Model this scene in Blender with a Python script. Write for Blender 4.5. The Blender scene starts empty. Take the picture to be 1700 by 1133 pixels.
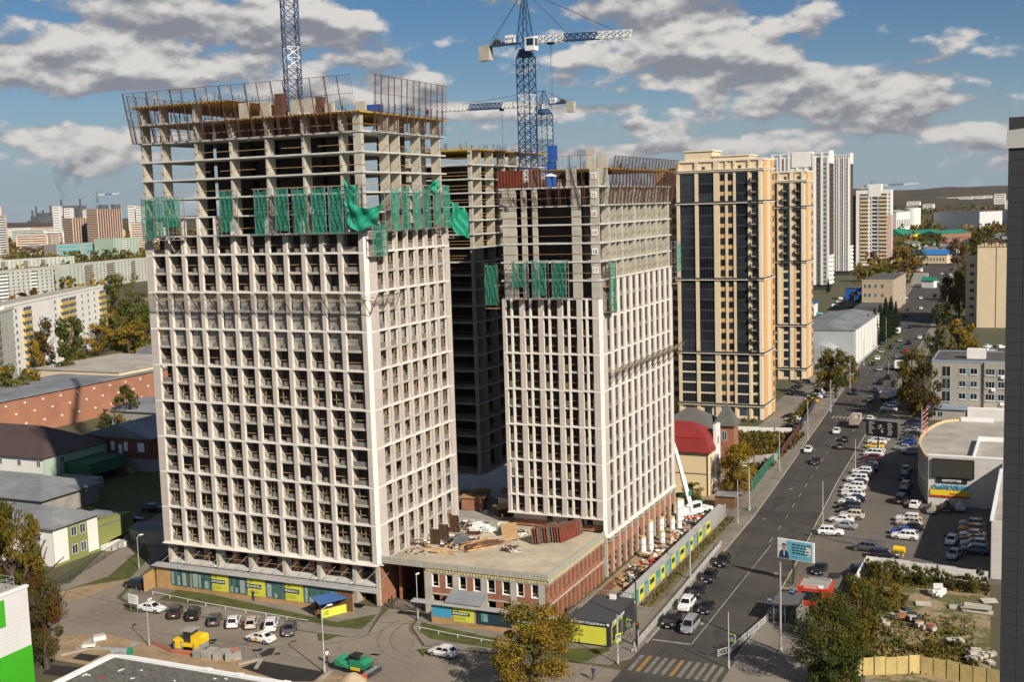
import bpy, bmesh, math, random
from mathutils import Vector, Matrix
random.seed(7)
SC = bpy.context.scene
COL = SC.collection
pi = math.pi
rad = math.radians

# ---------------------------------------------------------------- camera
cam_data = bpy.data.cameras.new("camera")
cam_data.sensor_width = 36
cam_data.lens = 41.6822
cam_data.clip_start = 0.5
cam_data.clip_end = 60000
cam = bpy.data.objects.new("camera", cam_data)
COL.objects.link(cam)
cam.matrix_world = Matrix.Translation((0, 0, 61.00)) @ Matrix([[0.9099733, -0.0193148, 0.4142168], [0.4135656, 0.115028, -0.9031789], [-0.0302018, 0.9931745, 0.1126603]]).to_4x4()
SC.camera = cam

# ---------------------------------------------------------------- sky and sun
SUN_EL, SUN_AZ = rad(34), rad(-33)           # azimuth of the sun seen from the ground, counted from +X
SKY_STRENGTH = 0.050
SC.view_settings.view_transform = 'Standard'
SC.view_settings.look = 'None'
SC.view_settings.exposure = 0.30
SC.view_settings.gamma = 1.0
SC.view_settings.use_curve_mapping = False
SC.cycles.max_bounces = 5
SC.cycles.diffuse_bounces = 3
SC.cycles.glossy_bounces = 2
SC.cycles.transparent_max_bounces = 12
SC.cycles.transmission_bounces = 4
SC.cycles.caustics_reflective = False
SC.cycles.caustics_refractive = False
SC.cycles.use_denoising = True
SC.cycles.use_adaptive_sampling = True
SC.cycles.adaptive_threshold = 0.02

sun_data = bpy.data.lights.new("sun", 'SUN')
sun_data.energy = 5.0
sun_data.angle = rad(0.53)
sun_data.color = (1.0, 0.905, 0.78)
sun = bpy.data.objects.new("sun", sun_data)
COL.objects.link(sun)
sdir = Vector((math.cos(SUN_AZ)*math.cos(SUN_EL), math.sin(SUN_AZ)*math.cos(SUN_EL), math.sin(SUN_EL)))
sun.rotation_euler = sdir.to_track_quat('Z', 'Y').to_euler()
sun.location = (60, -40, 160)

world = bpy.data.worlds.new("World")
SC.world = world
world.use_nodes = True
WT = world.node_tree
WT.nodes.clear()

def wn(t, **kw):
    n = WT.nodes.new(t)
    for k, v in kw.items():
        setattr(n, k, v)
    return n
def wl(a, b): WT.links.new(a, b)
def wm(op, a, b=None, clamp=False):
    n = wn('ShaderNodeMath', operation=op)
    n.use_clamp = clamp
    for i, v in enumerate((a, b)):
        if v is None: continue
        if isinstance(v, (int, float)): n.inputs[i].default_value = v
        else: wl(v, n.inputs[i])
    return n.outputs[0]
def wsm(x, lo, hi, a=0.0, b=1.0):
    n = wn('ShaderNodeMapRange'); n.interpolation_type = 'SMOOTHSTEP'; n.clamp = True
    wl(x, n.inputs[0])
    for i, v in zip((1, 2, 3, 4), (lo, hi, a, b)): n.inputs[i].default_value = v
    return n.outputs[0]
sky = wn('ShaderNodeTexSky', sky_type='NISHITA')
sky.sun_disc = False
sky.sun_elevation = SUN_EL
sky.sun_rotation = pi/2 - SUN_AZ
sky.air_density = 1.0; sky.dust_density = 0.0; sky.ozone_density = 6.0
tc = wn('ShaderNodeTexCoord')
sep = wn('ShaderNodeSeparateXYZ'); wl(tc.outputs['Generated'], sep.inputs[0])
dx, dy, dz = sep.outputs
hor = wm('SQRT', wm('ADD', wm('MULTIPLY', dx, dx), wm('MULTIPLY', dy, dy)))
el = wm('MULTIPLY', wm('ARCTAN2', dz, hor), 180/pi)          # elevation in degrees
az = wm('MULTIPLY', wm('ARCTAN2', dx, dy), 180/pi)            # degrees from +Y towards +X
# cumulus seen from the side: rows get thinner towards the horizon
elw = wm('MULTIPLY', el, 1.0)
def cloud_noise(de, scale, detail, rough, z, squash=0.42):
    cx = wn('ShaderNodeCombineXYZ')
    wl(wm('MULTIPLY', az, squash), cx.inputs[0]); wl(wm('ADD', elw, de), cx.inputs[1]); cx.inputs[2].default_value = z
    n = wn('ShaderNodeTexNoise'); n.noise_dimensions = '3D'
    wl(cx.outputs[0], n.inputs['Vector'])
    n.inputs['Scale'].default_value = scale; n.inputs['Detail'].default_value = detail; n.inputs['Roughness'].default_value = rough
    return n.outputs['Fac']
def blob(a0, e0, ra, re, amp):
    u = wm('MULTIPLY', wm('SUBTRACT', az, a0), 1/ra); v = wm('MULTIPLY', wm('SUBTRACT', el, e0), 1/re)
    r2 = wm('ADD', wm('MULTIPLY', u, u), wm('MULTIPLY', v, v))
    return wm('MULTIPLY', wm('EXPONENT', wm('MULTIPLY', r2, -1.0)), amp)
CLOUDS = [  # where the main cloud masses stand: azimuth, elevation, half width, half height, weight
    (-41.66, 9.02, 3.68, 1.10, 0.170),
    (-45.24, 6.90, 5.38, 1.31, 0.190),
    (-34.60, 8.54, 5.67, 1.22, 0.180),
    (-39.59, 6.54, 4.25, 0.87, 0.130),
    (-30.24, 6.04, 3.40, 1.22, 0.180),
    (-45.95, 3.77, 4.25, 0.87, 0.170),
    (-15.72, 8.69, 5.95, 1.31, 0.200),
    (-14.36, 6.32, 5.38, 1.45, 0.200),
    (-7.36, 5.00, 5.67, 0.93, 0.180),
    (-8.41, 3.85, 5.95, 0.58, 0.170),
    (-8.14, 3.02, 6.80, 0.41, 0.150),
    (-3.18, 7.06, 1.27, 0.41, 0.180),
    (-20.87, 4.47, 3.40, 0.41, 0.170),
    (-18.32, 3.59, 1.56, 0.29, 0.170),
    (-25.74, 4.54, 1.70, 0.73, 0.130),
    (-13.01, 2.41, 7.93, 0.26, 0.150),
    (-21.20, 2.51, 3.68, 0.29, 0.150),
    (-2.75, 2.10, 1.70, 0.23, 0.130),
    (-28.44, 8.61, 4.25, 0.73, -0.120),
    (-25.67, 6.62, 3.40, 0.87, -0.100),
    (-2.30, 5.20, 2.55, 1.74, -0.100),
    (-4.82, 7.96, 3.40, 1.16, -0.120),
    (-43.82, 1.74, 7.08, 0.58, -0.040),
    (-19.98, 5.88, 1.70, 0.73, -0.080),
]
bias = None
for c in CLOUDS:
    b = blob(*c)
    bias = b if bias is None else wm('ADD', bias, b)
def dens(de, fd):
    big = cloud_noise(de, 0.52, 2, 0.5, 3.7); fine = cloud_noise(de, 1.5, fd, 0.58, 9.1, 0.6)
    return wm('ADD', wm('ADD', wm('MULTIPLY', big, 0.70), wm('MULTIPLY', fine, 0.30)), bias)
d0 = dens(0.0, 8); s0 = dens(0.0, 4); s1 = dens(0.32, 4); s2 = dens(0.8, 3)
alpha = wsm(d0, 0.52, 0.615)
lit = wsm(wm('SUBTRACT', s0, wm('ADD', wm('MULTIPLY', s1, 0.5), wm('MULTIPLY', s2, 0.5))), -0.075, 0.105)
cm2 = wn('ShaderNodeMix', data_type='RGBA'); wl(lit, cm2.inputs['Factor'])
cm2.inputs['A'].default_value = (4.0, 4.05, 4.5, 1); cm2.inputs['B'].default_value = (12.4, 11.8, 11.0, 1)
fade = wsm(el, -0.3, 1.6)
a2 = wm('MULTIPLY', wm('MULTIPLY', alpha, fade), 0.94)
mx = wn('ShaderNodeMix', data_type='RGBA'); wl(a2, mx.inputs['Factor'])
hs = wn('ShaderNodeHueSaturation'); wl(sky.outputs[0], hs.inputs['Color']); hs.inputs['Saturation'].default_value = 1.12; hs.inputs['Value'].default_value = 0.95
hz = wn('ShaderNodeMix', data_type='RGBA'); wl(wsm(el, -0.5, 7.5, 0.9, 0.0), hz.inputs['Factor']); wl(hs.outputs[0], hz.inputs['A']); hz.inputs['B'].default_value = (5.0, 6.5, 7.6, 1)
wl(hz.outputs['Result'], mx.inputs['A']); wl(cm2.outputs['Result'], mx.inputs['B'])
bg = wn('ShaderNodeBackground'); wl(mx.outputs['Result'], bg.inputs[0]); bg.inputs[1].default_value = SKY_STRENGTH
wo = wn('ShaderNodeOutputWorld'); wl(bg.outputs[0], wo.inputs[0])

# ---------------------------------------------------------------- materials
MATS = {}
def mat(name, rgb, rough=0.8, var=0.15, scale=0.6, rnd=0.0, bump=0.0, metal=0.0, bscale=None, rgb2=None, alpha=1.0, spec=0.4, stretch=None, trans=0.0):
    if name in MATS: return MATS[name]
    m = bpy.data.materials.new(name); m.use_nodes = True
    nt = m.node_tree; N = nt.nodes; L = nt.links
    b = N['Principled BSDF']
    b.inputs['Roughness'].default_value = rough; b.inputs['Metallic'].default_value = metal
    b.inputs['Specular IOR Level'].default_value = spec
    geo = N.new('ShaderNodeNewGeometry')
    pos = geo.outputs['Position']
    if stretch:
        vm = N.new('ShaderNodeVectorMath'); vm.operation = 'MULTIPLY'; vm.inputs[1].default_value = stretch
        L.new(pos, vm.inputs[0]); pos = vm.outputs[0]
    n = N.new('ShaderNodeTexNoise'); n.inputs['Scale'].default_value = scale; n.inputs['Detail'].default_value = 6; n.inputs['Roughness'].default_value = 0.65
    L.new(pos, n.inputs['Vector'])
    mr = N.new('ShaderNodeMapRange'); mr.inputs[1].default_value = 0.3; mr.inputs[2].default_value = 0.7
    L.new(n.outputs['Fac'], mr.inputs[0])
    mx = N.new('ShaderNodeMix'); mx.data_type = 'RGBA'
    L.new(mr.outputs[0], mx.inputs['Factor'])
    lo = tuple(c*(1-var) for c in rgb); hi = rgb2 if rgb2 else tuple(min(1, c*(1+var)) for c in rgb)
    mx.inputs['A'].default_value = (*lo, 1); mx.inputs['B'].default_value = (*hi, 1)
    col = mx.outputs['Result']
    if rnd:
        oi = N.new('ShaderNodeObjectInfo')
        r2 = N.new('ShaderNodeMapRange'); r2.inputs[3].default_value = 1-rnd; r2.inputs[4].default_value = 1+rnd
        L.new(oi.outputs['Random'], r2.inputs[0])
        hs = N.new('ShaderNodeHueSaturation'); L.new(r2.outputs[0], hs.inputs['Value']); L.new(col, hs.inputs['Color'])
        col = hs.outputs['Color']
    L.new(col, b.inputs['Base Color'])
    if bump:
        n2 = N.new('ShaderNodeTexNoise'); n2.inputs['Scale'].default_value = bscale or scale*6; n2.inputs['Detail'].default_value = 4
        L.new(pos, n2.inputs['Vector'])
        bp = N.new('ShaderNodeBump'); bp.inputs['Strength'].default_value = bump; bp.inputs['Distance'].default_value = 0.1
        L.new(n2.outputs['Fac'], bp.inputs['Height']); L.new(bp.outputs[0], b.inputs['Normal'])
    if alpha < 1: b.inputs['Alpha'].default_value = alpha
    if trans:
        tr = N.new('ShaderNodeBsdfTranslucent'); L.new(col, tr.inputs['Color'])
        ms = N.new('ShaderNodeMixShader'); ms.inputs[0].default_value = trans
        L.new(b.outputs[0], ms.inputs[1]); L.new(tr.outputs[0], ms.inputs[2])
        L.new(ms.outputs[0], N['Material Output'].inputs['Surface'])
    m["col_socket"] = 1
    MATS[name] = m
    return m
def nodes_of(m):
    return m.node_tree.nodes, m.node_tree.links, m.node_tree.nodes['Principled BSDF']
def mulcol(m, fac_socket, dark):
    """multiply the base colour by dark where fac is 1"""
    N, L, b = nodes_of(m)
    src = b.inputs['Base Color'].links[0].from_socket
    mx = N.new('ShaderNodeMix'); mx.data_type = 'RGBA'; mx.blend_type = 'MULTIPLY'
    L.new(fac_socket, mx.inputs['Factor']); L.new(src, mx.inputs['A']); mx.inputs['B'].default_value = (*dark, 1)
    L.new(mx.outputs['Result'], b.inputs['Base Color'])
def brickify(m, w, h, mortar, dark, off=0.5, axis='XZ', msize=0.02):
    """mortar or joint lines in the plane of the wall, from world position"""
    N, L, b = nodes_of(m)
    geo = N.new('ShaderNodeNewGeometry'); sp = N.new('ShaderNodeSeparateXYZ'); L.new(geo.outputs['Position'], sp.inputs[0])
    ad = N.new('ShaderNodeMath'); ad.operation = 'ADD'; L.new(sp.outputs[0], ad.inputs[0]); L.new(sp.outputs[1], ad.inputs[1])
    cb = N.new('ShaderNodeCombineXYZ'); L.new(ad.outputs[0], cb.inputs[0]); L.new(sp.outputs[2], cb.inputs[1])
    br = N.new('ShaderNodeTexBrick'); br.offset = off
    br.inputs['Scale'].default_value = 1; br.inputs['Brick Width'].default_value = w; br.inputs['Row Height'].default_value = h
    br.inputs['Mortar Size'].default_value = msize; br.inputs['Mortar Smooth'].default_value = 0.2
    L.new(cb.outputs[0], br.inputs['Vector'])
    mulcol(m, br.outputs['Fac'], dark)
    return m
def glassmat(name, rgb=(0.02, 0.025, 0.03), rough=0.06, spec=0.5):
    m = mat(name, rgb, rough, 0.5, 0.25, rnd=0.6, spec=spec)
    return m

CONC = mat('concrete', (0.43, 0.40, 0.33), 0.85, 0.18, 0.5, rnd=0.06, bump=0.15)
CONCD = mat('concrete_grey', (0.30, 0.29, 0.26), 0.9, 0.2, 0.5, rnd=0.06)
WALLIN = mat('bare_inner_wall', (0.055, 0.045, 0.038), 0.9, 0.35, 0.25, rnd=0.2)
SLAB = mat('slab_concrete', (0.54, 0.53, 0.49), 0.85, 0.2, 0.7)
STONE = mat('white_stone', (0.72, 0.675, 0.60), 0.7, 0.10, 0.35, rnd=0.03)
PINK = mat('pinkish_panel', (0.53, 0.475, 0.425), 0.75, 0.07, 0.5, rnd=0.04)
brickify(PINK, 0.6, 0.16, 0, (0.80, 0.78, 0.76), msize=0.018)
BLOCK = mat('aerated_block', (0.20, 0.185, 0.165), 0.95, 0.3, 2.5, rnd=0.1)
brickify(BLOCK, 0.6, 0.25, 0, (0.55, 0.55, 0.55))
BRICK = mat('red_brick', (0.33, 0.145, 0.085), 0.9, 0.25, 0.8, rnd=0.05)
brickify(BRICK, 0.25, 0.085, 0, (0.72, 0.74, 0.76), msize=0.012)
WOOD = mat('raw_timber', (0.42, 0.26, 0.12), 0.85, 0.3, 1.5, rnd=0.15)
WHITEP = mat('white_paint', (0.80, 0.80, 0.78), 0.5, 0.05, 0.4)
STEEL = mat('galvanised_steel', (0.45, 0.46, 0.46), 0.45, 0.15, 1.0, metal=0.6)
DARKM = mat('dark_metal', (0.045, 0.045, 0.05), 0.5, 0.2, 1.0)
RUST = mat('rusty_steel', (0.095, 0.045, 0.03), 0.8, 0.35, 1.2, rnd=0.1)
YELLOWF = mat('yellow_formwork_beam', (0.48, 0.31, 0.05), 0.6, 0.2, 1.0)
GREENN = mat('green_debris_net', (0.03, 0.30, 0.19), 0.7, 0.25, 1.2, rnd=0.1, trans=0.35)
GLASSD = glassmat('dark_glass')
GLASSB = glassmat('blue_dark_glass', (0.035, 0.05, 0.065))
WFRAME = mat('brown_window_frame', (0.30, 0.22, 0.12), 0.6, 0.2, 1.0)
RED = mat('red_paint', (0.45, 0.03, 0.02), 0.5, 0.15, 1.0)
BLUEP = mat('blue_paint', (0.02, 0.10, 0.38), 0.45, 0.15, 0.8)
YELLOW = mat('yellow_paint', (0.75, 0.50, 0.02), 0.5, 0.1, 1.0)
ORANGE = mat('orange_plastic', (0.7, 0.14, 0.03), 0.5, 0.1, 1.0)
BLACK = mat('black_rubber', (0.015, 0.015, 0.016), 0.8, 0.2, 1.0)

# ---------------------------------------------------------------- mesh helpers
class MB:
    def __init__(s): s.v = []; s.f = []; s.mi = []; s.m = []
    def _m(s, m):
        if m not in s.m: s.m.append(m)
        return s.m.index(m)
    def add(s, vs, fs, m):
        o = len(s.v); s.v.extend(tuple(v) for v in vs); k = s._m(m)
        for f in fs: s.f.append([i+o for i in f]); s.mi.append(k)
    def box(s, x0, y0, z0, x1, y1, z1, m):
        v = [(x, y, z) for z in (z0, z1) for y in (y0, y1) for x in (x0, x1)]
        s.add(v, [(0, 2, 3, 1), (4, 5, 7, 6), (0, 1, 5, 4), (2, 6, 7, 3), (0, 4, 6, 2), (1, 3, 7, 5)], m)
    def cbox(s, c, d, m, rz=0.0, tilt=None):
        M = Matrix.Rotation(rz, 3, 'Z')
        if tilt: M = M @ Matrix.Rotation(tilt[1], 3, tilt[0])
        c = Vector(c); hx, hy, hz = d[0]/2, d[1]/2, d[2]/2
        v = [c + M @ Vector((x, y, z)) for z in (-hz, hz) for y in (-hy, hy) for x in (-hx, hx)]
        s.add(v, [(0, 2, 3, 1), (4, 5, 7, 6), (0, 1, 5, 4), (2, 6, 7, 3), (0, 4, 6, 2), (1, 3, 7, 5)], m)
    def beam(s, p, q, w, m, h=None, up=(0, 0, 1)):
        p = Vector(p); q = Vector(q); d = q-p
        if d.length < 1e-6: return
        d.normalize(); u = Vector(up)
        if abs(d.dot(u)) > 0.98: u = Vector((1, 0, 0))
        sx = d.cross(u).normalized(); sy = sx.cross(d).normalized(); a = w/2; b = (h or w)/2
        v = [e+sx*i*a+sy*j*b for e in (p, q) for j in (-1, 1) for i in (-1, 1)]
        s.add(v, [(0, 2, 3, 1), (4, 5, 7, 6), (0, 1, 5, 4), (2, 6, 7, 3), (0, 4, 6, 2), (1, 3, 7, 5)], m)
    def tube(s, p, q, r, m, n=8, r2=None, caps=True):
        p = Vector(p); q = Vector(q); d = (q-p)
        if d.length < 1e-6: return
        d.normalize(); u = Vector((0, 0, 1)) if abs(d.z) < 0.95 else Vector((1, 0, 0))
        sx = d.cross(u).normalized(); sy = sx.cross(d); r2 = r if r2 is None else r2
        v = []
        for e, rr in ((p, r), (q, r2)):
            for i in range(n):
                a = 2*pi*i/n; v.append(e+sx*math.cos(a)*rr+sy*math.sin(a)*rr)
        fs = [(i, (i+1) % n, n+(i+1) % n, n+i) for i in range(n)]
        if caps: fs += [tuple(range(n-1, -1, -1)), tuple(range(n, 2*n))]
        s.add(v, fs, m)
    def path(s, pts, r, m, n=6):
        for a, b in zip(pts[:-1], pts[1:]): s.tube(a, b, r, m, n)
    def prism(s, pts, z0, z1, m, top=None):
        n = len(pts); a2 = sum(pts[i][0]*pts[(i+1) % n][1]-pts[(i+1) % n][0]*pts[i][1] for i in range(n))
        if a2 < 0: pts = pts[::-1]
        v = [(x, y, z0) for x, y in pts]+[(x, y, z1) for x, y in pts]
        s.add(v, [(i, (i+1) % n, n+(i+1) % n, n+i) for i in range(n)]+[tuple(range(n-1, -1, -1))], m)
        s.add([(x, y, z1) for x, y in pts], [tuple(range(n))], top or m)
    def prof(s, pts, x0, x1, m, axis='X'):
        """extrude a closed profile (pairs) along an axis; for X pairs are (y,z), for Y pairs are (x,z)"""
        n = len(pts)
        if axis == 'X': v = [(x0, a, b) for a, b in pts]+[(x1, a, b) for a, b in pts]
        else: v = [(a, x0, b) for a, b in pts]+[(a, x1, b) for a, b in pts]
        s.add(v, [(i, (i+1) % n, n+(i+1) % n, n+i) for i in range(n)]+[tuple(range(n-1, -1, -1)), tuple(range(n, 2*n))], m)
    def quad(s, a, b, c, d, m): s.add([a, b, c, d], [(0, 1, 2, 3)], m)
    def lathe(s, prof, c, m, n=12):
        v = []; k = len(prof)
        for r, z in prof:
            for i in range(n):
                a = 2*pi*i/n; v.append((c[0]+r*math.cos(a), c[1]+r*math.sin(a), c[2]+z))
        fs = [(j*n+i, j*n+(i+1) % n, (j+1)*n+(i+1) % n, (j+1)*n+i) for j in range(k-1) for i in range(n)]
        fs += [tuple(range(n-1, -1, -1)), tuple(range((k-1)*n, k*n))]
        s.add(v, fs, m)
    def grid(s, P, m):
        """P[i][j] points"""
        o = []; R_ = len(P); C_ = len(P[0])
        for row in P: o += [tuple(p) for p in row]
        s.add(o, [(i*C_+j, i*C_+j+1, (i+1)*C_+j+1, (i+1)*C_+j) for i in range(R_-1) for j in range(C_-1)], m)
    def mesh(s, name, smooth=False):
        me = bpy.data.meshes.new(name)
        me.from_pydata([tuple(v) for v in s.v], [], s.f)
        for m in s.m: me.materials.append(m)
        me.polygons.foreach_set('material_index', s.mi)
        if smooth: me.polygons.foreach_set('use_smooth', [True]*len(s.f))
        me.update()
        return me

def fixnormals(me):
    bm = bmesh.new(); bm.from_mesh(me); bmesh.ops.recalc_face_normals(bm, faces=bm.faces); bm.to_mesh(me); bm.free()
    return me
def tag(o, label=None, cat=None, group=None, kind=None):
    if label: o['label'] = label
    if cat: o['category'] = cat
    if group: o['group'] = group
    if kind: o['kind'] = kind
    return o
def ob(name, me, parent=None, loc=(0, 0, 0), rz=0.0, scale=None, label=None, cat=None, group=None, kind=None):
    if isinstance(me, MB): me = me.mesh(name)
    o = bpy.data.objects.new(name, me)
    if parent is not None: o.parent = parent
    o.location = loc if len(loc) == 3 else (*loc, 0)
    if isinstance(rz, (int, float)):
        if rz: o.rotation_euler = (0, 0, rz)
    else: o.rotation_euler = rz
    if scale is not None: o.scale = scale
    COL.objects.link(o)
    if me is not None and me.name in PANE_OF:
        c = bpy.data.objects.new('pane', PANE_OF[me.name]); c.parent = o; COL.objects.link(c)
    return tag(o, label, cat, group, kind)
PANE_OF = {}
ORD = ('first second third fourth fifth sixth seventh eighth ninth tenth eleventh twelfth thirteenth fourteenth fifteenth sixteenth seventeenth eighteenth nineteenth twentieth twenty-first twenty-second twenty-third twenty-fourth twenty-fifth twenty-sixth').split()
def thing(name, loc=(0, 0, 0), rz=0.0, label=None, cat=None, group=None, kind=None):
    return ob(name, None, None, loc, rz, None, label, cat, group, kind)
def copy_tree(o, loc=None, rz=None, parent=None, label=None, group=None):
    c = o.copy(); COL.objects.link(c); c.parent = parent
    if loc is not None: c.location = loc if len(loc) == 3 else (*loc, 0)
    if rz is not None: c.rotation_euler = (0, 0, rz)
    if label: c['label'] = label
    if group: c['group'] = group
    for ch in o.children: copy_tree(ch, parent=c)
    return c
UNIT = {}
def unit(m):
    if m not in UNIT:
        b = MB(); b.box(0, 0, 0, 1, 1, 1, m); UNIT[m] = b.mesh('block')
    return UNIT[m]
def pc(name, parent, x0, y0, z0, x1, y1, z1, m, label=None, kind=None):
    """a box-shaped piece: shared unit mesh, sized by its object"""
    return ob(name, unit(m), parent, (x0, y0, z0), 0.0, (x1-x0, y1-y0, z1-z0), label, kind=kind)
def pcs(name, parent, boxes, m, limit=300):
    """many alike pieces: the first `limit` as objects, the rest joined into one"""
    for b in boxes[:limit]: pc(name, parent, *b, m)
    if len(boxes) > limit:
        mb = MB()
        for b in boxes[limit:]: mb.box(*b, m)
        ob(name, mb, parent, kind='stuff')
def joined(name, parent, boxes, m):
    mb = MB()
    for b in boxes: mb.box(*b, m)
    return ob(name, mb, parent, kind='stuff')

TMP = bpy.data.scenes.new('workbench')
def evaluated_mesh(o):
    """mesh of an object with its modifiers, worked out in a side scene"""
    TMP.collection.objects.link(o); vl = TMP.view_layers[0]; vl.update()
    me = bpy.data.meshes.new_from_object(o.evaluated_get(vl.depsgraph)); bpy.data.objects.remove(o)
    return me

# ---------------------------------------------------------------- ground, roads, pavements
GROUND = mat('ground_soil', (0.15, 0.12, 0.075), 0.95, 0.35, 0.03, rgb2=(0.075, 0.085, 0.03))
ASPH = mat('road_asphalt', (0.066, 0.058, 0.050), 0.9, 0.22, 0.12, bump=0.1, bscale=3)
ASPHL = mat('dusty_asphalt', (0.235, 0.200, 0.155), 0.95, 0.2, 0.10, bump=0.1, bscale=3)
ASPHD = mat('fresh_asphalt', (0.022, 0.020, 0.018), 0.95, 0.25, 0.5)
PAVE = mat('pavement_asphalt', (0.215, 0.190, 0.152), 0.95, 0.14, 0.25)
KERB = mat('kerb_concrete', (0.33, 0.30, 0.25), 0.9, 0.15, 0.5)
LOT = mat('lot_asphalt', (0.145, 0.128, 0.104), 0.95, 0.2, 0.10)
DIRT = mat('bare_dirt', (0.30, 0.215, 0.125), 0.97, 0.28, 0.35, bump=0.3, bscale=2)
GRASS = mat('lawn_grass', (0.060, 0.085, 0.012), 0.95, 0.35, 0.5, rgb2=(0.105, 0.105, 0.025), bump=0.5, bscale=9)
DRYG = mat('dry_grass', (0.14, 0.12, 0.045), 0.95, 0.35, 0.6, rgb2=(0.20, 0.155, 0.075), bump=0.5, bscale=6)
WASTE = mat('waste_ground', (0.30, 0.225, 0.135), 0.97, 0.22, 0.9, bump=0.7, bscale=2.5)
N, L, b = nodes_of(WASTE); nz = N.new('ShaderNodeTexNoise'); nz.inputs['Scale'].default_value = 0.22; nz.inputs['Detail'].default_value = 7; nz.inputs['Roughness'].default_value = .7; geo = N.new('ShaderNodeNewGeometry'); L.new(geo.outputs['Position'], nz.inputs['Vector'])
mr = N.new('ShaderNodeMapRange'); mr.inputs[1].default_value = .45; mr.inputs[2].default_value = .53; L.new(nz.outputs['Fac'], mr.inputs[0]); mulcol(WASTE, mr.outputs[0], (.34, .46, .24))
PAINT = mat('road_paint', (0.30, 0.275, 0.225), 0.85, 0.35, 1.2)
PATCH = mat('repair_patch', (0.045, 0.041, 0.037), 0.95, 0.25, 0.7); PATCHL = mat('pale_repair_patch', (0.185, 0.162, 0.13), 0.95, 0.3, 0.7)
PAINTW = mat('worn_road_paint', (0.19, 0.175, 0.145), 0.85, 0.45, 1.4)
PAINTY = mat('yellow_road_paint', (0.30, 0.18, 0.05), 0.8, 0.25, 1.5)
# cracks and patches: worn lighter bands in the wheel tracks and long dark seams
for m_ in (ASPH, ASPHL, LOT, PAVE):
    N, L, b = nodes_of(m_)
    geo = N.new('ShaderNodeNewGeometry')
    vo = N.new('ShaderNodeTexVoronoi'); vo.feature = 'DISTANCE_TO_EDGE'; vo.inputs['Scale'].default_value = 0.09
    nz = N.new('ShaderNodeTexNoise'); nz.inputs['Scale'].default_value = 0.35; nz.inputs['Detail'].default_value = 5
    L.new(geo.outputs['Position'], nz.inputs['Vector'])
    vm = N.new('ShaderNodeVectorMath'); vm.operation = 'MULTIPLY_ADD'; vm.inputs[1].default_value = (5, 5, 5)
    L.new(nz.outputs['Color'], vm.inputs[0]); L.new(geo.outputs['Position'], vm.inputs[2]); L.new(vm.outputs[0], vo.inputs['Vector'])
    mr = N.new('ShaderNodeMapRange'); mr.inputs[1].default_value = 0.0; mr.inputs[2].default_value = 0.009; mr.inputs[3].default_value = 1; mr.inputs[4].default_value = 0
    L.new(vo.outputs['Distance'], mr.inputs[0]); mulcol(m_, mr.outputs[0], (0.62, 0.62, 0.62))
    n3 = N.new('ShaderNodeTexNoise'); n3.inputs['Scale'].default_value = 0.05; n3.inputs['Detail'].default_value = 7; n3.inputs['Roughness'].default_value = 0.7
    L.new(geo.outputs['Position'], n3.inputs['Vector'])
    m3 = N.new('ShaderNodeMapRange'); m3.inputs[1].default_value = 0.5; m3.inputs[2].default_value = 0.62
    L.new(n3.outputs['Fac'], m3.inputs[0]); mulcol(m_, m3.outputs[0], (0.70, 0.69, 0.68))

def sheet(name, pts, z, m, kind='structure', parent=None, thick=0.0, label=None, cat=None):
    mb = MB()
    if thick: mb.prism([p[:2] for p in pts], z-thick, z, m)
    else:
        q = [(p[0], p[1], z) for p in pts]; n = len(q)
        a2 = sum(q[i][0]*q[(i+1) % n][1]-q[(i+1) % n][0]*q[i][1] for i in range(n))
        mb.add(q if a2 > 0 else q[::-1], [tuple(range(n))], m)
    return ob(name, mb, parent, kind=kind, label=label, cat=cat)
mb = MB()
gx = [-14000, -6000, -2600, -1200, -600, -300, -100, 100, 600, 2000, 6000]
gy = [-500, 0, 150, 400, 900, 1800, 3500, 7000, 16000]
for i in range(len(gx)-1):
    for j in range(len(gy)-1): mb.quad((gx[i], gy[j], 0), (gx[i+1], gy[j], 0), (gx[i+1], gy[j+1], 0), (gx[i], gy[j+1], 0), GROUND)
ob('ground', mb, kind='structure')

# main road: stations (y, left kerb x, right kerb x)
ST = [(100, -50.5, -37.0), (153, -50.6, -37.6), (163, -50.7, -37.2), (200, -51.4, -38.4), (222, -51.8, -39.6), (254, -53.3, -41.2), (304, -56.0, -42.8), (379, -59.8, -45.0), (451, -64.0, -47.0),
      (567, -70.5, -50.5), (807, -83.5, -61.5), (1084, -99.0, -77.5), (1700, -133, -113), (3000, -215, -190)]
def at_y(y):
    for a, b in zip(ST[:-1], ST[1:]):
        if a[0] <= y <= b[0]:
            t = (y-a[0])/(b[0]-a[0]); return (a[1]+(b[1]-a[1])*t, a[2]+(b[2]-a[2])*t)
def strip(name, off0, off1, side, y0, y1, z, m, parent=None, kind='structure', thick=0.0):
    """a band running along the road, offsets measured outwards from a kerb"""
    ys = [y0]+[s[0] for s in ST if y0 < s[0] < y1]+[y1]
    def px(y, o): l, r = at_y(y); return l-o if side == 'L' else r+o
    A = [(px(y, off0), y) for y in ys]; B = [(px(y, off1), y) for y in ys]
    mb = MB()
    for i in range(len(ys)-1):
        q = [A[i], B[i], B[i+1], A[i+1]]
        if thick: mb.prism(q, z-thick, z, m)
        else: mb.add([(p[0], p[1], z) for p in (q if side == 'R' else q[::-1])], [(0, 1, 2, 3)], m)
    return ob(name, mb, parent, kind=kind)
mb = MB()
for a, b in zip(ST[:-1], ST[1:]): mb.quad((a[1], a[0], .02), (a[2], a[0], .02), (b[2], b[0], .02), (b[1], b[0], .02), ASPH)
road = ob('road', mb, kind='structure')
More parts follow.
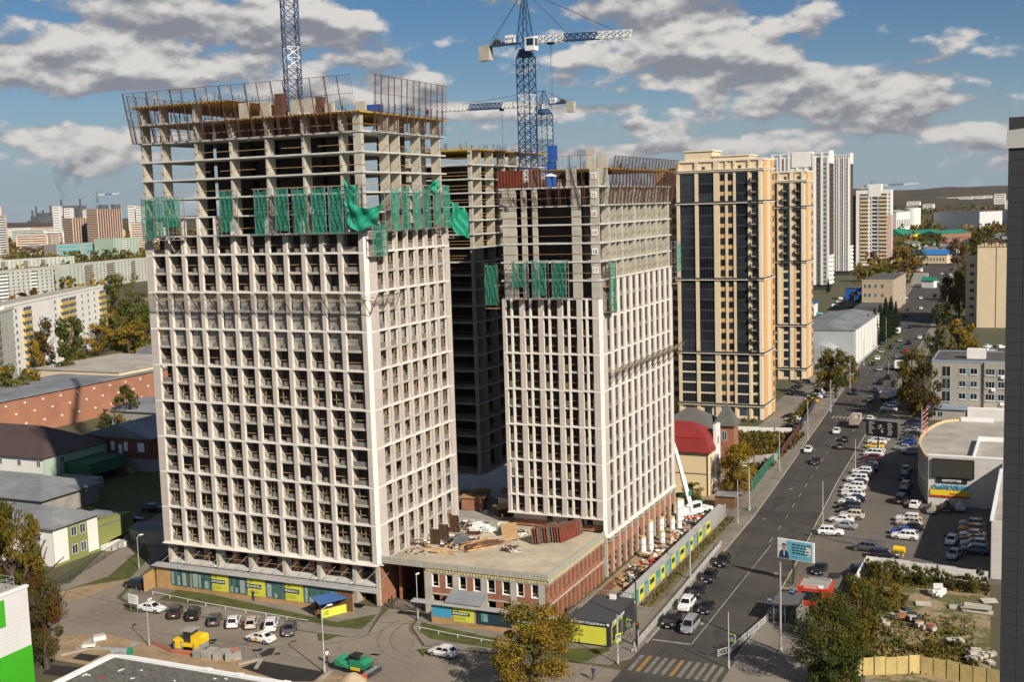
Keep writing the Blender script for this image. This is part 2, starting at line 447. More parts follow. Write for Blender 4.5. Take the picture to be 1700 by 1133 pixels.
street = sheet('side_street', [(-400, 122), (-50.2, 122), (-50.2, 141.5), (-55.4, 142.0), (-68, 140.8), (-79.6, 140.2), (-85.0, 146), (-86.5, 152), (-88.6, 157), (-93.0, 157), (-91.2, 148), (-89.0, 141), (-92, 139.4), (-117, 139.2), (-132, 139.6), (-137, 142), (-140.5, 150), (-150, 175), (-158, 200), (-172, 200), (-160, 165), (-150, 145), (-165, 140.5), (-400, 140.5)], 0.012, ASPHL)
junction = sheet('junction', [(-50.4, 120), (-37.2, 120), (-37.2, 149.6), (-50.4, 149.6)], 0.028, ASPH)
# pavements with kerbs
strip('pavement', 0.0, 6.6, 'L', 165, 950, 0.13, PAVE, thick=0.12)
strip('kerb', -0.18, 0.02, 'L', 152, 950, 0.16, KERB, thick=0.15)
strip('verge', 3.0, 4.9, 'L', 166, 221, 0.16, DRYG)
sheet('pavement', [(-50.7, 165.1), (-50.7, 146), (-53, 142.6), (-57, 142.3), (-68, 141.1), (-79.4, 140.5), (-84.4, 146), (-86, 152), (-84.4, 155), (-57, 155), (-57, 165.1)], 0.13, PAVE, thick=0.12)
sheet('pavement', [(-89.3, 141.2), (-92, 139.7), (-117, 139.5), (-131, 139.9), (-136, 142.2), (-139.5, 149.5), (-134, 151.8), (-93.2, 152)], 0.11, PAVE, thick=0.10)
strip('pavement', 0.0, 12, 'R', 150, 182, 0.12, PAVE, thick=0.11)
sheet('pavement', [(-37.4, 150), (-37.4, 128), (-6, 128), (-6, 150)], 0.118, PAVE, thick=0.11)
strip('kerb', -0.18, 0.02, 'R', 150, 950, 0.15, KERB, thick=0.14)
strip('pavement', 0.1, 4.5, 'R', 345, 950, 0.12, PAVE, thick=0.11)
sheet('parking_lot', [(-36.5, 182), (-27.5, 182), (-27, 196.5), (-6, 194), (20, 192), (20, 262), (-20.5, 262), (-28, 315), (-33, 350), (-42.6, 345), (-42.3, 303), (-41.0, 254), (-39.4, 222), (-38.2, 200)], 0.014, LOT)
# lawns in front of the hoardings
sheet('lawn', [(-129.97,149.36), (-96.24,144.24), (-92.26,149.27), (-91.18,142.84), (-95.54,142.34), (-103.05,143.19), (-113.85,144.19), (-129.42,143.2)], 0.15, GRASS)
sheet('lawn', [(-84.13,148.3), (-71.27,146.16), (-60.09,145.83), (-54.79,148.23), (-54.26,147.25), (-56.28,141.72), (-59.56,142.32), (-68.62,142.5), (-79.69,142.87), (-82.85,145.05)], 0.16, GRASS)
sheet('lawn', [(-96.23,138.94), (-92.92,139.88), (-93.51,137.63), (-94.48,136.78)], 0.13, GRASS); sheet('lawn', [(-79.56,138.76), (-78.16,139.51), (-77.48,136.69)], 0.13, GRASS)
sheet('lawn', [(-132.04,138.05), (-130.83,139.67), (-128.97,138.54), (-129.09,137.33)], 0.10, GRASS)
sheet('lawn', [(-148.31,140.68), (-146.46,150.41), (-154.2,168.07), (-147.61,162.22), (-141.95,150.57), (-142.96,142.55)], 0.02, GRASS)
sheet('lawn', [(-260, 150), (-158, 168), (-140, 176), (-136, 250), (-250, 250)], 0.006, GRASS)
sheet('dirt_patch', [(-148.31,140.68), (-146.8,144.48), (-141.95,150.57), (-141.53,148.67), (-142.08,140.31), (-143.61,136.67)], 0.024, DIRT)
sheet('dirt_yard', [(-64.9, 152.5), (-57.4, 152.5), (-59, 222), (-62, 262), (-92, 262), (-92, 217), (-65.3, 217)], 0.016, DIRT)
sheet('courtyard', [(-130, 179.5), (-66, 179.5), (-66, 217), (-92, 262), (-130, 262)], 0.010, CONCD)
sheet('wasteland', [(-27, 196), (-8, 193.5), (-6, 152), (-20, 149), (-28, 160), (-29.5, 172), (-27.3, 182)], 0.13, WASTE)
# near, unfinished side of the street: fresh asphalt in kerbed bays, sandy ground
sheet('sandy_ground', [(-160, 118), (-78, 118), (-79.5, 127), (-111, 127.2), (-121, 127.8), (-127, 128.5), (-131, 126), (-160, 124)], 0.022, DIRT)
sheet('fresh_asphalt', [(-98.11,127.77), (-87.33,127.46), (-87.01,124.15), (-90.77,122.76), (-99.03,124.71)], 0.03, ASPHD)
sheet('fresh_asphalt', [(-124.18,121.09), (-120.62,121.43), (-120.42,119.16), (-123.7,119.13)], 0.03, ASPHD); sheet('fresh_asphalt', [(-125.24,116.24), (-119.58,117.17), (-118.3,113.67), (-123.51,113.49)], 0.03, ASPHD)
for q in ([(418,1078), (437,1077), (432,1083), (419,1082)], [(430,1085), (453,1077), (458,1081), (447,1090), (432,1091)], [(455,1085), (467,1084), (464,1088), (456,1088)], [(343,1062), (360,1062), (354,1070), (344,1069)]): pass
sheet('tar_patch', [(-101.87,130.9), (-100.6,131.85), (-100.08,130.58), (-101.14,130.2)], 0.016, ASPHD, parent=street, kind=None)
sheet('tar_patch', [(-99.77,129.74), (-99.8,131.89), (-99.02,132.66), (-97.86,130.2), (-98.6,128.99)], 0.016, ASPHD, parent=street, kind=None)
sheet('tar_patch', [(-97.89,130.66), (-97.28,131.36), (-96.82,130.58), (-97.41,130.13)], 0.016, ASPHD, parent=street, kind=None)
sheet('tar_patch', [(-110.49,131.75), (-109.13,132.5), (-108.31,130.78), (-109.22,130.45)], 0.016, ASPHD, parent=street, kind=None)
sheet('tar_patch', [(-32.36,191.79), (-30.45,192.45), (-30.31,189.18), (-32.02,188.6)], 0.02, ASPHD, parent=street, kind=None)
for a in (0, 1, 2):
    pass
# kerb stones of the near bays
for p, q in (((-126.01,122.38), (-126.93,127.37)), ((-126.01,122.38), (-120.82,124.02)), ((-100.1,125.45), (-98.41,127.9)), ((-96.82,125.08), (-98.09,128.01)), ((-119.09,115.56), (-118.97,121.09)), ((-126.21,119.4), (-123.44,124.05)), ((-86.26,124.43), (-86.71,127.69))):
    mb = MB(); mb.beam((*p, .1), (*q, .1), .5, KERB, .25); ob('kerb', mb, kind='structure')
# tyre marks on the side street
def tyre_mark(c, R_, a0, a1):
    mb = MB(); n = 14
    for i in range(n):
        p, q = (rad(a0+(a1-a0)*k/n) for k in (i, i+1)); V = [(c[0]+(R_+d)*math.cos(t_), c[1]+(R_+d)*math.sin(t_), .0165) for t_, d in ((p, -.16), (p, .16), (q, .16), (q, -.16))]; mb.add(V, [(0, 3, 2, 1)], TYREM)
    ob('tyre_mark', mb, street)
TYREM = mat('tyre_mark_rubber', (0.165, 0.140, 0.110), 0.95, 0.3, 0.8)
for c, R_, a0, a1 in (((-76, 146), 10.5, 165, 255), ((-76, 146), 12.3, 168, 262), ((-78, 150), 8, 190, 285), ((-100, 146), 12, 280, 350), ((-122, 134), 60, 268, 285)): tyre_mark(c, R_, a0, a1)
# painted markings
def mark(x0, y0, x1, y1, m=PAINT): pc('lane_marking', road, x0, y0, .024, x1, y1, .0265, m)
mark(-44.62, 153.6, -44.45, 204)
y = 206
while y < 560:
    l, r = at_y(y); c = l+(r-l)*0.5
    if y > 300: c = l+(r-l)*0.5
    L_ = 3.2; c2 = sum(at_y(y+L_))*0.5
    mb = MB(); mb.quad((c-.09, y, .026), (c+.09, y, .026), (c2+.09, y+L_, .026), (c2-.09, y+L_, .026), PAINT); ob('lane_marking', mb, road)
    if y > 325:
        for fr in (.27, .75):
            a = l+(r-l)*fr; mb = MB(); mb.quad((a-.07, y, .026), (a+.07, y, .026), (a+.07, y+L_, .026), (a-.07, y+L_, .026), PAINT); ob('lane_marking', mb, road)
    y += 8.6
mark(-50.2, 153.35, -44.6, 153.75)
for i in range(11):
    x = -49.9+i*1.12; pc('crossing_stripe', junction, x, 141.9, .031, x+.55, 147.6, .0335, PAINTY if i in (1, 5) else PAINTW)
for i in range(12):
    x = -55.2+i*1.0; mark(x, 331.0, x+.5, 334.5)
rm = random.Random(4)
for k in range(26):
    y = rm.uniform(150, 330); l, r_ = at_y(y); x = rm.uniform(l+.8, r_-1.5)
    if k < 9:
        mb = MB(); mb.tube((x, y, .021), (x, y, .029), .36, CONCD, 12); ob('manhole_cover', mb, road)
    else:
        w = rm.uniform(.6, 2.2); h = rm.uniform(1.0, 5.0); mb = MB(); mb.add([(x, y, .0225), (x+w, y+rm.uniform(-.2, .2), .0225), (x+w*.95, y+h, .0225), (x+rm.uniform(-.1, .2), y+h*.96, .0225)], [(0, 1, 2, 3)], PATCH); ob('asphalt_patch', mb, road)
for k in range(16):
    x, y = rm.uniform(-132, -60), rm.uniform(128, 138); w = rm.uniform(.8, 3.5); h = rm.uniform(.6, 1.8); mb = MB(); mb.add([(x, y, .0145), (x+w, y+.1, .0145), (x+w*.96, y+h, .0145), (x+.1, y+h*.9, .0145)], [(0, 1, 2, 3)], PATCHL); ob('asphalt_patch', mb, street)
for x in (-128, -104, -122, -110): pc('lane_marking', street, x, 131.2, .016, x+3.0, 131.34, .0185, PAINT)

# ---------------------------------------------------------------- the towers under construction
FH = 3.0
def lv(k): return 6.83 + FH*k
class Face:
    """a straight wall face; F.b maps (along, inward depth, height) to a box"""
    def __init__(s, kind, x, y): s.kind, s.x, s.y = kind, x, y
    def b(s, u0, u1, d0, d1, z0, z1):
        if s.kind == 'front': return (s.x+u0, s.y+d0, z0, s.x+u1, s.y+d1, z1)
        return (s.x-d1, s.y+u0, z0, s.x-d0, s.y+u1, z1)
    def p(s, u, d, z):
        return (s.x+u, s.y+d, z) if s.kind == 'front' else (s.x-d, s.y+u, z)
FILM = mat('plastic_film', (0.55, 0.55, 0.52), 0.25, 0.25, 2.0, alpha=0.32)
INSUL = mat('beige_insulation', (0.46, 0.38, 0.24), 0.9, 0.2, 1.0, rnd=0.1)
CROSSW = mat('grey_cross_wall', (0.40, 0.37, 0.32), 0.9, 0.15, 1.0, rnd=0.08)
PAPER = mat('white_sign', (0.80, 0.78, 0.74), 0.7, 0.03, 1.0)
SIGNRED = mat('sign_red', (0.28, 0.02, 0.02), 0.7, 0.05, 1.0)
SIGNBLUE = mat('sign_blue', (0.03, 0.06, 0.20), 0.7, 0.05, 1.0)

# ===== tower one: tall frame, clad to the sixteenth storey
X0, X1, Y0, Y1 = -135.39, -93.30, 152.30, 179.10
t1 = thing('unfinished_tower', (X0, Y0, 0), 0, 'tallest unfinished tower on the left, half clad in pinkish panels, brown screens on top', 'tower')
FR = Face('front', 0, 0); RT = Face('right', X1-X0, 0)     # in the tower's own frame
W1, D1 = X1-X0, Y1-Y0
# floor slabs
for k in range(0, 24):
    z = lv(k); o = 0.42 if k <= 16 else 0.0
    if k == 0: pc('floor_slab', t1, 0.4, 0.4, z-0.12, W1-0.4, D1-0.2, z+0.12, SLAB)
    elif k < 23: pc('floor_slab', t1, o, o, z-0.12, W1-o, D1-0.1, z+0.12, SLAB)
    else: pc('floor_slab', t1, -0.2, -0.2, z-0.12, 18.0, D1, z+0.12, SLAB)
# bare upper storeys: cross walls standing on every slab
fw_u = (0.25, 4.25, 11.0, 17.8, 24.6, 31.3, 38.0)
rw_u = (7.9, 11.3, 17.9, 24.8)
cw = []
for k in range(17, 23):
    z0, z1 = lv(k)+0.12, lv(k+1)-0.12
    for u in fw_u: cw.append(FR.b(u, u+0.35, 0.25, 2.3, z0, z1))
    for u in rw_u: cw.append(RT.b(u, u+0.3, 0.15, 1.8, z0, z1))
    cw.append((W1-1.5, 0.15, z0, W1-0.2, 1.0, z1))
    for u in (4.25, 17.8, 31.3, 38.0): cw.append((u, D1-2.2, z0, u+0.35, D1-0.3, z1))
for u in (0.25, 4.25, 11.0): cw.append(FR.b(u, u+0.35, 0.25, 2.3, lv(23)+.12, lv(24)-.12))
pcs('cross_wall', t1, cw, CONC)
iw = []
for k in range(0, 23):
    z0, z1 = lv(k)+0.12, lv(k+1)-0.12
    if k >= 17:
        for a, b in ((5.6, 8.6), (9.6, 13.2), (14.2, 16.6), (17.7, 21.4), (21.9, 26.0), (26.6, 30.2), (30.9, 35.2)): iw.append((a, 7.5, z0, b, 8.0, z1))
        for a, b in ((6.0, 11.5), (13.5, 20.0), (22.0, 31.0)): iw.append((a, 17.0, z0, b, 17.5, z1))
        iw.append((33.0, 9.0, z0, 33.4, 14.0, z1)); iw.append((35.0, 16.2, z0, 40.0, 16.6, z1))
    else:
        iw.append((1.0, 2.3, z0, W1-1.0, 2.5, z1)); iw.append((W1-2.6, 2.8, z0, W1-2.4, D1-1.0, z1))
        iw.append((0.9, 2.6, z0, 1.1, D1-1.0, z1))
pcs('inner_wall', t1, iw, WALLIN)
# cladding
NB, BW, U0 = 12, 3.30, 1.40
piers, sides, beams, edges, blocks, cross, rails, frames, films, back = [], [], [], [], [], [], [], [], [], []
def bay(F, k, ua, ub, strong_below, first=False, side=False, rng=random):
    """contents of one opening: block parapet, rail, cross wall, window parts"""
    z = lv(k)+0.12; zt = lv(k+1)-0.12
    w = ub-ua
    full = first
    b0 = ua+0.02 if full else ua+w*0.42
    hh = 0.72 if k % 2 else 0.78
    if side: b0 = ua+0.08
    blocks.append(F.b(b0, ub-0.03, 0.55, 0.78, z, z+hh+(0.12 if side else 0)))
    if rng.random() < 0.85: cross.append(F.b(ua-0.28, ua-0.08, 0.62, 2.2, z, zt))
    low = k <= 3 or (k == 8 and not side)
    if k in (11, 12, 13):
        films.append(F.b(ua+0.03, ub-0.03, 0.86, 0.90, z+0.05, zt-0.05))
        frames.append(F.b(ua+w*0.5-0.05, ua+w*0.5+0.05, 0.80, 0.86, z, zt)); frames.append(F.b(ua, ub, 0.80, 0.86, z+1.3, z+1.42))
    elif low:
        n = 3 if rng.random() < 0.35 else 2
        for i in range(n):
            uu = ua+w*(0.25+0.5*i/(n-1)); frames.append(F.b(uu-0.06, uu+0.06, 0.84, 0.92, z+0.05, zt))
        frames.append(F.b(ua+0.1, ub, 0.84, 0.92, z+1.15, z+1.27))
        if k <= 1: films.append(None)
    else:
        if rng.random() < 0.93: rails.append((F, ua-0.05, ub+0.05, z+1.15+rng.uniform(-.06, .06), rng.uniform(-.10, .10) if rng.random() < .25 else 0))
        if side and rng.random() < 0.8:
            uu = ua+w*rng.choice((0.45, 0.6, 0.75)); frames.append(F.b(uu-0.06, uu+0.06, 0.84, 0.92, z+0.05, zt)); frames.append(F.b(ub-0.28, ub-0.1, 0.84, 0.92, z, zt))
R1 = random.Random(3)
for k in range(0, 17):
    z0, z1 = lv(k), lv(k+1)
    a0 = z0+0.17 if k % 2 == 0 else z0+0.012; a1 = z1-0.17 if k % 2 == 1 else z1-0.012
    if k == 0: a0 = z0
    # front piers
    us = [(0.0, U0)]+[(U0+BW*i-0.66, U0+BW*i) for i in range(1, NB)]+[(U0+BW*NB-0.66+0.42, W1-0.5)]
    for i, (a, b) in enumerate(us):
        piers.append(FR.b(a, b, 0.0, 0.18, a0, a1)); sides.append(FR.b(a+0.03, b-0.004, 0.18, 0.60, a0, a1))
    for i in range(NB):
        ua, ub = us[i][1], us[i+1][0]
        bay(FR, k, ua, ub, k % 2 == 0, first=i in (0, NB-1), rng=R1)
    # right piers
    vs = [(0.55, 2.4)]+[(2.9+3.27*i-0.72, 2.9+3.27*i) for i in range(1, 7)]+[(2.9+3.27*7-0.55, D1)]
    vs[0] = (0.55, 2.9)
    for i, (a, b) in enumerate(vs):
        piers.append(RT.b(a, b, 0.0, 0.18, a0, a1)); sides.append(RT.b(a+(0.004 if i else .05), b-0.03, 0.18, 0.60, a0, a1))
    for i in range(7):
        bay(RT, k, vs[i][1]+0.14, vs[i+1][0]-0.02, k % 2 == 0, side=True, rng=R1)
        sides.append(RT.b(vs[i][1]-.02, vs[i][1]+0.14, 0.12, 0.50, a0, a1))
    # corner chamfer
for k in range(0, 18):
    z = lv(k)
    if k % 2 == 0:
        beams.append(FR.b(0.0, W1-0.5, 0.03, 0.55, z-0.16, z+0.16)); beams.append(RT.b(0.55, D1, 0.03, 0.55, z-0.16, z+0.16))
        if k < 17:
            pass
    else:
        for i in range(NB):
            ua = U0+BW*i; ub = ua+BW-0.66
            edges.append(FR.b(ua, ub, 0.30, 0.62, z-0.22, z+0.13))
        for i in range(7):
            ua = 2.9+3.27*i; edges.append(RT.b(ua, ua+2.53, 0.22, 0.6, z-0.2, z+0.13))
beams.append(FR.b(-0.1, W1-0.4, -0.35, 0.5, lv(0)-0.34, lv(0)-0.17)); beams.append(RT.b(0.55, D1, -0.15, 0.5, lv(0)-0.34, lv(0)-0.17))
ch = MB()
for k in range(0, 17):
    ch.prism([(W1-0.5, 0.02), (W1-0.02, 0.55), (W1-0.6, 0.6)], lv(k)+0.01, lv(k+1)-0.01, STONE)
ob('corner_chamfer', ch, t1)
# largest first: the front, from the bottom up, then the side
pcs('pier_panel', t1, piers, PINK, 380)
pcs('pier_return', t1, sides, STONE, 300)
pcs('cladding_beam', t1, beams, STONE)
pcs('spandrel', t1, edges, CONC)
pcs('block_parapet', t1, blocks, BLOCK, 330)
pcs('side_wall', t1, cross, CROSSW, 300)
joined('window_frames', t1, frames, WFRAME)
pcs('film_sheet', t1, [f for f in films if f], FILM)
mb = MB()
for F, a, b, z, dz in rails: mb.beam(F.p(a, 0.66, z), F.p(b, 0.66, z+dz), 0.07, WOOD)
for k in range(17, 23):
    for F, L_ in ((FR, W1), (RT, D1)):
        for hh in (1.1,):
            u = 0.2
            while u < L_-1:
                e = min(L_-0.2, u+R1.uniform(4, 8)); mb.beam(F.p(u, 0.12, lv(k)+.12+hh*.9+R1.uniform(-.05, .05)), F.p(e, 0.12, lv(k)+.12+hh*.9+R1.uniform(-.05, .05)), 0.07, WOOD); u = e+R1.choice((0, 0, 0, 2))
ob('timber_guard_rails', mb, t1, kind='stuff')
# wide white frame of the seventeenth storey, only part built
for u in (8.0, 11.0, 14.3, 17.6, 24.2, 30.8): pc('bare_pier', t1, *FR.b(u-0.3, u+0.3, 0.05, 0.5, lv(17)+.13, lv(18)-.13), STONE)
# deck formwork
dk = MB()
for i in range(34): dk.box(17.8+i*0.74, -0.55, lv(23)-0.30, 17.95+i*0.74, D1+0.2, lv(23)-0.10, YELLOWF)
ob('formwork_beams', dk, t1, kind='stuff')
pc('formwork_deck', t1, 17.6, -0.35, lv(23)-0.10, W1+0.3, D1+0.2, lv(23)-0.02, WOOD)
dk = MB()
for i in range(24): dk.box(-0.7+i*0.8, -0.6, lv(24)-0.30, -0.55+i*0.8, D1+0.2, lv(24)-0.10, YELLOWF)
ob('formwork_beams', dk, t1, kind='stuff')
pc('formwork_deck', t1, -0.6, -0.4, lv(24)-0.10, 18.6, D1+0.2, lv(24)-0.02, WOOD)
for i in range(11): pc('prop', t1, 1.0+1.7*i, 3.0+(i % 3)*2, lv(23)+0.12, 1.12+1.7*i, 3.12+(i % 3)*2, lv(24)-.3, RUST)
for i in range(15): pc('prop', t1, 18.5+1.6*i, 1.5+(i % 3)*2, lv(22)+0.12, 18.62+1.6*i, 1.62+(i % 3)*2, lv(23)-.3, RUST)
for u, w_, h_ in ((18.6, 1.7, 2.6), (22.6, 1.8, 2.3), (28.3, 4.4, 2.4), (34.5, 1.5, 1.6), (40.0, 1.6, 1.5)):
    pc('started_wall', t1, u, 2.2, lv(23), u+w_, 2.7, lv(23)+h_, CONC)
for u, w_, h_ in ((25.2, 1.5, 3.6), (32.6, 1.2, 2.7)): pc('column_form', t1, u, 2.5, lv(23), u+w_, 3.6, lv(23)+h_, RUST)
def rebar(t, areas, n, seed):
    rr = random.Random(seed); mb = MB()
    for i in range(n):
        x0, y0, x1, y1, z = rr.choice(areas); x, y = rr.uniform(x0, x1), rr.uniform(y0, y1); h = rr.uniform(.5, 1.5)
        for k in range(3): mb.beam((x+.12*k, y, z), (x+.12*k+rr.uniform(-.05, .05), y+rr.uniform(-.05, .05), z+h), .03, RUST)
    ob('starter_bars', mb, t, kind='stuff')
rebar(t1, [(1, 1, 18, 20, lv(24)), (19, 1, 41, 24, lv(23))], 130, 2)
rk = random.Random(12)
for i in range(26): x = rk.uniform(19, 40); pc('deck_material', t1, x, rk.uniform(1, 12), lv(23), x+rk.uniform(.4, 2.2), 12.2+rk.uniform(0, 1), lv(23)+rk.uniform(.15, .9), rk.choice((WOOD, CONC, RUST, YELLOWF))) if i % 3 == 0 else pc('deck_material', t1, x, 1.5+i*.3, lv(23), x+rk.uniform(.3, 1.4), 1.9+i*.3, lv(23)+rk.uniform(.2, 1.1), rk.choice((WOOD, CONC, RUST, WHITEP)))
# podium storeys below the cladding
pw = []
for u in (0.6, 4.0, 10.6, 17.2, 23.8, 30.4, 37.0, 41.2): pw.append(FR.b(u-0.3, u+0.35, 0.5, 2.2, 0, lv(0)-0.34))
pcs('podium_cross_wall', t1, pw, CONC)
for u in range(3, 42, 3): pc('brick_pier', t1, *FR.b(u+0.4, u+1.5, 2.2, 2.6, 0, lv(0)-0.34), BRICK)
for a, b in ((1.0, 3.7), (4.4, 10.3), (11.0, 16.9), (17.6, 23.5), (24.2, 30.1), (30.8, 36.7), (37.4, 40.9)): pc('podium_slab', t1, *FR.b(a, b, -0.05, 8, 3.2, 3.45), SLAB)
pc('podium_back_wall', t1, 0.5, 6.0, 0, W1-0.5, 6.3, lv(0)-.3, WALLIN)
pc('podium_side_wall', t1, W1-0.9, 0.9, 0, W1-0.5, D1-1, lv(0)-.3, BRICK)
for a, b in ((1.2, 3.5), (4.6, 10.1), (11.2, 16.7), (17.8, 23.3), (24.4, 29.9), (31.0, 36.5)): pc('podium_rail', t1, *FR.b(a, b, 1.2, 1.28, 4.5, 4.6), WOOD)

# ===== tower two
X0, X1, Y0, Y1 = -83.10, -65.55, 177.70, 216.40
t2 = thing('unfinished_tower', (X0, Y0, 0), 0, 'middle unfinished tower with storey numbers 17 to 22 on its corner column', 'tower')
W2, D2 = X1-X0, Y1-Y0
FR = Face('front', 0, 0); RT = Face('right', W2, 0)
for k in range(0, 20):
    z = lv(k); o = 0.2 if k <= 13 else 0.0
    pc('floor_slab', t2, o, o, z-0.12, W2-o, D2-0.1, z+0.12, SLAB)
cw, iw = [], []
rfu = (4.5, 7.9, 10.8, 14.1, 17.4, 20.6, 23.5, 26.7, 29.8, 33.1, 36.9)
for k in range(13, 19):
    z0, z1 = lv(k)+0.12, lv(k+1)-0.12
    for u in rfu:
        if k >= 14: cw.append(RT.b(u-0.3, u, 0.12, 1.35, z0, z1))
    if k >= 14:
        for u in rfu[::2]: cw.append(RT.b(u+0.05, u+0.55, 0.02, 0.42, z0, z1))
    for a, b in ((0.5, 2.95), (3.9, 4.8), (5.85, 6.7), (12.7, 14.25), (15.9, 17.4)): cw.append(FR.b(a, b, 0.1, 0.4, z0, z1))
for a, b in ((11.9, 13.6), (15.9, 17.4)): cw.append(FR.b(a, b, 0.1, 0.4, lv(19)+.12, lv(20)-.1))
cw.append(RT.b(4.2, 4.5, 0.12, 2.0, lv(19)+.12, lv(20)-.1))
pcs('cross_wall', t2, cw, CONC)
for k in range(0, 20):
    z0, z1 = lv(k)+0.12, lv(k+1)-0.12
    if k >= 14: iw += [(2.0, 5.0, z0, 12.0, 5.3, z1), (W2-4.0, 3.0, z0, W2-3.8, D2-1, z1), (0.6, 1, z0, .8, D2-1, z1)] if k < 19 else [(4, 14, z0, 12, 14.3, z1)]
    else: iw += [(0.6, 2.4, z0, W2-0.6, 2.6, z1), (W2-2.4, 2.7, z0, W2-2.2, D2-1, z1), (0.5, 2.6, z0, .7, D2-1, z1)]
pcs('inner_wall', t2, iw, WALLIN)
piers, sides, beams, edges, blocks, cross, rails, frames, mull, insul = [], [], [], [], [], [], [], [], [], []
NB2, BW2 = 5, 3.38; shade_panes = []
for k in range(0, 15):
    z0, z1 = lv(k), lv(k+1)
    a0 = z0+0.16 if k % 2 == 0 else z0+0.012; a1 = z1-0.16 if k % 2 == 1 else z1-0.012
    if 1 <= k <= 12:
        us = [(0, 0.55)]+[(0.55+BW2*i-0.85, 0.55+BW2*i) for i in range(1, 5)]+[(15.95, W2-0.5)]
        for i, (a, b) in enumerate(us):
            piers.append(FR.b(a, b, 0, 0.18, a0 if k > 1 else z0, a1)); sides.append(FR.b(a+.004, b-.004, 0.18, 0.55, a0, a1))
        for i in range(5):
            ua, ub = us[i][1], us[i+1][0]; w = ub-ua
            mull.append(FR.b(ua+w*0.36, ua+w*0.36+0.32, 0.06, 0.45, a0, a1))
            z = z0+.12; zt = z1-.12
            if k < 11: insul.append(FR.b(ua+0.05, ua+w*0.36, 0.7, 0.85, z, z+1.1)); insul.append(FR.b(ub-0.35, ub-.04, 0.7, 1.6, z, z+0.95))
            elif R1.random() < .7: blocks.append(FR.b(ua+0.05, ua+w*0.36, 0.7, 0.85, z, z+0.9))
            if R1.random() < 0.5 and k < 12: frames.append(FR.b(ub-0.5, ub-0.38, 0.72, 0.8, z, z+1.6))
            rails.append((FR, ua+w*0.36, ub, z+1.15, 0))
    if k <= 13 or True:
        vs = [(0.5, 2.4)]+[(2.4+3.27*i-1.75, 2.4+3.27*i) for i in range(1, 11)]+[(2.4+3.27*11-1.75, D2)]
        if k <= 13:
            for i, (a, b) in enumerate(vs):
                piers.append(RT.b(a, b, 0, 0.16, a0, a1)); 
                if i: sides.append(RT.b(a+0.5, a+1.2, -0.09, 0.0, a0, a1))
            for i in range(11):
                ua, ub = vs[i][1], vs[i+1][0]
                shade_panes.append(RT.b(ua+.04, ub-.04, .17, .21, z0+.75, z1-.13)); blocks.append(RT.b(ua+0.05, ub-0.05, 0.2, 0.35, z0+.12, z0+.12+R1.choice((0.5, 0.7, 0.9))))
                if R1.random() < .7: frames.append(RT.b(ua+.5, ua+.6, .3, .36, z0+.12, z1-.12))
                rails.append((RT, ua, ub, z0+1.25, R1.uniform(-.2, .2)))
for k in range(0, 14):
    z = lv(k)
    if k % 2 == 0:
        if k > 1: beams.append(FR.b(0, W2-.5, 0.03, 0.5, z-.15, z+.15))
        beams.append(RT.b(.5, D2, 0.03, 0.5, z-.15, z+.15))
    else:
        if k > 1:
            for i in range(5): edges.append(FR.b(0.55+BW2*i, 0.55+BW2*i+2.5, 0.40, 0.62, z-.2, z+.14))
        for i in range(11): edges.append(RT.b(2.4+3.27*i, 2.4+3.27*i+1.5, 0.1, 0.18, z-.15, z+.13))
beams.append(FR.b(-0.05, W2-.5, -0.25, 0.6, lv(1)-.2, lv(1)-.02)); beams.append(RT.b(.5, D2+.1, -0.3, 0.5, lv(0)-.35, lv(0)-.16))
beams.append(RT.b(0, D2, -0.1, 0.5, lv(14)-.02, lv(14)+.2))
ch = MB()
for k in range(0, 13): ch.prism([(W2-0.5, 0.02), (W2-0.02, 0.5), (W2-0.6, 0.6)], lv(k)+0.01, lv(k+1)-0.01, STONE)
ob('corner_chamfer', ch, t2)
pcs('pier_panel', t2, piers, PINK)
pcs('pier_return', t2, sides, STONE)
pcs('cladding_beam', t2, beams, STONE)
pcs('spandrel', t2, edges, CONCD)
pcs('mullion', t2, mull, STONE); pcs('dark_pane', t2, shade_panes, GLASSD)  # dark panes added to the open bays in place of the shade inside
pcs('block_parapet', t2, blocks, BLOCK)
pcs('insulation_board', t2, insul, INSUL)
joined('window_frames', t2, frames, WFRAME)
mb = MB()
for F, a, b, z, dz in rails: mb.beam(F.p(a, 0.6, z), F.p(b, 0.6, z+dz), 0.06, WOOD)
for k in range(14, 19):
    for F, L_ in ((FR, W2), (RT, D2)):
        for hh in (1.15,): mb.beam(F.p(0.2, 0.05, lv(k)+.12+hh), F.p(L_-.3, 0.05, lv(k)+.12+hh+R1.uniform(-.1, .1)), 0.06, WOOD)
ob('timber_guard_rails', mb, t2, kind='stuff')
# number boards on the corner column
for n, k in ((17, 14), (18, 15), (19, 16), (20, 17), (21, 18), (22, 19)):
    bd = ob('number_board', unit(PAPER), t2, (W2-1.45, -0.02, lv(k)+1.15), 0, (1.0, 0.10, 1.05))
    cu = bpy.data.curves.new('number', 'FONT'); cu.body = str(n); cu.size = 0.85; cu.align_x = 'CENTER'; cu.extrude = 0.01
    cu.materials.append(SIGNBLUE if n == 18 else SIGNRED)
    me = evaluated_mesh(bpy.data.objects.new('number', cu))
    ob('storey_number', me, t2, (W2-0.95, -0.04, lv(k)+1.36), (pi/2, 0, 0))
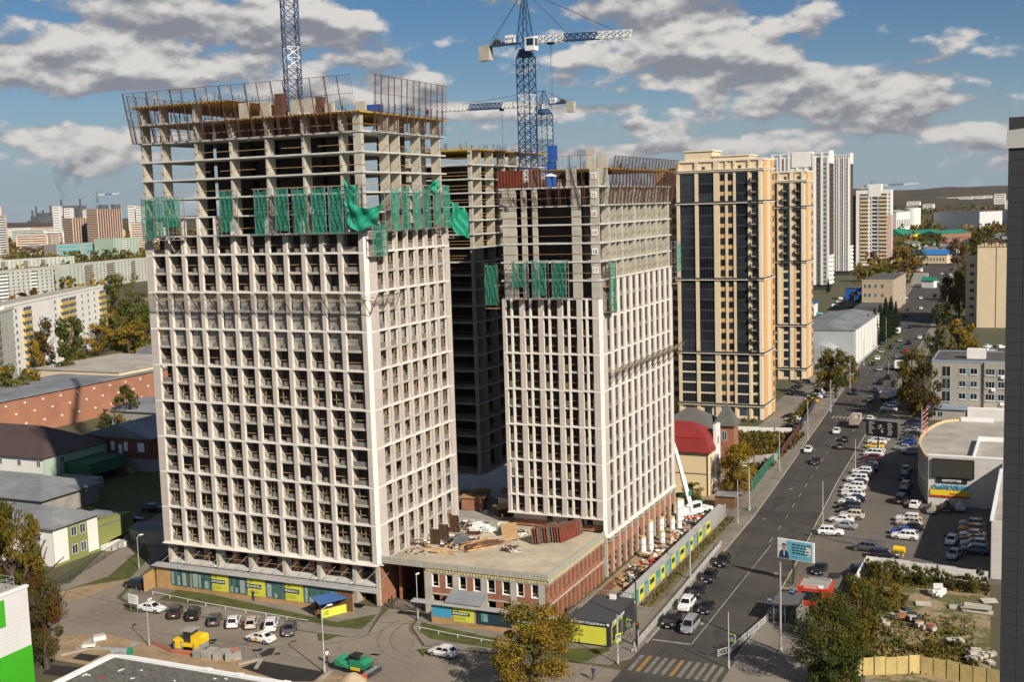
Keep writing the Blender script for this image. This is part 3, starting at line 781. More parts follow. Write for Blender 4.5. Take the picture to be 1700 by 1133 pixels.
# top deck of tower two
dk = MB()
for i in range(44): dk.box(5.8, 4.6+i*0.78, lv(20)-.3, W2+.5, 4.75+i*0.78, lv(20)-.1, YELLOWF)
ob('formwork_beams', dk, t2, kind='stuff')
pc('formwork_deck', t2, 6.0, 4.4, lv(20)-.1, W2+.4, D2+.2, lv(20)-.02, WOOD)
for i in range(20): pc('prop', t2, W2-1.2, 5+i*1.65, lv(19)+.12, W2-1.08, 5.12+i*1.65, lv(20)-.3, RUST)
for u, h_ in ((13.2, 3.4), (15.3, 2.2)): pc('started_wall', t2, u, 6, lv(20), u+1.6, 6.5, lv(20)+h_, CONC)
# recessed storey behind the podium roof
pc('recessed_wall', t2, 0.2, 1.6, 7.5, W2-0.4, 1.8, lv(1)-.2, PINK)
pc('brick_plinth', t2, 0.2, 1.45, 7.2, W2-0.4, 1.6, 8.2, BRICK)
for u in (6.4, 10.2, 12.0, 13.6): pc('door', t2, u, 1.50, 7.3, u+1.0, 1.58, lv(1)-.25, GLASSD)
# base storeys of the road side
bw = []
for i in range(13):
    u = 0.2+i*3.2; bw.append(RT.b(u, u+0.45, 0.05, 0.6, 0, lv(0)-.35))
pcs('base_column', t2, bw, CONC)
for i in range(12):
    u = 0.65+i*3.2
    pc('brick_panel', t2, *RT.b(u, u+2.75, 0.2, 0.5, 3.3, 5.2), BRICK)
    pc('brick_jamb', t2, *RT.b(u+2.0, u+2.75, 0.2, 0.5, 0, 3.29), BRICK)
pc('base_back_wall', t2, W2-3.5, 0.5, 0, W2-3.2, D2-1, lv(0)-.3, WALLIN)
pc('base_slab', t2, *RT.b(0.2, D2, 0.55, 8, 3.0, 3.25), SLAB)

# ===== tower three: bare frame behind, between the other two
X1, Y0 = -95.9, 193.9
t3 = thing('unfinished_tower', (X1, Y0, 0), 0, 'bare concrete tower frame standing in shade between the two clad towers', 'tower')
Z3 = [68.81, 66.23, 63.72, 61.25, 58.72, 56.17, 53.68, 51.11, 48.7, 46.06, 43.03, 39.96, 37.02, 33.89, 30.93, 27.78, 24.82, 21.72, 18.71, 15.7, 11.5]
FR = Face('front', 0, 0); RT = Face('right', 0, 0)
cw, iw = [], []
mb = MB()
for i, z in enumerate(Z3):
    pc('floor_slab', t3, -22, 0, z-.11, 0, 36, z+.11, SLAB)
    zt = Z3[i-1]-.11 if i else z+2.7
    for u in (4.2, 9.4, 14.8, 20.2, 25.5, 31.0): cw.append(RT.b(u, u+.3, .3, 1.9, z+.11, zt))
    cw.append((-0.95, 0.3, z+.11, -0.3, 0.85, zt)); cw.append((-7.6, 0.4, z+.11, -6.6, .8, zt)); cw.append((-14, 0.4, z+.11, -13.2, 1.2, zt))
    if i: iw += [(-20, 6, z+.11, -3.2, 6.3, zt), (-3.2, 6, z+.11, -3.0, 33, zt)]
    for hh in (.6, 1.15):
        mb.beam((-18, .1, z+.1+hh), (-1.0, .1, z+.1+hh+R1.uniform(-.1, .1)), .07, WOOD); mb.beam((-.1, 2, z+.1+hh), (-.1, 34, z+.1+hh), .06, WOOD)
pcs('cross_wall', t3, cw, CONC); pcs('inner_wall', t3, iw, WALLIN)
ob('timber_guard_rails', mb, t3, kind='stuff')
dk = MB()
for i in range(40): dk.box(-21, -.3+i*.9, 71.4, .5, -.15+i*.9, 71.6, YELLOWF)
ob('formwork_beams', dk, t3, kind='stuff')
pc('formwork_deck', t3, -21, 2, 71.6, .4, 36, 71.7, WOOD)
pc('yellow_brace', t3, -6, 2, 72.0, -1, 2.15, 72.15, YELLOWF)
rebar(t3, [(-20, 2, -1, 34, 71.7)], 90, 3); rebar(t2, [(7, 6, 17, 36, lv(20)), (1, 1, 12, 12, lv(19)+.1)], 90, 4)
for i in range(12): pc('deck_material', t2, 1.5+i*.8, 2+i*.5, lv(19)+.12, 2.2+i*.8, 2.6+i*.5, lv(19)+.4+rk.random()*1.2, rk.choice((WOOD, CONC, RUST, CONCD)))

# ---------------------------------------------------------------- podium between the towers, hoardings, pavilion
PARAP = mat('cast_parapet', (0.36, 0.34, 0.28), 0.9, 0.2, 0.8, stretch=(6, 6, 0.7))
SCREED = mat('roof_screed', (0.46, 0.385, 0.28), 0.95, 0.3, 0.22, rgb2=(0.56, 0.48, 0.37))
YFOAM = mat('yellow_foam', (0.55, 0.47, 0.22), 0.9, 0.3, 2.5)
pd = thing('podium_building', (-91, 152.8, 0), 0, 'two-storey brick and concrete podium joining the tall tower to the middle tower', 'building')
PW, PD = 25.45, 25.3
pc('roof_slab', pd, -2.2, 0.3, 6.9, PW-.3, PD, 7.25, SCREED)
for k, (a, b) in enumerate(((-2.4, 5.0), (5.02, PW))): pc('parapet', pd, a, 0, 7.0, b, .35, 8.05-.12*k, PARAP)
pc('parapet', pd, PW-.35, .36, 7.0, PW, PD-1, 7.93, PARAP)
pc('parapet', pd, -1.7, PD-2.0, 7.25, 8.5, PD-1.7, 8.35, PARAP)
for i in range(40):
    pc('foam_block', pd, 5.3+i*.5, .06, 6.45+.1*(i % 3 == 0), 5.65+i*.5, .25, 6.85, YFOAM)
for i in range(44): pc('foam_block', pd, PW-.28, .7+i*.53, 6.45, PW-.07, 1.05+i*.53, 6.9, YFOAM)
pc('edge_beam', pd, 5, .1, 6.9, PW-.05, .3, 7.0, CONCD)
# front: concrete posts, brick infill with big openings
cols = (5.1, 9.9, 14.6, 19.4, 23.9)
for i, u in enumerate(cols): pc('front_column', pd, u, .05, 0, u+(1.0 if i else 1.2), .6, 6.4, CONC)
for i in range(4):
    a, b = cols[i]+(1.0 if i else 1.2), cols[i+1]
    m_ = (a+b)/2
    pc('front_slab', pd, a, .1, 3.0, b, .5, 3.25, CONC)
    for lo, hi in ((0, 3.0), (3.25, 6.4)):
        pc('brick_pier', pd, m_-.55, .15, lo, m_+.55, .5, hi, BRICK)
    for (c, d) in ((a, m_-.55), (m_+.55, b)):
        pc('brick_sill', pd, c, .15, 3.25, d, .5, 4.15, BRICK)
        pc('window_ledge', pd, c, .06, 4.15, d, .5, 4.25, WHITEP)
        for e in (c, d-.1): pc('window_jamb', pd, e, .12, 4.25, e+.1, .45, 6.4, WHITEP)
        pc('rail', pd, c, .6, 4.6, d, .68, 4.72, WOOD)
        pc('brick_sill', pd, c, .15, 0, d, .5, .9, BRICK)
pc('front_slab', pd, cols[-1]+1, .1, 3.0, PW, .5, 3.25, CONC); pc('brick_sill', pd, cols[-1]+1, .15, 3.25, PW-.1, .45, 3.95, BRICK)
pc('lintel', pd, 5, .1, 6.2, PW, .55, 6.46, CONCD)
# road side: brick piers
n = 0
u = .1
while u < PD-2:
    for lo, hi in ((0, 3.0), (3.25, 6.4)): pc('brick_pier', pd, PW-.5, u, lo, PW-.12, u+.75, hi, BRICK)
    if u+2.2 < PD-2:
        pc('brick_sill', pd, PW-.48, u+.75, 3.25, PW-.16, u+1.75, 4.0, BRICK)
        if n % 2: pc('inner_board', pd, PW-2.0, u+.8, 3.3, PW-1.9, u+1.7, 5.2, SCREED)
    u += 1.75; n += 1
pc('side_slab', pd, PW-.6, .2, 3.0, PW-.05, PD-1.5, 3.25, CONC)
pc('side_lintel', pd, PW-.55, .2, 6.2, PW-.05, PD-1.5, 6.46, CONCD)
pc('mid_floor', pd, 5.5, .7, 3.05, PW-.7, PD-1, 3.2, SLAB)
pc('back_wall', pd, 5.3, 8, 0, PW-5, 8.2, 6.8, WALLIN); pc('back_wall', pd, PW-6, 8.3, 0, PW-5.8, PD-1, 6.8, WALLIN)
pc('side_wall', pd, 4.7, .5, 0, 5.0, PD-1, 6.85, BRICK)
pc('passage_wall', pd, -1.7, 4.0, 0, -1.3, 5.0, 6.85, BRICK)

# ---------------------------------------------------------------- trees
BARK = mat('bark', (0.085, 0.065, 0.048), 0.95, 0.3, 2.0)
def leafmat(name, a, b, sc=0.5):
    m = mat(name, a, 0.75, 0.35, sc, rnd=0.18, rgb2=b, trans=0.30, spec=0.25)
    return m
LF = {
 'green': leafmat('green_leaves', (0.035, 0.062, 0.010), (0.110, 0.130, 0.018)),
 'olive': leafmat('olive_leaves', (0.065, 0.080, 0.012), (0.190, 0.170, 0.022)),
 'gold': leafmat('golden_leaves', (0.150, 0.098, 0.012), (0.380, 0.250, 0.030)),
 'yellow': leafmat('yellow_leaves', (0.200, 0.130, 0.012), (0.430, 0.290, 0.020)),
 'rust': leafmat('rust_leaves', (0.110, 0.050, 0.012), (0.240, 0.110, 0.020)),
 'mixed': leafmat('turning_leaves', (0.045, 0.070, 0.010), (0.330, 0.210, 0.018), 0.35),
 'dark': leafmat('dark_leaves', (0.045, 0.050, 0.014), (0.125, 0.098, 0.022)),
 'spruce': leafmat('spruce_needles', (0.010, 0.020, 0.008), (0.028, 0.045, 0.016)),
}
def crown_mesh(kind, n, leaf, seed, clumps=26, shape='round'):
    """leaf faces spread through overlapping clumps in a unit-height crown (radius about 0.5)"""
    r = random.Random(seed); mb = MB(); alt = {'gold': 'olive', 'green': 'olive', 'olive': 'gold', 'mixed': 'green', 'yellow': 'gold', 'dark': 'rust', 'rust': 'gold', 'spruce': 'spruce'}[kind]
    cl = []
    for i in range(clumps):
        z = r.uniform(0.05, 0.95)
        env = 0.5*math.sin(pi*min(1, max(0.03, z*0.86+0.12)))**0.65 if shape == 'round' else 0.32*math.sin(pi*min(1, z*0.9+0.08))**0.8
        a = r.uniform(0, 2*pi); d = env*math.sqrt(r.uniform(0.2, 1))*r.uniform(.62, 1.02)
        cl.append((d*math.cos(a), d*math.sin(a), z, r.uniform(0.065, 0.185)*(1 if shape == 'round' else .8), alt if r.random() < .3 else kind))
    D_ = {kind: ([], []), alt: ([], [])}
    for i in range(n):
        cx, cy, cz, cr, mk = r.choice(cl); V, F = D_[mk]
        while True:
            p = Vector((r.uniform(-1, 1), r.uniform(-1, 1), r.uniform(-1, 1)))
            if .25 < p.length < 1: break
        p = p*(p.length**-0.35)
        c = Vector((cx+p.x*cr, cy+p.y*cr, cz+p.z*cr*0.8))
        nrm = (p.normalized()*0.8+Vector((r.uniform(-1, 1), r.uniform(-1, 1), r.uniform(-.3, 1)))*0.8).normalized()
        t = nrm.orthogonal().normalized(); b_ = nrm.cross(t); a = r.uniform(0, 2*pi)
        t, b_ = t*math.cos(a)+b_*math.sin(a), b_*math.cos(a)-t*math.sin(a)
        s_ = leaf*r.uniform(0.6, 1.25)
        o = len(V)
        V += [c-t*s_, c+b_*s_*.55, c+t*s_, c-b_*s_*.55]; F.append((o, o+1, o+2, o+3))
    for k, (V, F) in D_.items(): mb.add(V, F, LF[k])
    return mb.mesh('crown')
def trunk_mesh(seed, limbs=11):
    r = random.Random(seed); mb = MB()
    mb.tube((0, 0, 0), (0, 0, .55), .030, BARK, 7, .020); mb.tube((0, 0, .55), (.02, .01, .9), .020, BARK, 6, .006)
    for i in range(limbs):
        a = r.uniform(0, 2*pi); z = r.uniform(.28, .6); d = r.uniform(.14, .28)
        mb.tube((0, 0, z), (d*math.cos(a), d*math.sin(a), z+r.uniform(.15, .36)), .014, BARK, 5, .004)
    return mb.mesh('trunk')
def spruce_mesh(n, seed):
    r = random.Random(seed); V, F = [], []
    for i in range(n):
        z = 1-math.sqrt(r.uniform(0.0, .92)); R_ = .20*(1-z)+.01
        a = r.uniform(0, 2*pi); d = R_*math.sqrt(r.uniform(.2, 1))*(0.8+.2*math.sin(z*70))
        c = Vector((d*math.cos(a), d*math.sin(a), z)); out = Vector((math.cos(a), math.sin(a), -.55)).normalized()
        sd = Vector((-math.sin(a), math.cos(a), r.uniform(-.3, .3))); L_ = .045*r.uniform(.6, 1.2); w = .018
        o = len(V); V += [c-out*L_, c+sd*w, c+out*L_, c-sd*w]; F.append((o, o+1, o+2, o+3))
    mb = MB(); mb.add(V, F, LF['spruce']); return mb.mesh('crown')
CROWNS, TRUNKS = {}, [trunk_mesh(i) for i in range(3)]
def get_crown(kind, level, var, shape):
    key = (kind, level, var, shape)
    if key not in CROWNS:
        n, leaf, cl = {'far': (500, .055, 16), 'mid': (2400, .036, 26), 'near': (8000, .020, 44), 'close': (20000, .0150, 64)}[level]
        CROWNS[key] = crown_mesh(kind, n, leaf, hash_seed(kind)+var*7, cl, shape)
    return CROWNS[key]
def hash_seed(s): return sum(ord(c)*(i+3) for i, c in enumerate(s))
def tree(pos, h, w, kind, level='mid', label=None, group=None, var=0, shape='round', name='tree', cat='tree', z=0.0, low=.12):
    """h full height, w crown width; crown begins at low*h"""
    t = thing(name, (pos[0], pos[1], z), 0, label, cat, group)
    rz = (pos[0]*1.7+pos[1]*.9) % 6.28
    ob('trunk', TRUNKS[var % 3], t, (0, 0, 0), rz, (h*.95, h*.95, h*.95))
    ch = h*(1-low)
    ob('crown', get_crown(kind, level, var, shape), t, (0, 0, h*low), rz, (w, w, ch))
    return t
SPR = None
def spruce(pos, h, label, group):
    global SPR
    if SPR is None: SPR = [spruce_mesh(2600, 5), spruce_mesh(2600, 6)]
    t = thing('spruce_tree', (*pos, 0), 0, label, 'tree', group)
    mb = MB(); mb.tube((0, 0, 0), (0, 0, h*.9), .2, BARK, 6, .03); ob('trunk', mb, t)
    ob('crown', SPR[int(h*10) % 2], t, (0, 0, .05*h), pos[1] % 6, (h*.95, h*.95, h*.97)); return t

# ---------------------------------------------------------------- vehicles
PAINTS = {}
def paint(name, rgb, metal=0.0, rough=0.28):
    if name not in PAINTS:
        m = mat('car_paint_'+name, rgb, rough, 0.04, 1.0, metal=metal, spec=0.5)
        m.node_tree.nodes['Principled BSDF'].inputs['Coat Weight'].default_value = 0.5
        PAINTS[name] = m
    return PAINTS[name]
CP = dict(white=(0.74, 0.74, 0.72), black=(0.012, 0.012, 0.013), silver=(0.36, 0.37, 0.37), grey=(0.10, 0.10, 0.105), brown=(0.045, 0.036, 0.032), blue=(0.02, 0.07, 0.28),
          lightblue=(0.10, 0.33, 0.48), red=(0.38, 0.02, 0.02), darkred=(0.13, 0.02, 0.02), yellow=(0.75, 0.45, 0.02), beige=(0.52, 0.47, 0.38), orange=(0.55, 0.25, 0.06), navy=(0.018, 0.028, 0.06), green=(0.06, 0.17, 0.05))
CGLASS = glassmat('car_glass', (0.010, 0.012, 0.014), 0.05, 0.6)
RIM = mat('alloy_rim', (0.40, 0.40, 0.41), 0.35, 0.1, 2.0, metal=0.7)
TYRE = mat('tyre_rubber', (0.018, 0.018, 0.018), 0.85, 0.2, 3.0)
HEADL = mat('headlight_lens', (0.55, 0.56, 0.57), 0.15, 0.1, 2.0, spec=0.7)
TAILL = mat('tail_light', (0.28, 0.01, 0.01), 0.25, 0.1, 2.0)
PLATE = mat('number_plate', (0.70, 0.70, 0.68), 0.6, 0.05, 2.0)
TRIM = mat('dark_trim', (0.02, 0.02, 0.021), 0.6, 0.1, 2.0)
WHEEL = {}; RIMS = {}
def wheel_mesh(r):
    if r not in WHEEL:
        mb = MB(); mb.tube((0, -.11, 0), (0, .11, 0), r, TYRE, 16); WHEEL[r] = mb.mesh('wheel'); mb = MB(); mb.tube((0, -.118, 0), (0, .118, 0), r*.66, RIM, 12); RIMS[WHEEL[r].name] = mb.mesh('rim')
    return WHEEL[r]
# body types: length, width, belt height, roof height, profile stations of the lower body (x, z top), cabin (x base front, x roof front, x roof rear, x base rear)
TYPES = {
 'sedan': dict(L=4.6, W=1.78, H=1.45, hood=.88, belt=.95, deck=1.02, cab=(1.05, .35, -1.05, -1.75), wb=1.36, r=.31),
 'hatch': dict(L=4.25, W=1.78, H=1.50, hood=.92, belt=.98, deck=1.05, cab=(1.15, .40, -1.35, -1.98), wb=1.30, r=.31),
 'suv': dict(L=4.7, W=1.88, H=1.70, hood=1.06, belt=1.12, deck=1.15, cab=(1.12, .45, -1.75, -2.22), wb=1.36, r=.36),
 'van': dict(L=4.7, W=1.82, H=1.85, hood=1.08, belt=1.14, deck=1.14, cab=(1.75, .95, -2.05, -2.30), wb=1.42, r=.33),
 'wagon': dict(L=4.5, W=1.76, H=1.48, hood=.90, belt=.96, deck=.98, cab=(1.1, .42, -1.75, -2.15), wb=1.32, r=.31),
}
BODY = {}
def body_meshes(ty, pname):
    key = (ty, pname)
    if key in BODY: return BODY[key]
    T = TYPES[ty]; P_ = paint(pname, CP[pname], 0.0 if pname in ('white', 'black', 'yellow', 'red', 'beige') else 0.25)
    L, W, H = T['L']/2, T['W']/2, T['H']
    c0, c1, c2, c3 = T['cab']
    # lower body, cross sections along x
    st = [(-L, .40, .62, .84), (-L+.08, .30, T['deck']-.10, .93), (-L+.45, .24, T['deck'], .985), (c3+.1, .22, T['deck'], 1.0), (c2+.2, .22, T['belt']+.02, 1.0), (0, .22, T['belt'], 1.0), (c0-.1, .22, T['belt'], 1.0),
          (c0+.15, .22, T['hood']+.03, .99), (L-.55, .24, T['hood']-.03, .965), (L-.14, .28, T['hood']-.14, .90), (L, .40, .60, .80)]
    rows = []
    for x, zb, zt, wf in st:
        w = W*wf
        half = [(w*.90, zb), (w*.985, zb+.10), (w, zb+(zt-zb)*.5), (w*.985, zt-.12), (w*.90, zt-.02), (w*.55, zt+.015)]
        rows.append([Vector((x, y, z)) for y, z in half]+[Vector((x, -y, z)) for y, z in reversed(half)])
    mb = MB(); n = len(rows[0]); V = [p for r_ in rows for p in r_]
    F = [(i*n+j, i*n+(j+1) % n, (i+1)*n+(j+1) % n, (i+1)*n+j) for i in range(len(rows)-1) for j in range(n)]
    F += [tuple(range(n)), tuple(range((len(rows)-1)*n+n-1, (len(rows)-1)*n-1, -1))]
    mb.add(V, F, P_)
    # cabin shell
    zb = T['belt']-.04; wb_, wr = W*.93, W*.74
    zc = H
    lowr = [(c0, wb_*.92), (c0-.5, wb_), (c2-.05 if ty != 'sedan' else c2+.1, wb_), (c3, wb_*.88)]
    top = [(c1, wr*.93), (c1-.35, wr), (c2+.15, wr), (c2, wr*.93)]
    pts_lo = [(x, y, zb) for x, y in lowr]; pts_hi = [(x, y, zc-(.05 if i in (0, 3) else 0)) for i, (x, y) in enumerate(top)]
    lo2 = [(x, -y, z) for x, y, z in pts_lo]; hi2 = [(x, -y, z) for x, y, z in pts_hi]
    V = pts_lo+pts_hi+lo2+hi2
    F = [(0, 1, 5, 4), (1, 2, 6, 5), (2, 3, 7, 6), (8, 12, 13, 9), (9, 13, 14, 10), (10, 14, 15, 11), (0, 4, 12, 8), (3, 11, 15, 7), (4, 5, 13, 12), (5, 6, 14, 13), (6, 7, 15, 14)]
    mb.add(V, F, P_)
    # sills, bumper trim, wheel arches
    mb.box(-L+.15, -W*.93, .20, L-.15, W*.93, .30, TRIM)
    for sx in (-1, 1):
        for sy in (-1, 1): mb.tube((sx*T['wb'], sy*(W-.26), T['r']), (sx*T['wb'], sy*(W+.004), T['r']), T['r']+.06, TRIM, 16)
    for s in (-1, 1): mb.cbox((c0-.28, s*(W+.06), T['belt']+.06), (.14, .18, .13), P_)      # mirrors
    me = fixnormals(mb.mesh('body'))
    me.polygons.foreach_set('use_smooth', [True]*len(me.polygons))
    me.set_sharp_from_angle(angle=rad(38))
    # glass, set a little outside the shell
    def shrink(q, f, off):
        q = [Vector(p) for p in q]; c = sum(q, Vector())/len(q); nn = (q[1]-q[0]).cross(q[2]-q[0]).normalized()
        if nn.dot(c-Vector((0, 0, .8))) < 0: nn = -nn
        return [c+(p-c)*f+nn*off for p in q]
    g = {}; sides = []
    for nm, q in (('windscreen', [pts_lo[0], pts_hi[0], hi2[0], lo2[0]]), ('rear_window', [pts_lo[3], pts_hi[3], hi2[3], lo2[3]])):
        m2 = MB(); m2.add(shrink(q, .86, .012), [(0, 1, 2, 3)], CGLASS); g[nm] = fixnormals(m2.mesh(nm))
    for lo, hi in ((pts_lo, pts_hi), (lo2, hi2)):
        m2 = MB()
        A, B, C_, D_ = [Vector(p) for p in (lo[0], lo[3], hi[3], hi[0])]
        A1 = Vector(lo[1]); B1 = Vector(lo[2])
        out = Vector((0, 1 if A.y > 0 else -1, .3)).normalized()*.03
        def mixp(t, s_):
            bot = A1.lerp(B1, t) if 0 <= t <= 1 else A1
            bot = Vector(lo[0]).lerp(Vector(lo[3]), t); bot.y = lo[1][1]*(1-.02)
            topp = Vector(hi[0]).lerp(Vector(hi[3]), t); topp.y = hi[1][1]
            return bot.lerp(topp, s_)+out
        segs = ((.06, .44), (.48, .80)) if ty in ('sedan', 'hatch') else ((.05, .34), (.37, .64), (.67, .94))
        for a, b in segs: m2.add([mixp(a, .16), mixp(b, .16), mixp(b-.01, .90), mixp(a+.015, .90)], [(0, 1, 2, 3)], CGLASS)
        sides.append(fixnormals(m2.mesh('side_windows')))
    g['side_window_a'], g['side_window_b'] = sides
    hl = MB(); hl.cbox((0, 0, 0), (.22, .38, .15), HEADL); tl = MB(); tl.cbox((0, 0, 0), (.12, .26, .24), TAILL)
    gr = MB(); gr.cbox((0, 0, 0), (.05, W*1.1, .22), TRIM); pl = MB(); pl.cbox((0, 0, 0), (.03, .5, .12), PLATE)
    BODY[key] = (me, g, hl.mesh('headlight'), tl.mesh('tail_light'), gr.mesh('grille'), pl.mesh('number_plate'), T)
    return BODY[key]
def car(pos, ang, ty, col, label, group, detail=2, z=.03, name='car', cat='car', scale=1.0):
    """ang: heading in degrees, 0 = +X"""
    me, g, hl, tl, gr, pl, T = body_meshes(ty, col)
    t = thing(name, (pos[0], pos[1], z), rad(ang), label, cat, group)
    if scale != 1.0: t.scale = (scale,)*3
    ob('body', me, t)
    for nm, m_ in g.items(): ob('side_window' if nm[0] == 's' else nm, m_, t, kind='stuff' if nm[0] == 's' else None)
    for sx in (-1, 1):
        for sy in (-1, 1):
            w_ = ob('wheel', wheel_mesh(T['r']), t, (sx*T['wb'], sy*(T['W']/2-.10), T['r'])); ob('rim', RIMS[w_.data.name], w_)
    if detail >= 1:
        L, W = T['L']/2, T['W']/2
        for s in (-1, 1):
            ob('headlight', hl, t, (L-.17, s*W*.66, T['hood']-.24), -s*.35); ob('tail_light', tl, t, (-L+.10, s*W*.74, T['deck']-.22), s*.3)
    if detail >= 2:
        ob('grille', gr, t, (L-.03, 0, .55)); ob('number_plate', pl, t, (-L-.005, 0, .72)); ob('number_plate', pl, t, (L+.01, 0, .42))
    return t

# ---------------------------------------------------------------- windows and plain buildings
WINM = {}
def winmesh(w, h, frame=None, glass=None, mull=1, depth=.12, bar=.07):
    frame = frame or WHITEP; glass = glass or GLASSD
    key = (round(w, 2), round(h, 2), frame.name, glass.name, mull)
    if key not in WINM:
        mb = MB(); gl = MB(); gl.box(0, -.01, 0, w, depth*.5, h, glass)
        for a in (0, w-bar): mb.box(a, -.05, 0, a+bar, -.012, h, frame)
        for a in (0, h-bar): mb.box(bar, -.05, a, w-bar, -.012, a+bar, frame)
        for i in range(mull):
            x = w*(i+1)/(mull+1); mb.box(x-bar*.4, -.045, bar, x+bar*.4, -.012, h-bar, frame)
        WINM[key] = mb.mesh('window'); PANE_OF[WINM[key].name] = gl.mesh('pane')
    return WINM[key]
def facade_root(name, p0, p1, label, cat, group=None):
    """root at p0, local x runs to p1, local -y looks out"""
    dx, dy = p1[0]-p0[0], p1[1]-p0[1]
    return thing(name, (p0[0], p0[1], 0), math.atan2(dy, dx), label, cat, group), math.hypot(dx, dy)
def windows(t, us, zs, w, h, frame=None, glass=None, mull=1, name='window', y=0.0, side=None, skip=lambda i, j: False):
    me = winmesh(w, h, frame, glass, mull)
    for i, u in enumerate(us):
        for j, z in enumerate(zs):
            if skip(i, j): continue
            if side is None: ob(name, me, t, (u, y, z))
            else: ob(name, me, t, (side, u, z), pi/2)       # on the +x end wall, u runs inward
def frange(a, b, n): return [a+(b-a)*i/(n-1) for i in range(n)] if n > 1 else [a]
def hiproof(t, x0, y0, x1, y1, z, h, m, over=.5, name='roof', gable=None):
    mb = MB(); x0 -= over; y0 -= over; x1 += over; y1 += over
    if (x1-x0) >= (y1-y0):
        k = 0 if gable else (y1-y0)/2
        A, B = (x0+k, (y0+y1)/2, z+h), (x1-k, (y0+y1)/2, z+h)
        V = [(x0, y0, z), (x1, y0, z), (x1, y1, z), (x0, y1, z), A, B]
        F = [(0, 1, 5, 4), (2, 3, 4, 5), (1, 2, 5), (3, 0, 4), (0, 3, 2, 1)]
    else:
        k = 0 if gable else (x1-x0)/2
        A, B = ((x0+x1)/2, y0+k, z+h), ((x0+x1)/2, y1-k, z+h)
        V = [(x0, y0, z), (x1, y0, z), (x1, y1, z), (x0, y1, z), A, B]
        F = [(0, 1, 4), (1, 2, 5, 4), (2, 3, 5), (3, 0, 4, 5), (0, 3, 2, 1)]
    mb.add(V, F, m); mb.add([(x, y, zz-.18) for x, y, zz in V[:4]], [(0, 3, 2, 1)], m)
    for i in range(4):
        a, b = V[i], V[(i+1) % 4]; mb.add([(a[0], a[1], a[2]-.18), (b[0], b[1], b[2]-.18), b, a], [(0, 1, 2, 3)], m)
    return ob(name, mb, t)

# ---------------------------------------------------------------- neighbouring buildings
OCHRE = mat('orange_render', (0.60, 0.36, 0.165), 0.85, 0.06, 0.2)
brickify(OCHRE, 3.0, 1.2, 0, (1.15, 1.15, 1.15), msize=0.03)
CREAM = mat('cream_render', (0.66, 0.54, 0.36), 0.85, 0.06, 0.2)
CREAML = mat('pale_cornice', (0.72, 0.64, 0.50), 0.8, 0.05, 0.4)
BALC = mat('balcony_railing', (0.035, 0.035, 0.035), 0.5, 0.1, 1.0)
ROOFD = mat('roof_felt', (0.085, 0.080, 0.075), 0.95, 0.25, 0.2)
ROOFG = mat('grey_sheet_roof', (0.21, 0.22, 0.225), 0.6, 0.32, 0.12, metal=0.1)
brickify(ROOFG, 60, 0.6, 0, (0.86, 0.86, 0.86), msize=0.04)
WHITEW = mat('white_render', (0.74, 0.72, 0.67), 0.85, 0.06, 0.3)
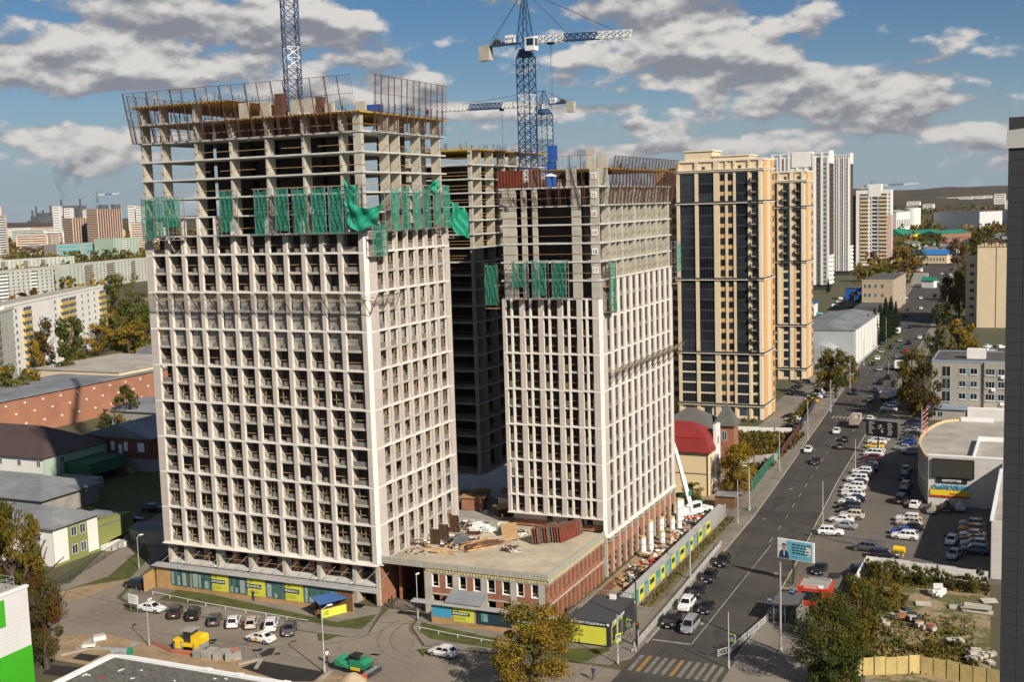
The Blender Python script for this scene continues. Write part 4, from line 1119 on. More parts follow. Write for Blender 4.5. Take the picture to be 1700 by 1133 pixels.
# --- orange tower, nearer
def orange_tower(label, Yf, xs, xr, depth, levels, fl, top_extra):
    """xs: dict of x ranges on the front; levels: cornice heights"""
    x0, x1 = xs['all']
    t = thing('apartment_tower', (x0, Yf, 0), 0, label, 'apartment tower', 'orange apartment towers')
    W = x1-x0; H = levels[-1]
    pc('wall', t, 0, 0, 0, W, depth, H, CREAM)
    for z in levels[:-1]:
        pc('cornice', t, -.4, -.75, z-.35, W+.45, depth+.1, z+.1, CREAML); pc('cornice', t, -.5, -.95, z+.1, W+.6, depth+.2, z+.32, DARKM if z < levels[-2] else CREAML)
    pc('parapet', t, -.25, -.4, H-.3, W+.3, depth+.1, H+.25, CREAML)
    for a, b, m_, d in xs['pilasters']:
        lo = 0
        for z in levels: pc('pilaster', t, a-x0, -d, lo+(.34 if lo else 0), b-x0, 0, z-.36, m_); lo = z
    n = int((levels[-2]-levels[0])/fl)
    zs = [levels[0]+.9+i*fl for i in range(n)]
    for a, b in xs['glass']:
        w = b-a; me = winmesh(w, fl-.42, DARKM, GLASSD, 4)
        for k, z in enumerate(zs):
            low = k < 5
            ob('glazed_loggia', me, t, (a-x0, -.10, z-.5))
            pc('loggia_slab', t, a-x0, -.22, z-.92, b-x0, -.02, z-.52, CREAML if low else DARKM)
    for a, b in xs['win']:
        me = winmesh(b-a, 1.75, DARKM, GLASSD, 1)
        for k, z in enumerate(zs):
            ob('window', me, t, (a-x0, -.06, z)); pc('orange_spandrel', t, a-x0, -.08, z-1.05, b-x0, 0, z-.1, OCHRE)
    for a, b in xs['balc']:
        me = winmesh(b-a, 2.1, DARKM, GLASSD, 1)
        for k, z in enumerate(zs):
            ob('window', me, t, (a-x0, -.06, z-.1))
            if k >= xs.get('bfrom', 5):
                mb = MB(); ww = b-a+.9
                mb.box(0, -1.1, 0, ww, 0, .12, BALC)
                for i in range(int(ww/.25)+1): mb.box(i*.25, -1.1, .12, i*.25+.05, -1.05, 1.05, BALC)
                mb.box(0, -1.1, 1.02, ww, -1.04, 1.1, BALC); mb.box(0, -1.1, .12, .05, 0, 1.05, BALC); mb.box(ww-.05, -1.1, .12, ww, 0, 1.05, BALC)
                ob('balcony', mb, t, (a-x0-.45, -.1, z-.55))
    # ground storey
    for a, b in xs['win']+xs['balc']+xs['glass']:
        me = winmesh(min(2.0, b-a), 1.9, DARKM, GLASSB, 1); ob('window', me, t, ((a+b)/2-x0-min(2.0, b-a)/2, -.06, 1.0))
    # road side end wall: orange bays and a column of small windows
    for a, b in ((.0, .28), (.34, .62), (.68, 1.0)):
        lo = 0
        for z in levels: pc('side_bay', t, W, depth*a+.2, lo+.34, W+.35, depth*b-.2, z-.36, OCHRE if a != .34 else CREAM); lo = z
    me = winmesh(1.1, 1.6, DARKM, GLASSD, 0)
    for z in zs: ob('window', me, t, (W+.42, depth*.80, z), pi/2)
    pc('attic_windows', t, W*.3, -.02, H-2.6, W*.3+.9, .0, H-1.6, DARKM); pc('attic_windows', t, W*.72, -.02, H-2.6, W*.72+.9, .0, H-1.6, DARKM)
    for (a, b, h_) in top_extra:
        pc('roof_block', t, a-x0, .3, H, b-x0, depth*.7, H+h_, CREAM); pc('roof_block_cornice', t, a-x0-.3, 0.0, H+h_, b-x0+.3, depth*.7+.3, H+h_+.35, CREAML)
    pc('recessed_wing', t, -8, 5, 0, -.02, depth, H-1.5, OCHRE)
    for z in zs: ob('window', winmesh(1.6, 1.6, DARKM, GLASSD, 1), t, (-3.0, 4.94, z)); ob('window', winmesh(1.6, 1.6, DARKM, GLASSD, 1), t, (-6.0, 4.94, z))
    return t
def ux(a): return a[0]
YA = 324.0
xsA = dict(all=(ux((-96.4,324,36.44)), ux((-72.32,324,36.46))),
  pilasters=[(ux((-96.4,324,36.44)), ux((-95.52,324,36.44)), CREAM, .5), (ux((-91.15,324,36.44)), ux((-90.2,324,36.44)), CREAM, .5), (ux((-85.8,324,36.45)), ux((-84.26,324,36.45)), CREAM, .45), (ux((-82.64,324,36.45)), ux((-81.96,324,36.45)), CREAM, .3), (ux((-80.35,324,36.46)), ux((-79.68,324,36.46)), CREAM, .4),
             (ux((-76.32,324,36.46)), ux((-75.65,324,36.46)), CREAM, .4), (ux((-73.32,324,36.46)), ux((-72.49,324,36.46)), CREAML, .5)],
  glass=[(ux((-95.48,324,36.44)), ux((-91.22,324,36.44))), (ux((-90.13,324,36.44)), ux((-85.87,324,36.45))), (ux((-79.61,324,36.46)), ux((-76.38,324,36.46)))],
  win=[(ux((-84.09,324,36.45)), ux((-82.73,324,36.45))), (ux((-81.84,324,36.45)), ux((-80.45,324,36.46)))], balc=[(ux((-75.15,324,36.46)), ux((-73.73,324,36.46)))])
orange_tower('nearer orange and cream apartment tower right of the middle unfinished tower', YA, xsA, 0, 13.5, [3.91, 18.59, 39.26, 60.45, 69.23, 71.98], 2.93,
             [(ux((-94.12,324,73.09)), ux((-86.24,324,72.74)), 2.6), (ux((-86.07,324,72.73)), ux((-76.04,324,72.28)), 1.0)])
xsB = dict(all=(ux((-85.21,400,30.71)), ux((-74.98,400,30.73))),
  pilasters=[(ux((-84.4,400,30.71)), ux((-83.59,400,30.72)), CREAM, .4), (ux((-80.17,400,30.72)), ux((-78.96,400,30.72)), CREAML, .5), (ux((-78.86,400,30.72)), ux((-78.36,400,30.72)), OCHRE, .3), (ux((-76.37,400,30.72)), ux((-75.37,400,30.72)), CREAML, .5)],
  glass=[(ux((-85.21,400,30.71)), ux((-84.48,400,30.71)))], win=[], balc=[(ux((-82.28,400,30.72)), ux((-80.77,400,30.72))), (ux((-78.06,400,30.72)), ux((-76.77,400,30.72)))], bfrom=12)
orange_tower('farther, narrower orange apartment tower beside the green sports cage', 400.0, xsB, 0, 11.0, [3.80, 18.50, 39.92, 58.10, 66.63, 69.79], 2.95, [])

# --- grey and white twin tower, cream and pink tower
GREYP = mat('grey_panel', (0.30, 0.32, 0.34), 0.8, 0.06, 0.3); BROWNP = mat('brown_panel', (0.085, 0.055, 0.045), 0.8, 0.08, 0.3)
def striped_tower(label, x0, x1, Yf, H, depth, stripes, fl, top):
    t = thing('apartment_tower', (x0, Yf, 0), 0, label, 'apartment tower'); W = x1-x0
    pc('wall', t, 0, 0, 3.5, W, depth, H, WHITEW); pc('ground_storey', t, .5, .6, 0, W-.5, depth, 3.5, DARKM)
    n = int((H-8)/fl); zs = [5+i*fl for i in range(n)]
    for a, b, m_, wn_ in stripes:
        pc('facade_strip', t, a*W, -.15, 3.6, b*W, 0, H-3, m_)
        if wn_:
            me = winmesh((b-a)*W*.62, 1.5, WHITEP, GLASSD, 1)
            for z in zs: ob('window', me, t, (a*W+(b-a)*W*.19, -.22, z))
    for i in range(7): pc('pier', t, W*(i/7)+.1, -.5, 3.5, W*(i/7)+W*.045, 0, H, WHITEW)
    pc('side_glazing', t, W, 1.5, 22, W+.2, depth-1, H-7, BROWNP)
    for z in zs[6:]: pc('balcony_front', t, W, 1.4, z-.6, W+.5, depth-.9, z+.25, BROWNP)
    for z in zs[:7]:
        mb = MB(); mb.prism([(W, .5), (W+1.0, 2), (W+1.4, depth/2), (W+1.0, depth-2), (W, depth-.5)], z-1.0, z+.3, WHITEW); ob('white_balcony', mb, t)
    pc('crown_block', t, W-.4, 1, H-7, W+.5, depth-1, H+1.4, WHITEW)
    for a, b, h_ in top: pc('roof_block', t, a*W, -.6, H-9, b*W, depth*.6, H+h_, WHITEW)
    pc('attic_band', t, 0, -.3, H-1.6, W, 0, H-.4, GREYP)
    return t
SW1 = [(.02, .10, GREYP, 1), (.14, .22, BROWNP, 1), (.26, .34, GREYP, 1), (.66, .74, GREYP, 1), (.79, .86, BROWNP, 1), (.89, .97, GREYP, 1)]
striped_tower('tall white and grey striped twin tower, nearer half with white roof block', ux((-171.55,795,41.08)), ux((-134.13,795,40.34)), 795, 90, 17, SW1, 2.95, [(.36, .70, 1.0)])
striped_tower('tall white and grey striped twin tower, farther half on the right', ux((-155.78,945,36.37)), ux((-143.49,945,36.12)), 945, 93, 14, [(.05, .25, GREYP, 1), (.38, .52, BROWNP, 1), (.66, .86, GREYP, 1)], 2.95, [])
YLP = mat('yellow_panel', (0.62, 0.46, 0.25), 0.85, 0.06, 0.2); PKP = mat('pale_pink_panel', (0.55, 0.40, 0.36), 0.85, 0.06, 0.2)
cx0, cx1 = ux((-158.83,1080,32.47)), ux((-129.3,1080,31.88))
t = thing('apartment_tower', (cx0, 1080, 0), 0, 'cream and yellow apartment tower with a small crane behind its roof', 'apartment tower'); W = cx1-cx0
pc('wall', t, 0, 0, 0, W, 14, 66, WHITEW); pc('upper_block', t, W*.36, -.4, 60, W*.72, 10, 71, WHITEW)
for k in range(18):
    z = 4+k*3.35
    for a, b in ((.12, .35), (.66, .88)):
        pc('yellow_spandrel', t, W*a, -.5, z-1.5, W*b, 0, z+.1, YLP); ob('window_band', winmesh(W*(b-a), 1.6, WHITEP, GLASSD, 4), t, (W*a, -.3, z+.15))
    pc('loggia', t, W*.47, -.05, z-.2, W*.62, .3, z+2.4, DARKM); pc('loggia_rail', t, W*.46, -.4, z-1.0, W*.57, -.06, z+.1, WHITEW)
    ob('window', winmesh(1.1, 1.5, WHITEP, GLASSD, 0), t, (W*.40, -.06, z+.1)); ob('window', winmesh(1.1, 1.5, WHITEP, GLASSD, 0), t, (W*.93, -.06, z+.1))
pc('pink_panel', t, W*.88, -.12, 3, W+.15, 13.8, 44, PKP); pc('brown_side_strip', t, -6, 3, 3, -.1, 14, 62, BROWNP)

# --- cream windowless block, grey office, shopping building
t = thing('office_block', (ux((-31.24,575,17.57)), 575, 0), 0, 'tall blank cream block with rusty pipes along its roof edge', 'building')
W = ux((-17.4,575,17.58))-ux((-31.24,575,17.57))
pc('wall', t, 0, 0, 0, W, 40, 36.5, CREAM); pc('roof', t, .6, .6, 36.5, W-.6, 39, 36.7, ROOFD); pc('wall_joint', t, W*.56, -.06, 0, W*.56+.3, 0, 36.4, BROWNP)
pc('stair_wing', t, -5.5, 10, 0, -.05, 38, 31, CREAM)
for k in range(7): ob('window', winmesh(2.0, 1.6, WHITEP, GLASSD, 1), t, (-3.8, 9.94, 4+k*3.8))
for i in range(9): pc('parapet_piece', t, i*W/9, -.3, 36.5, (i+.7)*W/9, .8, 37.4+.5*(i % 3), YLP)
pc('brown_side', t, W-1.2, -.12, 6, W+.1, 0, 34, BROWNP)
TILE = mat('grey_wall_tile', (0.36, 0.335, 0.285), 0.6, 0.08, 0.3); brickify(TILE, 1.0, .75, 0, (.80, .80, .80), off=0, msize=0.03)
BLUEPAN = mat('blue_grey_panel', (0.22, 0.29, 0.36), 0.6, 0.06, 0.3)
t = thing('office_building', (-29.8, 340.5, 0), 0, 'three-storey grey tiled office building with dark flat roof', 'building')
pc('wall', t, 0, 0, 0, 38, 22, 15.4, TILE); pc('roof', t, .35, .35, 15.42, 37.6, 21.6, 15.55, ROOFD)
for b in ((0, -.05, 15.2, 38, .34, 15.8), (0, 21.66, 15.2, 38, 22, 15.8), (-.05, .34, 15.2, .3, 21.66, 15.8)): pc('parapet', t, *b, BLUEPAN)
pc('projecting_bay', t, 13.4, -.55, 0, 38, -.02, 15.5, TILE)
pc('lift_house', t, 8.6, 6, 15.5, 13.4, 9, 18.2, WHITEW)
for z in (4.4, 7.9, 11.3): ob('stair_window', winmesh(2.3, 2.9, WHITEP, GLASSD, 1), t, (2.6, -.03, z)); pc('stair_sill', t, 2.4, -.2, z-.25, 5.0, 0, z-.06, BLUEPAN)
for z in (5.2, 8.6, 12.1):
    for u in (7.0, 9.9): ob('window', winmesh(1.8, 1.65, WHITEP, GLASSD, 1), t, (u, -.03, z)); pc('sill', t, u-.1, -.2, z-.2, u+1.9, 0, z-.05, WHITEP)
    pc('blue_panel', t, 8.85, -.05, z, 9.85, 0, z+1.65, BLUEPAN)
    for u in (13.8, 16.9, 20.2, 23.4, 26.6): ob('window', winmesh(2.3, 1.75, WHITEP, GLASSD, 2), t, (u, -.60, z)); pc('blue_panel', t, u+2.35, -.60, z, u+3.05, -.55, z+1.75, BLUEPAN); pc('sill', t, u-.1, -.8, z-.2, u+2.4, -.55, z-.05, WHITEP)
for u, z in ((17.6, 11.2), (15.3, 7.7), (17.5, 4.0)): pc('air_conditioner', t, u, -1.05, z, u+1.0, -.6, z+.7, WHITEP)
pc('lower_annex', t, -.6, -5, 0, 9.0, -.02, 3.0, TILE); pc('annex_roof', t, -.9, -5.4, 3.0, 9.4, -.02, 3.25, BLUEPAN)
for u in (.3, 2.0): ob('window', winmesh(1.4, 1.4, WHITEP, GLASSD, 1), t, (u, -5.03, 1.0))
pc('back_annex', t, 9.5, -3.5, 0, 38, -.6, 3.2, WHITEW)
# shopping building with the big screen
MALLW = mat('pale_wall_panel', (0.55, 0.53, 0.48), 0.6, 0.05, 0.2); brickify(MALLW, 4.2, 1.6, 0, (.78, .78, .78), off=0, msize=.05)
ROOFM = mat('pale_roof_membrane', (0.36, 0.33, 0.28), 0.95, 0.25, 0.15)
SCREEN = mat('dark_led_screen', (0.05, 0.048, 0.038), 0.35, 0.1, 3.0)
BROWNG = mat('brown_cladding_glass', (0.09, 0.07, 0.055), 0.25, 0.3, 1.0)
t = thing('shopping_building', (-21.6, 242, 0), 0, 'pale shopping building with black LED screen and curved side on the parking lot', 'building')
curve = [(0, 0), (-1.2, 4.5), (-2.3, 10), (-3.1, 14), (-3.4, 18), (-3.5, 23), (-3.3, 28), (-2.6, 33), (-1.6, 38), (-.1, 42), (4, 45), (22, 46), (22, 0)]
mb = MB(); mb.prism(curve, 0, 9.0, BROWNG, ROOFM); ob('curved_hall', mb, t)
mb = MB(); pts = curve[:11]
for a, b in zip(pts[:-1], pts[1:]): mb.beam((*a, 9.2), (*b, 9.2), .35, YLP, .5)
ob('curved_parapet', mb, t)
for i, (a, b) in enumerate(zip(pts[:-1], pts[1:])):
    mb = MB()
    for s in range(4):
        q = (a[0]+(b[0]-a[0])*s/4-.1, a[1]+(b[1]-a[1])*s/4)
        mb.box(q[0]-.12, q[1], .2, q[0]+.06, q[1]+.2, 8.9, MALLW)
    mb.beam((a[0]-.1, a[1], 4.6), (b[0]-.1, b[1], 4.6), .25, MALLW, .8); ob('curtain_wall_bay', mb, t)
pc('front_wall', t, 0, -.35, 0, 13.5, -.02, 9.9, MALLW); pc('front_wall_cap', t, -.1, -.4, 9.9, 13.6, .5, 10.1, WHITEP)
pc('stair_wing', t, 13.55, -8.2, 0, 22, -.5, 9.3, MALLW); pc('stair_wing_roof', t, 13.9, -7.9, 9.3, 22, -.6, 9.42, ROOFM)
pc('inner_roof', t, 8.5, 1, 9.02, 22, 20, 9.3, ROOFM); pc('white_upstand', t, 8.0, 20, 9.02, 22, 20.5, 10.2, WHITEP); pc('white_upstand', t, 8.0, 1, 9.02, 8.4, 20, 10.1, WHITEP)
pc('far_upstand', t, 3, 43.6, 9.02, 10, 44.1, 10, WHITEP); mb = MB(); lattice_mast = [mb.beam((-3.0+a*.5, 24+b*.5, 9), (-3.0+a*.2, 24+b*.2, 15), .08, RED) for a in (-1, 1) for b in (-1, 1)]; [mb.beam((-3.6+.05*k, 23.4, 9+k), (-2.4, 24.5, 10+k), .07, WHITEP) for k in range(6)]; ob('red_white_mast', mb, t)
sc = pc('led_screen', t, .9, -.75, 5.9, 8.3, -.37, 9.3, SCREEN)
for b in ((.75, -.8, 5.75, 8.45, -.37, 5.89), (.75, -.8, 9.31, 8.45, -.37, 9.45), (.75, -.8, 5.9, .89, -.37, 9.3), (8.31, -.8, 5.9, 8.45, -.37, 9.3)): pc('screen_frame', t, *b, BLACK)
pc('sign_board', t, 1.5, -.55, 4.65, 7.2, -.37, 5.65, BLACK)
SIGNY = mat('yellow_sign', (0.70, 0.52, 0.03), 0.6, 0.05, 1.0); BLUESIGN = mat('light_blue_sign', (0.06, 0.32, 0.52), 0.5, 0.05, 1.0)
pc('sign_board', t, .4, -.55, 2.15, 7.7, -.37, 3.25, SIGNY); pc('sign_stripe', t, .4, -.57, 1.8, 7.7, -.37, 2.13, RED)
for a in (1.2, 4.0, 7.0): pc('door_canopy', t, 14+a*.9, -9.0, 2.6, 14.8+a*.9, -8.2, 2.8, DARKM)
pc('lower_wing', t, 13.5, -45, 0, 24, -8.3, 9.4, MALLW); pc('lower_roof', t, 13.9, -44.6, 9.42, 24, -8.5, 9.55, ROOFM); pc('white_edge', t, 13.3, -45.2, 9.4, 13.85, -8.3, 9.9, WHITEP)
mall = t
def text(body, size, m, parent, loc, rot=(pi/2, 0, 0), extrude=.02, align='LEFT', bold=False, name='lettering'):
    cu = bpy.data.curves.new('lettering', 'FONT'); cu.body = body; cu.size = size; cu.align_x = align; cu.extrude = extrude
    if bold: cu.offset = size*.018
    cu.materials.append(m)
    me = evaluated_mesh(bpy.data.objects.new('lettering', cu))
    return ob(name, me, parent, loc, rot)
text('мототека', .78, WHITEP, mall, (4.35, -.58, 4.95), align='CENTER', bold=True)
text('СибЛОДКИ', 1.15, BLUESIGN, mall, (.9, -.62, 3.5), extrude=.08, bold=True)
text('Авто', .62, RED, mall, (4.0, -.58, 2.35), bold=True)
# dark tower block close on the right
DTILE = mat('shade_grey_wall_panel', (0.050, 0.050, 0.054), 0.6, 0.07, 0.2)  # grey panels; shade on this face is put into the dark bluish colour
t = thing('dark_building', (-1.6, 48.3, 0), rad(-9), 'dark grey panelled building close by on the right edge, shade in its colour', 'building')
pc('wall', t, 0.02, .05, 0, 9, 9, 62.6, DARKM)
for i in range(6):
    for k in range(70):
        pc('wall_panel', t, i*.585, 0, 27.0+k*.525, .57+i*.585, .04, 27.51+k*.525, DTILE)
mb = MB(); mb.prof([(-.06, 62.6), (-.06, 63.25), (.5, 63.3), (9, 66.5), (9, 62.6)], -.06, 9, MALLW, 'Y'); ob('roof_cap', fixnormals(mb.mesh('roof_cap')), t)
# --- red roofed house and brick turret house
REDR = mat('red_tile_roof', (0.25, 0.032, 0.028), 0.55, 0.12, 0.5); brickify(REDR, .35, .38, 0, (.72, .70, .70), off=0, msize=.03)
PALEY = mat('pale_yellow_render', (0.70, 0.56, 0.34), 0.85, 0.06, 0.2)
GREYTILE = mat('grey_slate_roof', (0.115, 0.11, 0.10), 0.9, 0.15, 0.5)
t = thing('house', (-83.0, 235.2, 0), 0, 'pale yellow house with bright red mansard roof behind the crane truck', 'house')
pc('wall', t, 0, 0, 0, 18.8, 9.5, 9.2, PALEY); pc('string_course', t, -.05, -.08, 4.6, 18.85, 0, 4.75, BROWNP); pc('eaves', t, -.4, -.5, 9.0, 19.3, 10, 9.25, BROWNP)
mb = MB(); a = [(-.5, -.6, 9.25), (19.4, -.6, 9.25), (19.4, 10.1, 9.25), (-.5, 10.1, 9.25)]; b = [(1.0, .6, 12.2), (18.3, .6, 12.2), (18.3, 8.9, 12.2), (1.0, 8.9, 12.2)]; c = [(5, 4.6, 14.8), (14.5, 4.6, 14.8)]
mb.add(a+b, [(0, 1, 5, 4), (1, 2, 6, 5), (2, 3, 7, 6), (3, 0, 4, 7)], REDR); mb.add(b+c, [(0, 1, 5, 4), (1, 2, 5), (2, 3, 4, 5), (3, 0, 4)], REDR); ob('roof', mb, t)
pc('roof_edge', t, .9, .45, 12.12, 18.4, .6, 12.3, RED)
pc('gable_front', t, 18.8, 4.5, 0, 19.4, 8.0, 14.2, WHITEW); pc('downpipe', t, 18.7, -.15, 0, 18.85, -.02, 9.2, BROWNP)
for y_, z_ in ((2.0, 6.2), (5.4, 6.2), (5.4, 2.4), (5.4, 10.0)): ob('window', winmesh(1.2, 1.7, WHITEP, GLASSD, 1), t, (19.44 if y_ > 4 else 18.84, y_, z_), pi/2)
ob('arched_window', winmesh(1.4, 2.6, WHITEP, GLASSD, 1), t, (18.84, 1.6, 1.9), pi/2)
t = thing('house', (-84, 262, 0), 0, 'brick house with grey pyramid turret behind the red roof', 'house')
pc('wall', t, 0, 0, 0, 14, 12, 8.5, BRICK); hiproof(t, 0, 0, 14, 12, 8.5, 4.2, GREYTILE)
pc('turret', t, 13.2, 4, 0, 17.6, 8.4, 9.2, BRICK); hiproof(t, 13.2, 4, 17.6, 8.4, 9.2, 5.0, GREYTILE, .5, 'turret_roof'); ob('window', winmesh(1.2, 2.2, WHITEP, GLASSB, 1), t, (14.8, 3.97, 5.6))

# --- sheds and workshop along the road
CORR = mat('pale_corrugated', (0.40, 0.43, 0.43), 0.6, 0.08, 0.4, metal=.1); brickify(CORR, 1.0, 80, 0, (.80, .80, .80), off=0, msize=.06)
t = thing('warehouse', (-84.5, 432, 0), 0, 'large grey corrugated warehouse with a shallow roof near the spruces', 'warehouse')
pc('wall', t, 0, 0, 0, 20.5, 66, 13.6, CORR); hiproof(t, 0, 0, 20.5, 66, 13.6, 1.6, ROOFG, .3, gable=True)
for i in range(9): pc('side_bay_panel', t, 20.5, 4+i*7, 1, 20.65, 9+i*7, 13, WHITEW)
t = thing('arched_hangar', (-84.2, 421, 0), 0, 'arched grey metal hangar in front of the corrugated warehouse', 'hangar')
mb = MB(); N_ = 14; pr_ = [(9.3-9.3*math.cos(pi*i/N_), 9.4*math.sin(pi*i/N_)) for i in range(N_+1)]; mb.prof(pr_, 0, 10.8, CORR, 'Y'); ob('shell', fixnormals(mb.mesh('shell')), t)
for i in range(1, 7): u = i*18.6/7; hgt = 9.4*math.sqrt(max(0, 1-((u-9.3)/9.3)**2)); pc('end_mullion', t, u-.08, -.08, 0, u+.08, -.01, hgt, STEEL)
for z in (2.4, 4.8, 7.0): hw = 9.3*math.sqrt(1-(z/9.4)**2); pc('end_transom', t, 9.3-hw, -.07, z, 9.3+hw, -.015, z+.1, STEEL)
TAN = mat('tan_brick', (0.42, 0.33, 0.22), 0.85, 0.1, 0.5)
t = thing('office_building', (-91, 640, 0), 0, 'three-storey tan brick building with a flat black roof behind the spruces', 'building')
pc('wall', t, 0, 0, 0, 15.5, 60, 17, TAN); pc('roof', t, .3, .3, 17, 15.2, 59.7, 17.15, ROOFD); pc('parapet', t, -.1, -.1, 16.8, 15.6, .3, 17.5, TAN)
for z in (3.5, 8.2, 12.9):
    for u in (1.0, 3.2, 6.2, 9.6): ob('window', winmesh(1.4, 2.2, WHITEP, GLASSB, 1), t, (u, -.03, z))
    for k in range(9): ob('window', winmesh(3.0, 2.0, WHITEP, GLASSB, 2), t, (15.53, 3+k*6.3, z), pi/2)
pc('lower_roof', t, 0, -26, 0, 16, -.1, 5.5, ROOFD)
t = thing('garage_row', (-128, 560, 0), 0, 'low white garage row with blue trim and doors beside the warehouse', 'garages')
pc('wall', t, 0, 0, 0, 16, 70, 7, WHITEW); pc('roof', t, -.3, -.3, 7, 15.5, 70.3, 7.4, ROOFD); pc('blue_trim', t, 15.6, 0, 6.2, 16.2, 70, 7.5, BLUEP)
for i in range(9): pc('garage_door', t, 16.0, 4+i*7.2, 0, 16.1, 8+i*7.2, 4.5, BLUEP if i % 2 else WHITEP); pc('lamp', t, 16.0, 3+i*7.2, 5, 16.3, 3.6+i*7.2, 5.5, DARKM)
t = thing('shed', (-112, 720, 0), 0, 'blue canopied filling shed behind the garage row', 'shed'); pc('wall', t, 0, 0, 0, 14, 10, 7, BLUEP); pc('roof', t, -.4, -.4, 7, 14.4, 10.4, 7.4, ROOFD); pc('white_end', t, 14.02, 0, 0, 14.6, 30, 7.5, WHITEW)
t = thing('shed', (-108, 850, 0), 0, 'beige flat-roofed shed below the striped twin tower', 'shed'); pc('wall', t, 0, 0, 0, 16, 12, 8, CREAM); pc('roof', t, .3, .3, 8, 15.7, 11.7, 8.2, ROOFD); pc('annex', t, 16.1, 2, 0, 30, 12, 7, CONCD)

# --- left side: yards, houses, long brick works
MINT = mat('mint_render', (0.36, 0.46, 0.36), 0.85, 0.08, 0.3); BRROOF = mat('brown_sheet_roof', (0.075, 0.05, 0.045), 0.6, 0.12, 0.4)
OLIVEW = mat('olive_render', (0.21, 0.235, 0.075), 0.85, 0.08, 0.3); GREENR = mat('dark_green_sheet', (0.02, 0.10, 0.05), 0.6, 0.1, 0.4)
t = thing('kindergarten', (-184, 151.5, 0), 0, 'white and olive two-storey house with grey hipped roof at left', 'house')
pc('wall', t, 0, 0, 0, 24.4, 10.6, 7.0, WHITEW); hiproof(t, 0, 0, 24.4, 10.6, 7.1, 2.3, ROOFG, .7)
pc('olive_bay', t, 24.4, 3.3, .1, 24.52, 7.9, 6.8, OLIVEW); pc('plinth', t, 24.4, -.1, 0, 24.6, 10.7, .45, OLIVEW)
for y_ in (3.9, 6.0):
    for z_ in (1.2, 4.5): ob('window', winmesh(1.35, 1.75, WHITEP, GLASSB, 1), t, (24.58, y_, z_), pi/2)
for i in range(6):
    for z_ in (1.2, 4.5): ob('window', winmesh(1.35, 1.75, WHITEP, GLASSB, 1), t, (3+i*3.4, -.04, z_))
pc('downpipe', t, 24.4, -.12, 0, 24.52, 0, 7, WHITEP)
mb = MB(); mb.prof([(10.7, .3), (10.7, 5.6), (20, 5.0), (20, 1.8), (14, 1.2)], 22, 24.3, OLIVEW, 'X'); ob('stair_block', fixnormals(mb.mesh('stair_block')), t)
pc('lower_wing', t, 15, 10.7, 0, 21.9, 20, 4.4, OLIVEW); pc('lower_wing_roof', t, 14.6, 10.6, 4.4, 24.4, 20.5, 4.6, ROOFG); pc('ramp', t, 24.45, 10.9, 0, 27, 15.5, .9, WHITEW)
t = thing('house', (-218, 176, 0), 0, 'low grey hip-roofed house between the white and brown roofs', 'house'); pc('wall', t, 0, 0, 0, 30, 16, 4.0, CONCD); hiproof(t, 0, 0, 30, 16, 4.1, 3.0, ROOFG, .8)
t = thing('house', (-245, 197, 0), 0, 'white house with green band and dark brown roof at left edge', 'house')
pc('wall', t, 0, 0, 0, 36, 20, 7.2, WHITEW); pc('green_band', t, -.1, -.06, 3.0, 36.05, 0, 3.5, MINT); pc('side_wall', t, 36, -.02, 0, 36.2, 20, 7.4, MINT)
hiproof(t, 0, 0, 36, 20, 7.2, 5.2, BRROOF, .6)
for u in (22, 28, 34): ob('window', winmesh(1.2, 1.4, WHITEP, GLASSB, 1), t, (u, -.04, 5.0)); ob('window', winmesh(1.2, .9, WHITEP, GLASSB, 1), t, (u, -.04, 1.4))
ob('window', winmesh(1.2, 1.4, WHITEP, GLASSB, 1), t, (36.24, 5, 5), pi/2)
pc('dark_canopy', t, 36.3, 6, 2.2, 44, 18, 5.0, GREENR); pc('low_annex', t, 36.4, -2, 0, 48, 5.8, 2.4, CONCD)
t = thing('house', (-216.5, 218, 0), 0, 'red-brown clad gabled house with white shutters standing in the tower shade', 'house')
REDCLAD = mat('red_brown_cladding', (0.20, 0.065, 0.035), 0.7, 0.08, 0.3)
pc('wall', t, 0, 0, 0, 20.5, 30, 3.2, CONCD)
mb = MB(); mb.prof([(0, 3.2), (20.5, 3.2), (20.5, 8.2), (10.2, 11.2), (0, 8.2)], 0, 30, REDCLAD, 'Y'); ob('upper_wall', fixnormals(mb.mesh('upper_wall')), t); hiproof(t, 0, .2, 20.5, 30, 8.3, 3.1, ROOFG, .5, gable=True)
for u in (1.2, 8.0, 12.2, 16.4): pc('shutter', t, u, -.08, 4.9, u+(2.0 if u in (1.2, 16.4) else 1.1), 0, 7.1, WHITEP)
pc('door', t, 10.4, -.08, 3.4, 11.5, 0, 6.4, WHITEP)
mb = MB()
for i in range(9): mb.box(11.5+i*.5, -2.2, 0, 12.0+i*.5, -.8, 3.2-i*.36, WOOD)
ob('outside_stair', mb, t)
t = thing('shed', (-152, 186, 0), 0, 'low dark-roofed block shed beside the tall tower', 'shed'); pc('wall', t, -6, 0, 0, 10, 8, 3.2, CONCD); hiproof(t, -6, 0, 10, 8, 3.2, 1.4, ROOFG, .5)
t = thing('garage', (-158, 168.5, 0), 0, 'small grey sheet-metal garage near the tower corner', 'garage'); pc('wall', t, 0, 0, 0, 9, 5, 2.6, CONCD); hiproof(t, 0, 0, 9, 5, 2.6, .8, ROOFG, .3, gable=True)
BRICKL = mat('old_brick_wall', (0.36, 0.165, 0.10), 0.9, 0.16, 0.15); brickify(BRICKL, .5, .18, 0, (.86, .86, .86), msize=.02)
t = thing('brick_works', (-268, 200, 0), 0, 'long red brick works wall dotted with small white vents', 'building')
pc('wall', t, -26, 0, 0, 0, 190, 10.8, BRICKL); pc('roof', t, -26.5, -.4, 10.8, .5, 190.4, 11.2, ROOFG)
